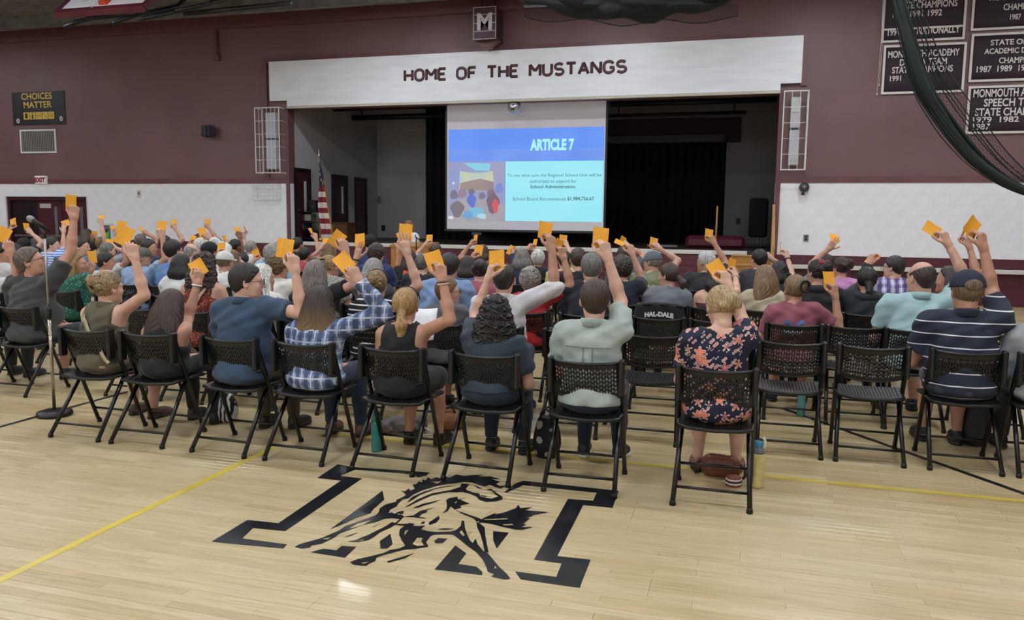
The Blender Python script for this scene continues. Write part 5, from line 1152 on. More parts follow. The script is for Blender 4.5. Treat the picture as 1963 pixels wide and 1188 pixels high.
# ================================================================== THE PEOPLE
# one line each: key, what sets the person apart, head centre in the photograph, row of rear chair feet, hair, top, and the raised arm
ROWS = {1: 4.69, 1.5: 5.65, 2: 5.93, 3: 7.02, 4: 8.05, 5: 9.05, 6: 10.05, 7: 11.05, 8: 12.05, 9: 13.0}
PEOPLE = [
 # --- front row of the picture
 dict(k='olive', d='olive sleeveless shirt and khaki shorts', h=(208,553), r=1, hair=('bun','#8d7658'), top=('tank','#575240'), g=1.08, legs=('shorts','#a08a6c'), hand=(252,474), elb=(277,566), card=(244,440,-25), strap=1, clip=1, lod=0, shoe='#5d4638', yaw=-15, collar=1),
 dict(k='bob', dy=.03, d='black sleeveless top with long dark brown hair', h=(330,588), r=1, hair=('long','#3d2a20'), top=('tank','#16171c'), g=1.05, legs=('long','#17181c'), hand=(379,545), elb=(360,612), card=(387,507,32), band=('#e8e4de',), lod=0, pitch=12),
 dict(k='blue', d='blue short sleeved shirt and dark rimmed glasses', h=(474,541), r=1, hair=('short','#221a16'), top=('tee','#33475f'), g=1.28, s=1.05, legs=('long','#4a4231'), hand=(567,487), elb=(578,600), card=(550,452,-9), glasses=1, yaw=-58, lod=0, collar=1, shoe='#2c231c'),
 dict(k='plaid', d='blue plaid flannel shirt and long ombre hair', h=(614,583), r=1, hair=('long','#33261d'), top=('long','plaid'), g=1.12, legs=('long','#26344a'), hand=(679,522), elb=(736,600), card=(653,494,40), band=('#e2d6cc',), lod=0, shoe='#6b4742', ombre=1),
 dict(k='pony', d='black tank top with a blond ponytail', h=(778,588), r=1, hair=('pony','#a07f52'), top=('tank','#131317'), g=.98, s=.97, legs=('skirt','#15161a'), hand=(858,530), elb=(862,612), card=(833,500,17), band=('#7b5b48','#cbb9a4'), headband='#2a1a14', lod=0, shoe='#14110f'),
 dict(k='curl', hem=.55, d='dark teal tee with long dark curly hair', h=(950,605), r=1, hair=('longcurly','#1c1614'), top=('tee','#2d3a44'), g=1.1, s=.97, legs=('long','#1f2a3c'), arm='L', hand=(934,527), elb=(911,607), card=(951,497,3), lod=0, shoe='#161a26'),
 dict(k='sage', hem=.515, d='sage green button shirt with rolled short sleeves', h=(1140,577), r=1, hair=('short','#3a2b22'), top=('tee','#a3aea7'), g=1.1, s=1.06, legs=('long','#1c2738'), hand=(1165,492), elb=(1190,578), card=(1153,453,-8), lod=0, collar=1, shoe='#1d2026', soles=1, pleat=1),
 dict(k='floral', dy=.055, d='navy floral dress with a blond bun', h=(1382,590), r=1, hair=('lowbun','#a38a63'), top=('tee','floral'), g=1.06, legs=('skirt','floral'), hand=(1391,549), elb=(1425,617), card=(1388,510,29), pitch=22, glasses=2, lod=0, shoe='#8a5f52', earring=1),
 # --- second row
 dict(k='greytee', d='large charcoal tee and glasses beside the microphone', h=(60,503), r=1.5, hair=('short','#5d5148'), top=('tee','#3b3c3d'), g=1.5, s=1.12, legs=('shorts','#2c2d31'), hand=(150,404), elb=(136,482), card=(138,387,-4,.42), glasses=1, yaw=-60, pitch=-16, lod=0, hp='fist', hdx=.06),
 dict(k='whiteleft', d='white shirt next to the charcoal tee', h=(-34,514), r=1.5, hair=('short','#83807c'), top=('tee','#d3d3d3'), g=1.15, legs=('long','#22242b'), hand=(20,470), elb=(38,540), card=(8,446,-30,.95), lod=0),
 dict(k='greendots', d='green dotted dress and light brown hair', h=(148,506), r=3, hair=('lob','#8d7148'), top=('tee','greendot'), g=1.1, s=.97, legs=('skirt','greendot'), hand=(189,508), elb=(152,562), card=(185,480,6,.45), yaw=-60, lod=1),
 dict(k='redfloral', d='red and black leaf print blouse', h=(394,513), r=2, hair=('longcurly','#352720'), top=('tank','redleaf'), g=1.2, legs=('long','#1d1d22'), lod=0, strap=2),
 dict(k='polkadot', d='white polka dot top and white bob hair', h=(504,534), r=2, hair=('lob','#d8d4cb'), top=('tee','polka'), g=.95, legs=('long','#20222a'), lod=0, yaw=-20),
 dict(k='greybob', d='grey brown hair with dark glasses pushed up', h=(606,527), r=2, hair=('lob','#77706a'), top=('tee','#15161a'), g=1.0, legs=('long','#1b1c22'), hand=(668,468), elb=(681,545), card=(646,458,-38), shades=1, lod=0),
 dict(k='stripes', d='black and white striped top with a curly blond updo', h=(722,548), r=2, hair=('bun','#87704c'), top=('tee','bwstripe'), g=1.05, legs=('long','#17181c'), hand=(772,486), elb=(801,547), card=(776,447,-5), hp='open', headband='#2a1c15', nails=1, lod=0),
 dict(k='boy', d='grey tee with small white print and glasses', h=(859,560), r=2, s=.9, hair=('short','#6b5338'), top=('tee','#54555a'), g=.86, legs=('shorts','#24262b'), glasses=1, yaw=-62, lod=0, backtext='tee'),
 dict(k='whiteshirt', d='white dress shirt with rolled sleeves', h=(966,537), r=2, hair=('thin','#2b2320'), top=('elbow','#d6d4d6'), g=1.22, s=1.06, legs=('long','#2b3040'), hand=(1062,468), elb=(1063,552), card=(1049,424,-11), collar=1, lod=0),
 dict(k='navycap', d='navy striped polo and navy cap', h=(1853,560), r=2, hair=('capback','#6b5a45'), cap='#1b2233', top=('tee','navystripe'), g=1.45, s=1.12, legs=('shorts','#3a3d45'), hand=(1880,474), elb=(1902,560), card=(1879,413,-45), lod=0, collar=1, hdx=-.02, yaw=4),
 dict(k='greyright', d='crinkled light grey shirt beside the navy striped polo', h=(2012,590), r=2, hair=('short','#5d5148'), top=('long','#9a9da2'), g=1.3, legs=('long','#2a2d35'), lod=0),
 # --- third row
 dict(k='aqua', d='light aqua polo and bald crown', h=(1765,534), r=3, hair=('bald','#3a2f2a'), top=('tee','#9fbfc1'), g=1.42, s=1.12, legs=('shorts','#33363d'), hand=(1812,457), elb=(1852,535), card=(1797,426,52), yaw=30, collar=1, lod=0, hdx=-.05),
 dict(k='crab', d='rose tee with a blue crab print', h=(1523,556), r=3, hair=('bunclip','#7a6245'), top=('tee','#8a4b57'), g=1.12, legs=('shorts','#2b2d34'), hand=(1600,570), elb=(1608,632), card=(1599,533,0), shades=2, lod=0, crab=1, hdx=-.0),
 dict(k='pleat', d='white pleated blouse and short brown curls', h=(534,513), r=3, hair=('curly','#6b5236'), top=('tee','#cfcbc5'), g=1.2, legs=('long','#3a3d45'), lod=0, yaw=-15, earring=1),
 dict(k='longgrey', d='long straight grey hair', h=(717,520), r=3, hair=('long','#8e8a85'), top=('tee','#33343a'), g=1.0, legs=('long','#22242b'), hand=(694,476), elb=(668,546), card=(691,453,4), hp='open', arm='L', band=('#1a1a1a',), lod=1),
 dict(k='redtee', d='bright red tee and short grey curls', h=(1016,540), r=3, hair=('curly','#8d8983'), top=('tee','#b3262c'), g=1.12, legs=('long','#2a2d35'), hand=(1082,486), elb=(1094,547), card=(1072,473,-30,.7), lod=0),
 dict(k='greyman', d='navy tee and thick grey hair', h=(1133,514), r=3, hair=('short','#6d6a68'), top=('tee','#191d2a'), g=1.25, s=1.08, legs=('long','#23262e'), lod=0),
 dict(k='lightblue', d='light blue polo and dark hair', h=(862,512), r=3, hair=('short','#2b2625'), top=('tee','#7d98c0'), g=1.3, s=1.05, legs=('long','#3d4350'), lod=0, bx=-.12, hdx=.0),
 dict(k='rose', d='dusty rose tee and dark pinned up hair', h=(920,520), r=4, hair=('bun','#2a211f'), top=('tee','#9b5261'), g=1.15, legs=('long','#2a2d35'), lod=1),
 # --- fourth and fifth rows, left block
 dict(k='whitestripe', d='white textured shirt and black bob hair', h=(349,510), r=3, hair=('lobs','#181514'), top=('long','#c9cdca'), g=1.15, legs=('long','#2a2d35'), lod=1, arm='L'),
 dict(k='blackhair', d='blue denim shirt and thick black hair', h=(332,481), r=4, hair=('short','#1b1614'), top=('tee','#5f86b4'), g=1.15, s=1.08, legs=('long','#2a2d35'), lod=1),
 dict(k='greycap', d='light blue shirt and flat grey cap', h=(272,494), r=4, hair=('short','#8a7d70'), cap='#5d5c54', flat=1, top=('tee','#8aa3c4'), g=1.25, s=1.04, legs=('long','#39404c'), hand=(308,455), elb=(318,496), card=(310,433,-6), yaw=-55, lod=1),
 dict(k='darkneck', d='white collar and cropped black hair', h=(204,503), r=4, hair=('short','#1d1817'), top=('tee','#bfc0c0'), g=1.0, legs=('long','#23262e'), hand=(232,448), elb=(243,500), card=(233,432,-10), yaw=-55, lod=1),
 dict(k='darkleft', d='dark hair behind the white shirt row end', h=(5,485), r=3, hair=('short','#1b1716'), top=('tee','#b9b9bb'), g=1.0, legs=('long','#23262e'), yaw=-60, lod=1),
 dict(k='bluesweater', d='slate blue sweater and dark brown hair', h=(156,474), r=5, hair=('short','#2a211d'), top=('long','#4e6580'), g=1.2, s=1.06, legs=('long','#2a2d35'), yaw=-70, lod=1),
 dict(k='baldgrey', d='bald crown with grey fringe', h=(368,484), r=6, hair=('bald','#8c8680'), top=('long','#d2d2cf'), g=1.15, s=1.08, legs=('long','#2a2d35'), lod=1),
 dict(k='blackcap', d='plain black cap over a white blouse', h=(403,484), r=5, hair=('short','#1a1716'), cap='#121214', top=('long','#d6d5d2'), g=1.0, s=1.05, legs=('long','#2a2d35'), hand=(400,458), card=(388,445,14,.8), lod=1),
 dict(k='whitecap', d='white knit cap and white long sleeves', h=(432,503), r=4, hair=('short','#6b5a45'), cap='#cfcfcd', top=('long','#d3d2ce'), g=1.0, legs=('long','#2a2d35'), arm='L', hand=(420,496), elb=(414,530), card=(417,474,-2), band=('#1c1c1c',), lod=1),
 dict(k='bluepink', d='royal blue tee half hidden behind a raised card', h=(449,497), r=6, hair=('lobs','#6b4f36'), top=('tee','#2e4a9a'), g=1.05, legs=('long','#2a2d35'), hand=(461,497), elb=(478,517), card=(444,487,15), lod=1),
 dict(k='lightblueshort', d='sky blue tee and wavy grey hair', h=(522,488), r=5, hair=('curly','#97938d'), top=('tee','#86b4d4'), g=1.15, legs=('long','#2a2d35'), hand=(488,500), card=(490,487,24), arm='L', lod=1),
 dict(k='blondbun', d='grey floral blouse and blond bun', h=(632,511), r=4, hair=('bun','#94764c'), top=('tee','greyfloral'), g=1.1, legs=('long','#2a2d35'), yaw=-40, glasses=1, lod=1),
 dict(k='brownmop', d='navy tee and tousled brown hair', h=(722,488), r=5, hair=('curly','#3a2d24'), top=('tee','#22305a'), g=1.1, s=1.04, legs=('long','#2a2d35'), lod=1),
 dict(k='buzz', d='black tee and cropped grey hair', h=(810,506), r=5, hair=('buzz','#5d5a58'), top=('tee','#17181c'), g=1.2, s=1.06, legs=('long','#2a2d35'), lod=1),
 dict(k='orangeblack', d='black tee with orange shoulder panels', h=(786,497), r=6, hair=('lob','#3a2a20'), top=('tee','orangeblack'), g=1.0, legs=('long','#2a2d35'), hand=(763,473), elb=(763,520), arm='L', card=(766,440,28), hp='open', lod=1),
 dict(k='denimtee', d='faded blue tee', h=(897,511), r=5, hair=('lobs','#2f2622'), top=('tee','#4a5f86'), g=1.0, legs=('long','#2a2d35'), arm='L', hand=(905,496), elb=(879,533), card=(918,471,-8), band=('#1b1b1d',), lod=1),
 dict(k='darkbrown', d='black polo and neat dark brown hair', h=(1108,498), r=5, hair=('short','#3a2c22'), top=('tee','#14161c'), g=1.2, s=1.08, legs=('long','#2a2d35'), lod=1),
 dict(k='mushroom', d='navy tee with grey collar and brown curls', h=(1192,516), r=4, hair=('curly','#3b2f26'), top=('tee','#1a1f2b'), g=1.2, s=1.06, legs=('long','#2a2d35'), hand=(1213,474), elb=(1231,538), card=(1196,454,60,.55), lod=1),
 dict(k='greytop', d='plain grey tee and low brown ponytail', h=(1281,529), r=4, hair=('lowpony','#3f2f25'), top=('tee','#71767c'), g=1.1, legs=('shorts','#2a2d35'), yaw=62, lod=0),
 dict(k='straps', d='maroon spaghetti strap top and dark bob', h=(1372,532), r=4, hair=('lobs','#241b19'), top=('straps','#4f2430'), g=.95, legs=('long','#2a2d35'), hand=(1406,533), elb=(1412,560), card=(1413,508,-16,.85), band=('#d8d4d0',), lod=1),
 dict(k='longbrown', d='cream top and very long light brown hair', h=(1465,533), r=4, hair=('long','#7d6244'), top=('tee','#b3a88c'), g=1.0, legs=('long','#2a2d35'), lod=0),
 dict(k='hoodie', d='black hooded sweatshirt and red hair tie', h=(1567,523), r=4, hair=('bun','#2a1f1c'), top=('long','#1b1d21'), g=1.15, legs=('long','#2a2d35'), yaw=35, scrunchie='#a2232c', lod=0, hood=1),
 dict(k='braid', d='black hooded sweatshirt and long dark braid', h=(1661,538), r=4, hair=('braid','#1e1816'), top=('long','#1e2327'), g=1.15, legs=('long','#2a2d35'), arm='L', hand=(1668,499), elb=(1652,550), card=(1671,488,-10,.6,.5), band=('#2a2420',), yaw=6, lod=0, hood=1),
 # --- the far rows
 dict(k='greybeard', d='olive printed tee and grey baseball cap', h=(1250,503), r=6, hair=('short','#7a746c'), cap='#5d666e', brim=1, top=('tee','#7b7c5e'), g=1.2, s=1.05, legs=('long','#2a2d35'), hand=(1258,478), card=(1254,464,-14), yaw=60, lod=1, backtext='os'),
 dict(k='whitehairblack', d='charcoal tee and short white hair', h=(1353,503), r=6, hair=('short','#b9b7b4'), top=('tee','#2a2a2c'), g=1.25, s=1.08, legs=('long','#2a2d35'), hand=(1368,464), elb=(1392,505), card=(1360,448,-12), yaw=55, lod=1),
 dict(k='blackbob', d='black hair in front of the wooden steps', h=(1455,498), r=6, hair=('short','#15120f'), top=('tee','#3a3b40'), g=1.0, legs=('long','#2a2d35'), hand=(1471,497), card=(1467,483,0,1,.5), lod=1),
 dict(k='wristband', d='dark top, arm straight up with a black wristband', h=(1493,521), r=5, s=.92, hair=('lobs','#1c1817'), top=('tank','#24262c'), g=.9, legs=('long','#2a2d35'), hand=(1507,494), elb=(1518,528), card=(1509,476,-6,.3), band=('#17171a',), lod=1),
 dict(k='bluemen', d='bright blue tee and short black hair', h=(1582,507), r=7, hair=('short','#1f1b1a'), top=('tee','#4a76b8'), g=1.2, s=1.05, legs=('long','#2a2d35'), lod=1),
 dict(k='pink', d='orchid pink tee and brown topknot', h=(1611,514), r=6, hair=('bun','#33261f'), top=('tee','#c48bbd'), g=1.1, legs=('long','#2a2d35'), hand=(1597,479), card=(1597,460,-14,1,.75), hp='open', yaw=40, arm='L', lod=1),
 dict(k='purpleplaid', d='purple and white plaid shirt and glasses', h=(1713,513), r=6, hair=('short','#2a2320'), top=('tee','purpleplaid'), g=1.25, s=1.06, legs=('long','#2a2d35'), glasses=1, yaw=55, lod=1),
 dict(k='profileright', d='dark tank top behind the aqua polo', h=(1818,537), r=4, hair=('lobs','#33302e'), top=('tank','#2a2c33'), g=1.0, legs=('long','#2a2d35'), hand=(1853,474), elb=(1872,525), card=(1858,448,-30,.6), yaw=65, lod=1),
 dict(k='redsleeve', d='coral red tee and black hair', h=(585,490), r=7, hair=('short','#17130f'), top=('tee','#a83a42'), g=1.1, s=1.0, legs=('long','#2a2d35'), hand=(608,458), elb=(612,485), card=(600,442,25,.2), lod=1),
 dict(k='farblack', d='dark tee and black hair below the equipment rack', h=(571,470), r=8, hair=('short','#1a1614'), top=('tee','#1c1d21'), g=1.1, s=1.02, legs=('long','#2a2d35'), lod=1),
 dict(k='goldhair', d='grey green tee and light brown hair', h=(633,481), r=7, hair=('lobs','#6e5334'), top=('tee','#5d6660'), g=1.0, legs=('long','#2a2d35'), hand=(618,478), card=(622,463,-4), arm='L', lod=1),
 dict(k='blackcapfar', d='dark tee and black cap facing the stage', h=(710,467), r=7, hair=('short','#1a1614'), cap='#121214', top=('tee','#22305a'), g=1.1, s=1.04, legs=('long','#2a2d35'), lod=1),
 dict(k='card817', d='grey tee and brown hair beside the screen edge', h=(836,482), r=8, hair=('short','#4a3a2c'), top=('tee','#5d6066'), g=1.1, legs=('long','#2a2d35'), hand=(823,471), card=(817,455,0), arm='L', lod=1),
 dict(k='card906', d='brown tee and brown hair behind the rose tee', h=(925,484), r=8, hair=('lobs','#4a3628'), top=('tee','#6a5a4c'), g=1.0, legs=('long','#2a2d35'), hand=(905,470), card=(906,456,-4,.6), arm='L', lod=1),
 dict(k='navysleeve', d='navy long sleeves and grey bob hair', h=(1001,494), r=6, hair=('lobs','#75736f'), top=('long','#1d2540'), g=1.0, legs=('long','#2a2d35'), hand=(985,484), elb=(992,512), card=(975,480,-26), arm='L', lod=1),
 dict(k='whitecurls', d='black top and round white hair', h=(1031,497), r=7, hair=('curly','#c9c6c0'), top=('tee','#1b1c21'), g=1.0, legs=('long','#2a2d35'), hand=(1016,477), card=(1020,465,-8,.5), arm='L', band=('#1a1a1a',), lod=1),
 dict(k='yellowtee', d='pale yellow tee and dark hair', h=(1082,500), r=6, hair=('short','#2a221e'), top=('tee','#d6cd86'), g=1.05, legs=('long','#2a2d35'), hand=(1088,470), elb=(1098,494), card=(1080,459,-8), lod=1),
 dict(k='mushroomfar', d='grey tee and tousled brown hair', h=(1196,491), r=7, hair=('curly','#3f3023'), top=('tee','#5a5c62'), g=1.0, legs=('long','#2a2d35'), hand=(1200,472), card=(1193,462,-30,.8), lod=1),
 dict(k='capleft', d='black top and black cap with a small white mark', h=(47,472), r=6, hair=('short','#1a1614'), cap='#131316', brim=1, top=('tee','#22242a'), g=1.05, legs=('long','#2a2d35'), hand=(56,448), card=(51,434,6,.3), yaw=30, lod=1),
 dict(k='nailsleft', d='black top with dark nails', h=(31,483), r=5, hair=('lob','#241c18'), top=('tee','#23252b'), g=1.0, legs=('long','#2a2d35'), hand=(26,443), card=(18,424,16), arm='L', nails=1, lod=1),
 dict(k='brownleft', d='brown top and dark brown hair', h=(73,469), r=7, hair=('lobs','#33261f'), top=('tee','#4a3f3a'), g=1.0, legs=('long','#2a2d35'), lod=1),
 dict(k='bluestripe', d='blue and white striped tee and dark hair', h=(101,470), r=6, hair=('short','#2a211d'), top=('tee','bluestripe'), g=1.05, legs=('long','#2a2d35'), hand=(117,447), elb=(121,475), card=(127,428,-50,1,.6), yaw=-60, hp='open', lod=1),
 dict(k='blacktop', d='black sweater, watch and brown wavy hair', h=(168,452), r=9, s=1.05, hair=('lobs','#4a372a'), top=('long','#1a1b1f'), g=1.1, legs=('long','#2a2d35'), hand=(175,462), card=(183,446,-8,.7), band=('#111111',), lod=1),
 dict(k='sandyhair', d='tan tee and sandy hair', h=(196,468), r=8, hair=('short','#7a6045'), top=('tee','#8b7a66'), g=1.0, legs=('long','#2a2d35'), hand=(193,428), elb=(199,452), card=(193,415,0,1,.8), lod=1),
 dict(k='greyshort', d='grey tee and short grey hair', h=(207,481), r=6, hair=('short','#6f6b66'), top=('tee','#83868a'), g=1.0, legs=('long','#2a2d35'), hand=(214,476), card=(210,466,0), lod=1),
 dict(k='denimsleeve', d='denim jacket with one sleeve raised', h=(224,481), r=7, hair=('short','#2a211d'), top=('long','#37507c'), g=1.05, legs=('long','#2a2d35'), hand=(229,443), elb=(229,474), card=(219,438,40,.35), lod=1),
 dict(k='navyprofile', d='navy sweater and dark hair in profile', h=(286,475), r=6, hair=('short','#241d1a'), top=('long','#1f2a44'), g=1.1, s=1.04, legs=('long','#2a2d35'), yaw=-70, lod=1),
 dict(k='edgeon', d='tan top and grey brown hair', h=(271,462), r=8, hair=('short','#6b6158'), top=('tee','#8a7c6a'), g=1.0, legs=('long','#2a2d35'), hand=(281,451), card=(271,438,40,.15), lod=1),
 dict(k='backcard', d='dark red tee and brown hair behind the black hair', h=(317,465), r=8, hair=('short','#4a382a'), top=('tee','#6d2c34'), g=1.0, legs=('long','#2a2d35'), hand=(330,437), card=(334,427,-2), lod=1),
 dict(k='whitefar', d='grey tee and snow white hair', h=(386,471), r=7, hair=('short','#cfccc6'), top=('tee','#9a9c9f'), g=1.05, legs=('long','#2a2d35'), hand=(364,468), card=(366,458,-10), arm='L', lod=1),
 dict(k='farcard', d='black tee under the highest card by the white wall', h=(383,461), r=9, hair=('short','#33261f'), top=('tee','#26282e'), g=1.0, legs=('long','#2a2d35'), hand=(396,437), card=(397,426,0), lod=1),
 dict(k='fardark', d='dark green tee and close cropped black hair', h=(417,469), r=8, hair=('buzz','#171412'), top=('tee','#2c4a3a'), g=1.05, legs=('long','#2a2d35'), hand=(436,467), card=(431,458,14,.2), lod=1),
 dict(k='brownarm', d='dark tee with a brown forearm', h=(452,474), r=7, hair=('buzz','#120f0d'), top=('tee','#2a2d35'), g=1.1, s=1.06, legs=('long','#2a2d35'), hand=(461,455), elb=(464,485), card=(458,440,20,.7), skin=2, lod=1),
 dict(k='whitesleeve', d='white tee and grey hair beside the dark tee', h=(482,476), r=8, hair=('short','#8a8782'), top=('tee','#cfcfcd'), g=1.05, legs=('long','#2a2d35'), hand=(470,454), elb=(472,482), card=(463,443,35,.4), arm='L', lod=1),
 dict(k='farright', d='teal tee and fair hair behind the wavy grey hair', h=(540,476), r=7, hair=('short','#a08a62'), top=('tee','#3c7a86'), g=1.0, legs=('long','#2a2d35'), hand=(519,484), card=(512,476,22), arm='L', lod=1),
]
WITH = {'greybob', 'longgrey', 'baldgrey', 'darkleft', 'blackbob'}
def unit(v): v = np.asarray(v, float); return v/(np.linalg.norm(v)+1e-9)
def reach_ray(px, C, r, ypref):
    """point on the pixel's ray at distance r from C (nearest approach, shortened, if the ray misses)"""
    d = unit(ray(*px)); oc = CO-C; b = oc@d; disc = b*b-(oc@oc-r*r)
    if disc >= 0:
        c = [CO+d*(-b-math.sqrt(disc)), CO+d*(-b+math.sqrt(disc))]
        return min(c, key=lambda P: abs(P[1]-ypref))
    P = CO+d*(-b); v = P-C; L = np.linalg.norm(v)
    return C+v*min(1, 1.28*r/L)
def frame(z, y):
    z = unit(z); y = unit(np.asarray(y)-z*(np.asarray(y)@z)); x = np.cross(y, z); return np.stack([x, y, z], 1)
def figure(p, name, o, H, arms, stand=False, rz=0.0):
    """body, clothes and hair around local head centre H; arms: side -> (S, E, W, K, hand normal, hand pose)"""
    s, g, lod = p.get('s', 1.0), p.get('g', 1.0), p.get('lod', 1)
    rnd = random.Random(p['k']); top, tcol = p['top']; lk, lcol = p['legs']
    hv, sv = (.0135, .0125) if lod == 0 else (.022, .020)
    shz = p['shz']; RN = rotz(math.radians(p.get('yaw', 0)))@rotx(math.radians(-p.get('pitch', 0))); nb = np.array([H[0]*.85, H[1]-.035-.165*s*math.sin(math.radians(.8*p.get('pitch', 0))), H[2]-.165*s]); gw = p['gw']; gd = .5+.5*g
    pz = .575 if not stand else .93
    mid = lambda f: np.array([nb[0]*f, nb[1]*f*.8, pz+(shz-pz)*f])
    T = [ell((0, -.005, pz), (.172*gw, .135*gd, .115), .05), ell((0, -.02, pz-.042), (.188*gw, .132*gd, .082), .04), ell(mid(.38), (.150*g, .118*g, .15), .06), ell(mid(.72)+[0, -.005, 0], (.168*gw, .118*gd, .15), .06),
         cap(mid(1)+[-.125*gw*s, 0, -.018], mid(1)+[.125*gw*s, 0, -.018], .060*s, .060*s, .05),
         cap(mid(1)+[-.110*gw, -.005, -.004], nb+[-.020, -.004, .016], .054*s, .044*s, .04), cap(mid(1)+[.110*gw, -.005, -.004], nb+[.020, -.004, .016], .054*s, .044*s, .04)]
    if g > 1.2: T.append(ell(mid(.30)+[0, .05, 0], (.15*g, .13*g, .15), .06))
    neck = cap(nb+[0, -.005, -.02], H+RN@np.array([0, -.028, -.07*s]), .052*s, .050*s, .025)
    Lg = []; cal = []; feet = []
    if not stand:
        for sd in (-1, 1):
            hp_ = np.array([sd*.088*gw, .02, .548]); sp_ = .10+.025*rnd.random(); kn = np.array([sd*sp_*(1+.15*(g-1)), .43*s, .528]); an = np.array([sd*(sp_+.01), .40*s+.06*rnd.random()-.05*(rnd.random() < .3), .085])
            Lg.append(cap(hp_, kn, .080*gd, .058, .035)); cal += [cap(kn, an+(kn-an)*.45, .054, .050, .02), cap(an+(kn-an)*.45, an, .050, .034, .02)]; feet.append((an, sd))
    else:
        for sd in (-1, 1):
            hp_ = np.array([sd*.085, 0, .90]); kn = np.array([sd*.09, .02, .5]); an = np.array([sd*.10, -.01, .085]); Lg.append(cap(hp_, kn, .080, .055, .035)); cal.append(cap(kn, an, .052, .036, .02)); feet.append((an, sd))
    A = []; SL = []; extra = []
    for sd, (S, E, Wr, K, nrm, pose) in arms.items():
        A += [cap(S, E, .050*s*gd, .041*s, .035), cap(E, E+(Wr-E)*.35, .041*s, .041*s, .02), cap(E+(Wr-E)*.35, Wr, .041*s, .027*s, .02)]
        ed = unit(E-S); wd = unit(Wr-E)
        if top in ('tee',): c = S+(E-S)*.66; SL.append(cap(S, S+(E-S)*1.0, .060*s*gd, .056*s, .03, (c, ed)))
        if top in ('elbow', 'long'): SL.append(cap(S, E, .060*s*gd, .050*s, .03))
        if top == 'elbow': c = E+(Wr-E)*.12; SL.append(cap(E, E+(Wr-E)*.6, .054*s, .050*s, .03, (c, wd)))
        if top == 'long': c = Wr-(Wr-E)*.04; SL.append(cap(E, Wr, .048*s, .036*s, .03, (c, wd)))
    # --- body: one continuous figure
    V, F = sdf(T+[neck]+Lg+cal+A, hv); VS, FS, MI = [V], [F], [np.zeros(len(F), int)]; off = len(V)
    for sd, (S, E, Wr, K, nrm, pose) in arms.items():
        hV, hF = hand_lib(pose, lod); R = frame(K-Wr, nrm); sg = -1 if sd > 0 else 1
        VS.append((hV*[sg, 1, 1]*s*1.03)@R.T+Wr); FS.append((hF if sg > 0 else hF[:, ::-1])+off); MI.append(np.zeros(len(hF), int)); off += len(hV)
    RH = rotz(math.radians(p.get('yaw', 0)))@rotx(math.radians(-p.get('pitch', 0))); hs = p.get('hs', 1.06)*s
    kind = 'c' if s < .92 else ('f' if p['hair'][0] not in ('short', 'bald', 'buzz', 'thin', 'capback') else 'm')
    hV, hF, hM = head_lib(kind, lod); VS.append((hV*hs)@RH.T+H); FS.append(hF+off); MI.append(hM); off += len(hV)
    m = mesh(name, np.concatenate(VS), np.concatenate(FS), True)
    for mt in (skin_mat(p.get('skin', rnd.choice((0, 1, 3, 4)))), M_EYE, M_IRIS, M_LIP): m.materials.append(mt)
    m.polygons.foreach_set('material_index', np.concatenate(MI).astype(np.int32))
    B = obj(name, m, None, None, o, (0, 0, rz))
    # --- shirt
    ph = rnd.random()*6
    lowz = (p.get('hem', .474) if not stand else .86) if lk != 'skirt' or not stand else .9
    def spost(D, X, Y, Z):
        D = D+.0042*np.sin(24*Z+6*np.sin(7*X+ph)+7*Y)+.0036*np.sin(33*X+9*np.sin(9*Z+ph)-12*Y)+.003*np.sin(52*Z-31*X+ph)
        D = np.maximum(D, lowz-Z)
        nr = {'tank': .088, 'straps': .1}.get(top, .060 if p.get('collar') else .068)*s
        dn = np.sqrt(.8*(X-nb[0])**2+(Y-nb[1]-.012)**2+.9*(Z-nb[2]-.045*s)**2)-nr*(1.3 if p['k'] == 'floral' else 1.0); D = np.maximum(D, -dn)
        if top == 'tank':
            xl = .128*gw*s+.16*np.clip((shz-.075-Z)/.11, 0, 1); D = np.maximum(D, np.abs(X-nb[0]*.9)-xl)
        if top == 'straps': D = np.maximum(D, Z-(shz-.075))
        return D
    sh = T+SL; clip_ = [t for t in sh]
    sV, sF = sdf(clip_, sv, .015, spost); so = obj('shirt' if lk != 'skirt' or lcol != tcol else 'dress', mesh('shirt', sV, sF, True), cloth(tcol), B)
    def back_y(x, z, r=.035):
        d_ = (sV[:, 0]-x)**2+(sV[:, 2]-z)**2; mk = d_ < r*r
        return float(sV[mk, 1].min()) if mk.any() else -.12*gd
    # --- trousers, shorts or skirt
    lt = []; TP = ell((0, .012, pz-.012), (.172*gw, .132*gd, .10), .05)
    if lk == 'long':
        lt = [TP, T[1]]+Lg+cal
        def lpost(D, X, Y, Z): return np.maximum(np.maximum(D, .10-Z), Z-(pz+.03))
    elif lk == 'shorts':
        lt = [TP, T[1]]+Lg
        def lpost(D, X, Y, Z): return np.maximum(np.maximum(D, Y-.40*s), Z-(pz+.03)) if not stand else D
    else:
        lt = [TP, T[1]]+Lg+[cap((0, .05, .54), (0, .40*s, .53), .07, .06, .06)]
        if not stand: lt += [cap((-.10, .38*s, .50), (.10, .38*s, .50), .07, .07, .05)]
        def lpost(D, X, Y, Z): return np.maximum(np.maximum(D, Y-.47*s), Z-(pz+.03))
    lV, lF = sdf(lt, sv*1.1, .010, lpost); obj({'long': 'trousers', 'shorts': 'shorts', 'skirt': 'skirt'}[lk], mesh('trousers', lV, lF, True), cloth(lcol), B)
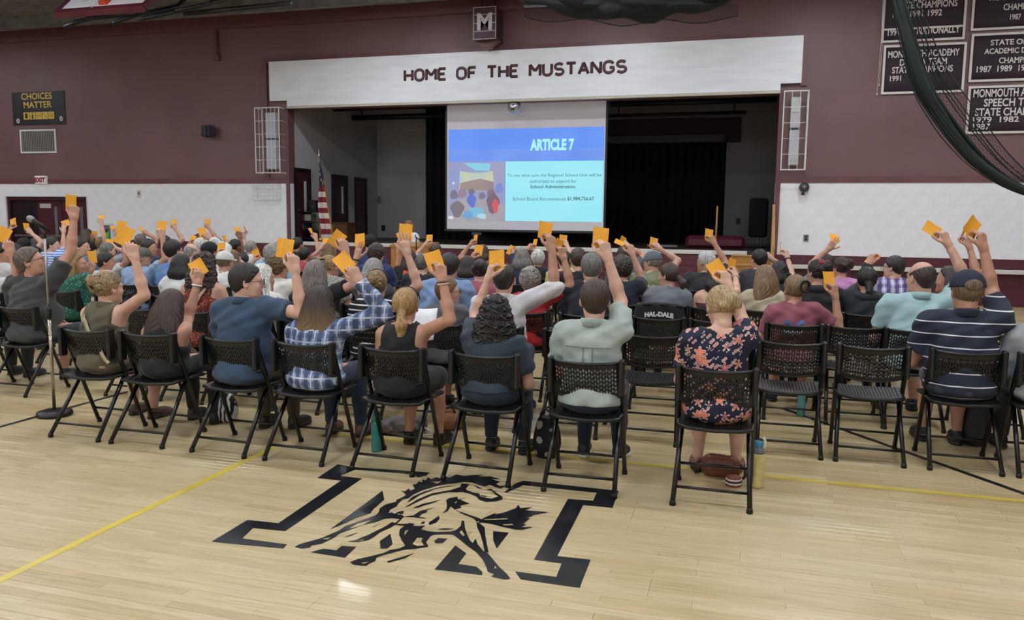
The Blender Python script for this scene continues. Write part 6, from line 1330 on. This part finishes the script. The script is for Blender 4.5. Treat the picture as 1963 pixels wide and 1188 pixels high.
    for an, sd in feet:
        so_ = obj('shoe', SHOE[0], plain('shoe_'+p.get('shoe', '#26262a'), p.get('shoe', '#26262a'), .5), B, (an[0], an[1]+.0, 0), (0, 0, -sd*.12), 1.02*s, own=True)
        obj('sole', SHOE[1], plain('sole_white', '#cfccc6', .6) if p.get('soles') else plain('sole_dark', '#2a2623', .6), so_, own=True)
    # --- hair and things worn, in the head's frame
    Q = Matrix.Translation(Vector(H)) @ Matrix(RH.tolist()).to_4x4() @ Matrix.Scale(hs, 4)
    def head_part(nm, me_, mt, own=False):
        q_ = obj(nm, me_, mt, B, own=own); q_.matrix_parent_inverse = Matrix.Identity(4); q_.matrix_basis = Q; return q_
    st, hc = p['hair']
    hst = 'capback' if p.get('cap') and st == 'short' else st
    head_part('hair', hair_lib(hst, lod), hair_mat(hc, '#9a7c57' if p.get('ombre') else None), True)
    if p.get('cap'):
        cr, br = cap_mesh(bool(p.get('flat')), bool(p.get('brim')), lod); c_ = head_part('cap', cr, plain('cap_'+p['cap'], p['cap'], .8), True)
        b_ = obj('brim', br, plain('cap_'+p['cap'], p['cap'], .8), c_, own=True)
    if p['k'] == 'navycap': head_part('hair_tuft', mesh('hair_tuft', *sdf([ell((0, -.113, .050), (.050, .020, .036), .01)], .006), True), hair_mat(hc))
    if p.get('glasses'):
        gm = MB(); r_ = .0022 if p['glasses'] == 1 else .0013
        for sx in (-1, 1):
            gm.tube([(sx*.033+.025*math.cos(a), .108, .002+.019*math.sin(a)) for a in np.linspace(0, 2*math.pi, 14, endpoint=False)], r_, 5, True); gm.tube([(sx*.058, .106, .008), (sx*.082, .07, .010), (sx*.086, -.005, .010), (sx*.084, -.02, -.004)], r_, 5)
        gm.tube([(-.008, .109, .006), (.008, .109, .006)], r_, 5); go = head_part('glasses', gm.mesh('glasses', True), M_BLACK if p['glasses'] == 1 else M_STEEL)
    if p.get('shades'):
        gm = MB()
        for sx in (-1, 1): gm.prism([(sx*.036+.028*math.cos(a), .02*math.sin(a)) for a in np.linspace(0, 2*math.pi, 14, endpoint=False)], 0, .004, lambda u, v, d: (u, .045+v*.5+d, .128-v*.3+d)); gm.tube([(sx*.062, .045, .13), (sx*.094, -.02, .06)], .003, 5)
        head_part('sunglasses', gm.mesh('sunglasses'), M_BLACK)
    if p.get('headband'): head_part('headband', MB().tube([(.100*math.sin(a), .03-.02*abs(math.sin(a)), .030+.108*math.cos(a)) for a in np.linspace(-1.35, 1.35, 15)], .0045, 6).mesh('headband', True), plain('hb_'+p['headband'], p['headband'], .4))
    if p.get('scrunchie'): head_part('hair_tie', MB().tube([(.01+.05*math.cos(a), -.075+.03*math.sin(a), .105+.01*math.sin(3*a)) for a in np.linspace(0, 2*math.pi, 14, endpoint=False)], .013, 6, True).mesh('hair_tie', True), plain('scrunchie', p['scrunchie'], .8))
    if p.get('clip') or st == 'bunclip':
        gm = MB()
        for q_ in (-.012, .014): gm.tube([(-.045+q_, -.135, .085), (-.01+q_, -.152, .05), (.03+q_, -.14, .012)], .006, 6)
        if st == 'bunclip': gm = MB().tube([(.02+.036*math.cos(a), -.146-.012*math.sin(a)**2, .045+.045*math.sin(a)) for a in np.linspace(0, 2*math.pi, 16, endpoint=False)], .010, 6, True)
        head_part('claw_clip', gm.mesh('claw_clip', True), M_BLACK)
    if st == 'pony': head_part('hair_tie', MB().tube([(.028*math.cos(a), -.128+.0*a, -.042+.016*math.sin(a)) for a in np.linspace(0, 2*math.pi, 12, endpoint=False)], .005, 5, True).mesh('hair_tie', True), plain('tie', '#6b4a38', .6))
    if p.get('earring'):
        for sx in (-1, 1): head_part('earring', MB().lathe([(.001, -.006), (.005, 0), (.001, .006)], 8, (sx*.086, .0, -.045)).mesh('earring', True), plain('pearl', '#e6ddd0', .2))
    # --- collar, hood, strap, prints
    if p.get('collar') or p.get('hood'):
        n = 20; V = []; hood = p.get('hood'); cmid = nb+[0, .002, .044*s]
        if hood:
            MB().tube([cmid+[.092*math.sin(a), -.05-.055*math.cos(a), -.012-.02*math.cos(a)] for a in np.linspace(-1.9, 1.9, 15)], [.02+.022*math.cos(a*.7) for a in np.linspace(-1.9, 1.9, 15)], 8).build('hood', cloth(tcol), so, True)
        else:
            prof = [(.096, -.020), (.078, .022), (.073, .030), (.069, .024), (.074, -.018)]
            F = []
            for i in range(n+1):
                a = math.radians(-155+310*i/n)
                for (r_, z_) in prof: V.append(cmid+np.array([r_*s*math.sin(a), -.004-r_*s*math.cos(a), z_*s-.012*(1-math.cos(a))]))
            for i in range(n):
                for j in range(5): F.append((i*5+j, i*5+(j+1) % 5, (i+1)*5+(j+1) % 5, (i+1)*5+j))
            obj('collar', mesh('collar', V, F, True), cloth(tcol if tcol != 'navystripe' else '#1f2536'), so)
    def ribbon(nm, pts, wd, mt, par, th_=.004):
        V = []; F = []; P_ = [np.array([x, back_y(x, z)-.005, z]) for x, z in pts]
        for i, q_ in enumerate(P_):
            d_ = unit(P_[min(i+1, len(P_)-1)]-P_[max(i-1, 0)]); sdv = unit(np.cross(d_, [0, 1., 0]))*wd/2
            V += [q_-sdv, q_+sdv, q_+sdv-[0, th_, 0], q_-sdv-[0, th_, 0]]
            if i:
                b0 = 4*i
                for j in range(4): F.append((b0-4+j, b0-4+(j+1) % 4, b0+(j+1) % 4, b0+j))
        F += [(0, 1, 2, 3), tuple(4*(len(P_)-1)+j for j in (3, 2, 1, 0))]
        obj(nm, mesh(nm, V, F, True), mt, par)
    if p.get('strap') == 1: ribbon('bag_strap', [(-.085+.25*t_, shz-.01-(shz-.57)*t_) for t_ in np.linspace(0, 1, 14)], .032, plain('strap_beige', '#b9a98c', .7), B)
    if p.get('strap') == 2: ribbon('bag_strap', [(.11-.20*t_, shz+.0-(shz-.62)*t_) for t_ in np.linspace(0, 1, 12)], .028, plain('strap_tan', '#b89b8a', .7), B)
    if p.get('pleat'):
        ribbon('yoke_seam', [(x, shz-.085) for x in np.linspace(-.15, .15, 11)], .006, plain('seam', '#72807a', .8), so, .002)
        for x in (-.03, .03): ribbon('pleat', [(x, z) for z in np.linspace(shz-.085, shz-.19, 5)], .006, plain('seam', '#72807a', .8), so, .002)
    if top == 'straps':
        for x in (-.06, .06): ribbon('shoulder_strap', [(nb[0]+x, z) for z in np.linspace(shz+.0, shz-.10, 6)], .010, cloth(tcol), so)
    if p.get('crab'):
        cz = shz-.095; MBl = plain('crab_blue', '#3f6fb0', .8); MWh = plain('crab_white', '#c9d0dc', .8)
        def patch(nm, pts, mt, off_): V = [np.array([x, back_y(x, z, .03)-off_, z]) for x, z in pts]; obj(nm, mesh(nm, V+[v+np.array([0, .003, 0]) for v in V], [tuple(range(len(V)))[::-1], tuple(range(len(V), 2*len(V)))]+[(i, (i+1) % len(V), len(V)+(i+1) % len(V), len(V)+i) for i in range(len(V))]), mt, so)
        for sx in (-1, 1):
            patch('crab_print', [(sx*.02, cz-.02), (sx*.05, cz+.0), (sx*.085, cz+.012), (sx*.07, cz+.035), (sx*.045, cz+.022), (sx*.02, cz+.005)], MBl, .009)
            patch('crab_print', [(sx*.10, cz-.01), (sx*.12, cz-.04), (sx*.10, cz-.075), (sx*.085, cz-.03)], MBl, .009)
        patch('crab_print', [(.085*math.cos(a), cz-.055+.038*math.sin(a)) for a in np.linspace(0, 2*math.pi, 14, endpoint=False)], MWh, .010)
    if p.get('backtext'):
        for i in range(3 if p['backtext'] == 'tee' else 0): ribbon('shirt_print', [(x, shz-.075-.028*i) for x in np.linspace(-.07+.015*(i % 2), .07-.02*i, 6)], .006, plain('print_white', '#b9b9bb', .8), so, .002)
        if p['backtext'] == 'os':
            yb_ = back_y(0, shz-.12); text('shirt_print', 'OS', .12, plain('print_cream', '#c2c1a8', .8), lambda u, v, d: (u, yb_-.022, v+shz-.17), so, 'CENTER', bold=.008)
    if p.get('band'):
        sd = 1 if p.get('arm', 'R') == 'R' else -1; S, E, Wr, K, nrm, pose = arms[sd]; R = frame(K-Wr, nrm)
        for i, c in enumerate(p['band']):
            pc = Wr-R[:, 2]*(.012+.016*i); MB().tube([pc+R[:, 0]*.036*s*math.cos(a)+R[:, 1]*.036*s*math.sin(a) for a in np.linspace(0, 2*math.pi, 14, endpoint=False)], .0065, 6, True).build('wristband', plain('band_'+c, c, .5), B, True)
    return B

def card(p, K, Wr, sd, nrm, desc):
    c = p['card']; cx, cy, rot = c[0], c[1], math.radians(c[2]); sx = c[3] if len(c) > 3 else .97; sy = c[4] if len(c) > 4 else .98
    R = frame(K-Wr, nrm); pin = Wr+R@np.array([-.036*sd, .07, .10]); Cc = at_depth(cx, cy, depth(pin))
    u = RT*math.cos(rot)+UP*math.sin(rot); v = UP*math.cos(rot)-RT*math.sin(rot); nr = -FW
    ta = math.acos(min(1, max(.05, sx)))*(1 if sd > 0 else -1); u2 = u*math.cos(ta)+nr*math.sin(ta)*-1
    tb_ = math.acos(min(1, max(.05, sy))); v2 = v*math.cos(tb_)+FW*math.sin(tb_)
    u2 = unit(u2); v2 = unit(v2-u2*(v2@u2)); n2 = np.cross(u2, v2)
    tipl = np.array([-.036*sd, .07, .10]) if p.get('hp', 'pinch') != 'open' else np.array([-.01*sd, .028, .145])
    tip = Wr+R@tipl; q_ = tip-Cc; uu, vv = float(q_@u2), float(q_@v2); cl = Cc+u2*max(-.044, min(.044, uu))+v2*max(-.063, min(.063, vv)); Cc = Cc+(tip-cl)
    ce = tag(obj('voting_card', CARDM[hash(p['k']) % 1 if sx > .25 else 1], M_CARD), 'orange card held by person %s %s' % ('with' if p['k'] in WITH else 'in', desc), 'card', 'voting cards held up')
    ce.matrix_world = Matrix(((u2[0], v2[0], n2[0], Cc[0]), (u2[1], v2[1], n2[1], Cc[1]), (u2[2], v2[2], n2[2], Cc[2]), (0, 0, 0, 1)))
    return ce
def card_mesh(bend):
    nx, ny = 6, 8; V = []; F = []; w_, h_ = .112, .143
    for s_ in (0, 1):
        for i in range(nx+1):
            for j in range(ny+1):
                u, v = i/nx-.5, j/ny-.5; V.append((u*w_, v*h_, bend*(u*u*.9+.3*u*v)*.12+(.0006 if s_ else -.0006)))
    n = (nx+1)*(ny+1); I = lambda s_, i, j: s_*n+i*(ny+1)+j
    for i in range(nx):
        for j in range(ny): F += [(I(1, i, j), I(1, i+1, j), I(1, i+1, j+1), I(1, i, j+1)), (I(0, i, j), I(0, i, j+1), I(0, i+1, j+1), I(0, i+1, j))]
    rim = [(i, 0) for i in range(nx)]+[(nx, j) for j in range(ny)]+[(i, ny) for i in range(nx, 0, -1)]+[(0, j) for j in range(ny, 0, -1)]
    for a, b in zip(rim, rim[1:]+rim[:1]): F.append((I(0, *a), I(0, *b), I(1, *b), I(1, *a)))
    return mesh('voting_card', V, F, False)
CARDM = [card_mesh(.25), card_mesh(.6)]

PLACE = {}
def person(p):
    s, g = p.get('s', 1.0), p.get('g', 1.0); Yr = ROWS[p['r']]; H = onY(*p['h'], Yr+.40+p.get('dy', 0))
    if 'yaw' not in p:
        p['yaw'] = max(-28, min(28, math.degrees(math.atan2(5.3+H[0], 17.0-H[1]))*.7))
    o = np.array([H[0]+p.get('bx', 0)+p.get('hdx', 0), Yr+.33, 0]); Hl = H-o
    p['shz'] = shz = Hl[2]-.180*s; p['gw'] = gw = .55+.45*g
    nb = np.array([Hl[0]*.85, Hl[1]-.035-.165*s*math.sin(math.radians(.8*p.get('pitch', 0))), Hl[2]-.165*s]); sh = np.array([nb[0], nb[1]*.8, shz])
    L1, L2, LH = .30*s, .26*s, .078*s; arms = {}; up = None
    if 'card' in p:
        c_ = list(p['card']); hx, hy = p['hand']; p['hand'] = (hx+.52*(c_[0]-hx), hy+.52*(c_[1]-hy)); p['card'] = tuple(c_)
    raised = (1 if p.get('arm', 'R') == 'R' else -1) if 'hand' in p else 0
    for sd in (-1, 1):
        if sd == raised:
            S = sh+np.array([sd*.160*gw*s, .0, .012]); Sw = S+o
            if 'elb' in p:
                E = reach_ray(p['elb'], Sw, L1, Sw[1]+.06); K = reach_ray(p['hand'], E, L2+LH, E[1]+.05)
            else:
                K = onY(*p['hand'], H[1]+.12); v = K-Sw; d = np.linalg.norm(v); mx = L1+L2+LH
                if d > mx*.985: K = reach_ray(p['hand'], Sw, mx*.985, H[1]+.05); v = K-Sw; d = np.linalg.norm(v)
                d = min(d, mx*.985); a = (L1*L1-(L2+LH)**2+d*d)/(2*d); hh = math.sqrt(max(0, L1*L1-a*a)); un = unit(v); pole = np.array([sd*.8, .1, -.5]); pole = unit(pole-un*(pole@un)); E = Sw+un*a+pole*hh
            fd = unit(K-E); Wr = K-fd*LH; Wr = E+unit(Wr-E)*min(np.linalg.norm(Wr-E), L2*1.12)
            pose = p.get('hp', 'pinch'); nrm = np.array([-sd*.75, .65, 0]) if pose != 'open' else np.array([-sd*.15, 1, 0])
            K2 = Wr+unit(.75*fd+.25*np.array([0, 0, 1]))*LH
            arms[sd] = (S, E-o, Wr-o, K2-o, nrm, pose); up = (K2, Wr, sd, nrm)
        else:
            S = sh+np.array([sd*.168*gw*s, .0, -.022]); E = S+np.array([sd*.055*g, .075, -.27])*s; W_ = np.array([sd*.115, .30*s, .655]); W_ = E+unit(W_-E)*L2; K = W_+unit(np.array([-sd*.25, .9, -.35]))*LH
            if W_[2] < .62: W_[2] = .62; K[2] = max(K[2], .615)
            arms[sd] = (S, E, W_, K, np.array([-sd*.2, .1, -1.]), 'rest')
    d = p['d']; wd = 'with' if p['k'] in WITH else 'in'
    B = figure(p, 'person', o, Hl, arms)
    tag(B, 'seated person %s %s' % (wd, d), 'person', 'audience seated on folding chairs')
    PLACE[p['k']] = o
    if up: card(p, *up[:2], up[2], up[3], d)
    chair(o[0], Yr, math.radians(random.uniform(-2.5, 2.5)), 'folding chair under person %s %s' % (wd, d), 'folding chairs of the audience', 0 if p['r'] <= 3 else 1)
for p in PEOPLE: person(p)

# the speaker standing behind the lectern
sp_ = dict(k='speaker', s=.98, g=.95, lod=1, top=('long', '#dcdcdc'), legs=('long', '#22252c'), hair=('lobs', '#7a5a3c'), yaw=0, pitch=8, hs=1.03)
Hs = onY(784, 434, 15.95); so_ = np.array([Hs[0], 15.95, 0]); Hl = np.array([0, .03, Hs[2]]); sp_['shz'] = Hl[2]-.19; sp_['gw'] = .98; arms = {}
for sd in (-1, 1):
    S = np.array([sd*.16, .0, sp_['shz']-.02]); E = S+np.array([sd*.06, .08, -.27]); W_ = E+unit([-sd*.15, .9, .05])*.25; arms[sd] = (S, E, W_, W_+unit([-sd*.2, 1, -.1])*.07, np.array([0, .1, -1.]), 'rest')
B = figure(sp_, 'person', so_, Hl, arms, True, math.pi); tag(B, 'standing person in a white long sleeved top behind the lectern', 'person')

# empty chairs that the photograph shows, and those that fill out the rows behind
EMPTY = {(-1.27, 2): 'empty folding chair behind the white dress shirt holding a tan hat', (-.66, 2): 'empty folding chair between the sage shirt and the floral dress', (.36, 2): 'empty folding chair behind the rose crab tee', (.90, 2): 'empty folding chair next to the navy striped polo', (-.72, 3): 'empty folding chair behind the HAL-DALE jacket', (-.22, 3): 'empty folding chair behind the strap top', (.93, 3): 'empty folding chair between the rose tee and the aqua polo', (2.45, 2): 'empty folding chair beyond the crinkled grey shirt'}
def free(x, y): return all(abs(x-a) > .44 or abs(y-b) > .5 for a, b in CHAIRS)
for (x, r) in ((-1.27, 2), (-.66, 2), (.36, 2), (.90, 2), (-.72, 3), (-.22, 3), (.93, 3), (1.95, 3), (2.45, 2), (-.05, 6), (.75, 6), (.9, 5), (1.5, 5), (-.2, 5), (-.75, 5), (-1.3, 5), (2.1, 5), (-5.35, 3), (-6.7, 3), (-5.45, 2), (.3, 7), (1.65, 7)):
    y = ROWS[r]
    if free(x, y): chair(x, y, math.radians(random.uniform(-2, 2)), EMPTY.get((x, r), 'empty black folding chair among the seated rows'), 'empty folding chairs in the rows', 0 if r <= 3 else 1)
# ================================================================== THINGS ON THE FLOOR AND ON CHAIRS
# microphone on its stand
P = onZ(105, 796); zt = onY(83, 452, P[1])[2]
MS = tag(empty('microphone_stand', (P[0], P[1], 0)), 'chrome microphone stand with a round black base on the gym floor', 'stand')
MB().lathe([(.135, 0), (.14, .012), (.135, .035), (.09, .05), (.03, .055)], 28).build('base', M_BLACK, MS, True)
M_POLE = plain('warm_chrome', '#a59a86', .25, .85)
MB().tube([(0, 0, .05), (0, 0, .86)], .0135, 12).build('lower_pole', M_POLE, MS, True); MB().tube([(0, 0, .86), (0, 0, zt)], .0095, 12).build('upper_pole', M_STEEL, MS, True)
MB().lathe([(.019, .82), (.021, .84), (.021, .9), (.016, .92)], 14).build('clutch', M_BLACK, MS, True)
A = onY(58, 419, P[1]-.02)-P; B = onY(97, 443, P[1]+.05)-P
MB().tube([(0, 0, zt-.02), (0, 0, zt+.02), tuple((A+B)/2-[0, 0, .012])], .012, 8).build('clip', M_BLACK, MS, True)
MI_ = tag(empty('microphone', P+(A+B)/2), 'black microphone with a silver mesh head clipped to the near stand', 'microphone'); cM = (A+B)/2; ax = unit(A-B)
MB().tube([B-cM, (A-cM)*.55+(B-cM)*.0, (A-cM)*.7], [.012, .017, .02], 12).build('handle', M_BLACK, MI_, True)
Rm = frame(ax, [0, 1, .3]); pr = [(.018, -.03), (.026, -.02), (.0275, 0), (.024, .015), (.014, .026), (.003, .03)]
V = []; 
g_ = MB().lathe(pr, 16); g_.V = [tuple(Rm@np.array(v)+(A-cM)) for v in g_.V]; g_.build('mesh_head', plain('mic_mesh', '#8d8d8d', .35, .7, scale=200, bump=.4), MI_, True)
def bottle(px, py, h_, r, body, lid, label, handle=None, strap=None):
    P = onZ(px, py); b = tag(empty('water_bottle', (P[0], P[1], 0)), label, 'bottle')
    MB().lathe([(r*.92, 0), (r, .01), (r, h_*.70), (r*.98, h_*.74)], 24).build('body', plain('bottle_'+body, body, .35), b, True)
    MB().lathe([(r*.98, h_*.74), (r*.8, h_*.84), (r*.62, h_*.88)], 24).build('shoulder', plain('bottle_shoulder_'+lid, '#6d7480' if handle else body, .4), b, True)
    MB().lathe([(r*.66, h_*.87), (r*.7, h_*.89), (r*.7, h_*.97), (r*.5, h_)], 20).build('lid', plain('lid_'+lid, lid, .35), b, True)
    if handle: MB().tube([(r*.55, 0, h_*.84), (r*.95, 0, h_*.9), (r*.9, 0, h_*1.03), (r*.6, 0, h_*1.08)], .010, 6).build('handle', plain('handle_'+handle, handle, .5), b, True)
bottle(1450, 932, .30, .043, '#c9bd7d', '#3d7ea6', 'pale yellow water bottle with a blue lid beside the floral dress chair', '#e6dfc0')
bottle(722, 864, .30, .038, '#2f7a74', '#2b6f6c', 'teal water bottle under the ponytail chair')
bottle(1535, 796, .26, .036, '#5b8f93', '#3d5f66', 'pale teal water bottle under the rose tee chair')
# brown handbag, with its striped strap
P = onZ(1380, 912); HB_ = tag(empty('handbag', (P[0], P[1], 0), -.1), 'open brown leather handbag under the floral dress chair', 'bag')
M_LEA = plain('brown_leather', '#6b3d2a', .42, var=.1, scale=18, bump=.25)
V, F = sdf([ell((0, 0, .075), (.125, .06, .085), .03), ell((-.07, 0, .06), (.06, .055, .07), .03), ell((.07, 0, .06), (.06, .055, .07), .03)], .009, 0, lambda D, X, Y, Z: np.maximum(np.maximum(D+.003*np.sin(40*X+9*Z), -Z), -(np.sqrt((X/.095)**2+(Y/.032)**2+((Z-.165)/.06)**2)-1)*.03))
obj('bag_body', mesh('bag_body', V, F, True), M_LEA, HB_)
MB().prism([(.085*math.cos(a), .03*math.sin(a)) for a in np.linspace(0, 2*math.pi, 18, endpoint=False)], .112, .118, lambda u, v, d: (u, v, d)).build('lining', plain('bag_lining', '#8d8a8a', .6), HB_)
for (x, r_) in ((-.13, 1), (.13, -1)): MB().tube([(x, 0, .09), (x-.03*r_, -.02, .07), (x-.035*r_, -.03, .03), (x-.02*r_, -.04, .012)], .010, 6).build('strap_end', plain('strap_stripe', '#2a1f1c', .6), HB_, True)
P = onZ(1406, 930); ST_ = tag(empty('striped_pouch', (P[0], P[1], 0), .2), 'small striped strap coil lying by the brown handbag', 'strap')
for i, (r_, m_) in enumerate(((.05, '#7a3b2f'), (.052, '#d8c9bd'), (.052, '#3a2522'), (.05, '#d8c9bd'), (.047, '#7a3b2f'))): MB().lathe([(r_*.9, i*.012), (r_, i*.012+.004), (r_, i*.012+.01), (r_*.9, i*.012+.0125)], 18).build('coil', plain('coil_'+m_, m_, .6), ST_, True)
# tote bags
def tote(px, py, w_, d_, h_, mat, label, rz=0):
    P = onZ(px, py); b = tag(empty('tote_bag', (P[0], P[1], 0), rz), label, 'bag')
    V, F = sdf([ell((0, 0, h_*.35), (w_, d_, h_*.45), .05), ell((0, 0, h_*.65), (w_*.92, d_*.8, h_*.42), .05)], .011, 0, lambda D, X, Y, Z: np.maximum(np.maximum(D+.004*np.sin(30*X+20*Z), -Z), Z-h_))
    obj('bag_body', mesh('bag_body', V, F, True), mat, b)
    for y in (-d_*.5, d_*.5): MB().tube([(-w_*.5, y, h_*.9), (-w_*.35, y, h_*1.12), (0, y, h_*1.2), (w_*.35, y, h_*1.12), (w_*.5, y, h_*.9)], .009, 6).build('handle', M_DARK, b, True)
    return b
def two_tone(name, c0, c1, kind):
    m, t, b = nt(name); tc = N(t, 'ShaderNodeTexCoord')
    if kind == 'zebra':
        wv = N(t, 'ShaderNodeTexWave', i_Scale=9.0, i_Distortion=6.0, i_Detail=1.0); wv.inputs['Detail Scale'].default_value = 1.2; t.links.new(tc.outputs['Object'], wv.inputs['Vector']); src = wv.outputs['Fac']; th_ = .5
    else:
        vv = N(t, 'ShaderNodeTexVoronoi'); vv.inputs['Scale'].default_value = 11; t.links.new(tc.outputs['Object'], vv.inputs['Vector']); src = vv.outputs['Distance']; th_ = .36
    r = ramp(t, [(0, c0), (th_, c1)], 'CONSTANT'); t.links.new(src, r.inputs[0]); t.links.new(r.outputs[0], b.inputs['Base Color']); b.inputs['Roughness'].default_value = .7; return m
tote(428, 808, .13, .08, .25, two_tone('zebra_print', '#141416', '#b9b9b9', 'zebra'), 'zebra striped tote bag under the blue shirt chair')
tote(1048, 876, .095, .08, .30, two_tone('daisy_print', '#a8a69c', '#121214', 'spots'), 'black tote bag with pale flowers between the front chairs')
tote(1868, 852, .10, .10, .34, plain('dark_bag', '#2a2a2c', .6, bump=.2), 'dark duffel bag under the navy striped polo chair')
tote(865, 822, .10, .09, .16, plain('tan_bag', '#8a5a38', .5), 'small tan bag on the floor before the ponytail chair')
# grey sweatshirt heap
P = onZ(775, 826); V, F = sdf([ell((0, 0, .05), (.17, .10, .065), .05), ell((.10, .03, .06), (.08, .07, .06), .04), ell((-.10, -.02, .04), (.09, .08, .05), .04)], .011, 0, lambda D, X, Y, Z: np.maximum(D+.008*np.sin(45*X+12*np.sin(25*Y))+.005*np.sin(60*Z+30*X), -Z))
hp2 = tag(empty('sweatshirt', (P[0], P[1], 0)), 'crumpled grey sweatshirt on the floor in front of the ponytail chair', 'clothing'); obj('cloth', mesh('cloth', V, F, True), cloth('#6e6a66'), hp2)
MB().tube([(.16, 0, .05), (.24, -.03, .03), (.26, -.06, .008), (.18, -.08, .006)], .006, 5).build('drawstring', M_BANW, hp2, True)
# iced red drink
P = onZ(140, 655); CP = tag(empty('drink_cup', (P[0], P[1], 0)), 'clear cup with a red iced drink and straw on the floor', 'cup')
MB().lathe([(.028, 0), (.04, .11)], 18).build('cup', plain('red_drink', '#8d3f42', .15), CP, True); MB().lathe([(.042, .11), (.042, .12), (.01, .135)], 18).build('lid', plain('clear_lid', '#c9c4c2', .15), CP, True); MB().tube([(0, 0, .1), (.015, 0, .2)], .004, 6).build('straw', plain('straw_red', '#b04a4a', .4), CP)
# sun hat hooked over an empty chair back
P = np.array([-1.42, ROWS[2]+.30, .79]); HT = tag(empty('sun_hat', (P[0], ROWS[2]+.33, .80)), 'tan sun hat beside the empty chair behind the sage shirt', 'hat')
# it rests on the chair seat in front
HT.location = (-1.27, ROWS[2]+.33, .478)
MB().lathe([(.17, 0), (.165, .006), (.1, .012), (.088, .03), (.08, .10), (.05, .125), (.01, .13)], 24).build('crown', plain('tan_felt', '#a3947c', .85), HT, True); MB().lathe([(.092, .014), (.093, .035), (.086, .037)], 24).build('hat_band', plain('hatband', '#5d4c3a', .7), HT, True)
# black team jacket hung over a chair back
cx = onY(1266, 580, ROWS[4]+.12)[0]; JX = tag(empty('team_jacket', (cx, ROWS[4]+.10, 0)), 'black jacket lettered HAL-DALE hung over the chair of the grey tee', 'jacket')
nx, nz = 16, 12; V = []
for i in range(nx+1):
    for j in range(nz+1):
        u = (i/nx-.5)*2; v = j/nz; wd = .235+.06*(1-v)
        V.append((u*wd, -.030-.012*math.sin(u*9+v*3)-.03*(1-u*u)+.025*(1-v)*-1, .50+.345*v-.02*u*u))
F = [(i*(nz+1)+j, (i+1)*(nz+1)+j, (i+1)*(nz+1)+j+1, i*(nz+1)+j+1) for i in range(nx) for j in range(nz)]
o = obj('cloth', mesh('cloth', V, F, True), cloth('#121318'), JX); md = o.modifiers.new('s', 'SOLIDIFY'); md.thickness = .012; md.offset = 1
V = []
for i in range(nx+1):
    for j in range(4):
        u = (i/nx-.5)*2; V.append((u*.235, -.055+.045*j+.02*(1-u*u)*(j == 0)*-1, .845+.012*math.sin(j/3*math.pi)-.02*u*u-.05*(j == 3)))
F = [(i*4+j, (i+1)*4+j, (i+1)*4+j+1, i*4+j+1) for i in range(nx) for j in range(3)]
o = obj('collar_fold', mesh('collar_fold', V, F, True), cloth('#121318'), JX); md = o.modifiers.new('s', 'SOLIDIFY'); md.thickness = .012
text('lettering', 'HAL-DALE', .062, plain('jacket_white', '#d9d9d9', .7), lambda u, v, d: (u, -.108+.36*u*u, v+.725-1.2*u*u*.6), JX, 'CENTER', bold=.004)
# sheets of paper on laps
def sheet(x, y, z, rz, tilt_, label): 
    V = []; 
    for i in range(5):
        for j in range(5): u, v = i/4-.5, j/4-.5; V.append((u*.215, v*.28, .018*u*u*4-.01*v))
    F = [(i*5+j, (i+1)*5+j, (i+1)*5+j+1, i*5+j+1) for i in range(4) for j in range(4)]
    o = obj('paper_sheet', mesh('paper_sheet', V, F, True), plain('paper_white', '#e3e3e6', .7, var=.02), None, (x, y, z), (tilt_, 0, rz)); md = o.modifiers.new('s', 'SOLIDIFY'); md.thickness = .0015
    tag(o, label, 'paper', 'printed sheets on laps')
P = onY(808, 622, 5.42); sheet(P[0], P[1], P[2], .2, .9, 'white printed sheet held by the person with the blond ponytail')
for (k, dx, rz, who) in (('olive', .06, .4, 'the olive sleeveless shirt'), ('blue', .1, -.3, 'the blue short sleeved shirt'), ('whitestripe', .05, .3, 'the white textured shirt'), ('floral', -.08, .5, 'the navy floral dress'), ('bluepink', 0, 0, 'the royal blue tee')):
    q_ = PLACE[k]; sheet(q_[0]+dx, q_[1]+.34, .655, rz, .06, 'white printed sheet lying on the lap of '+who)
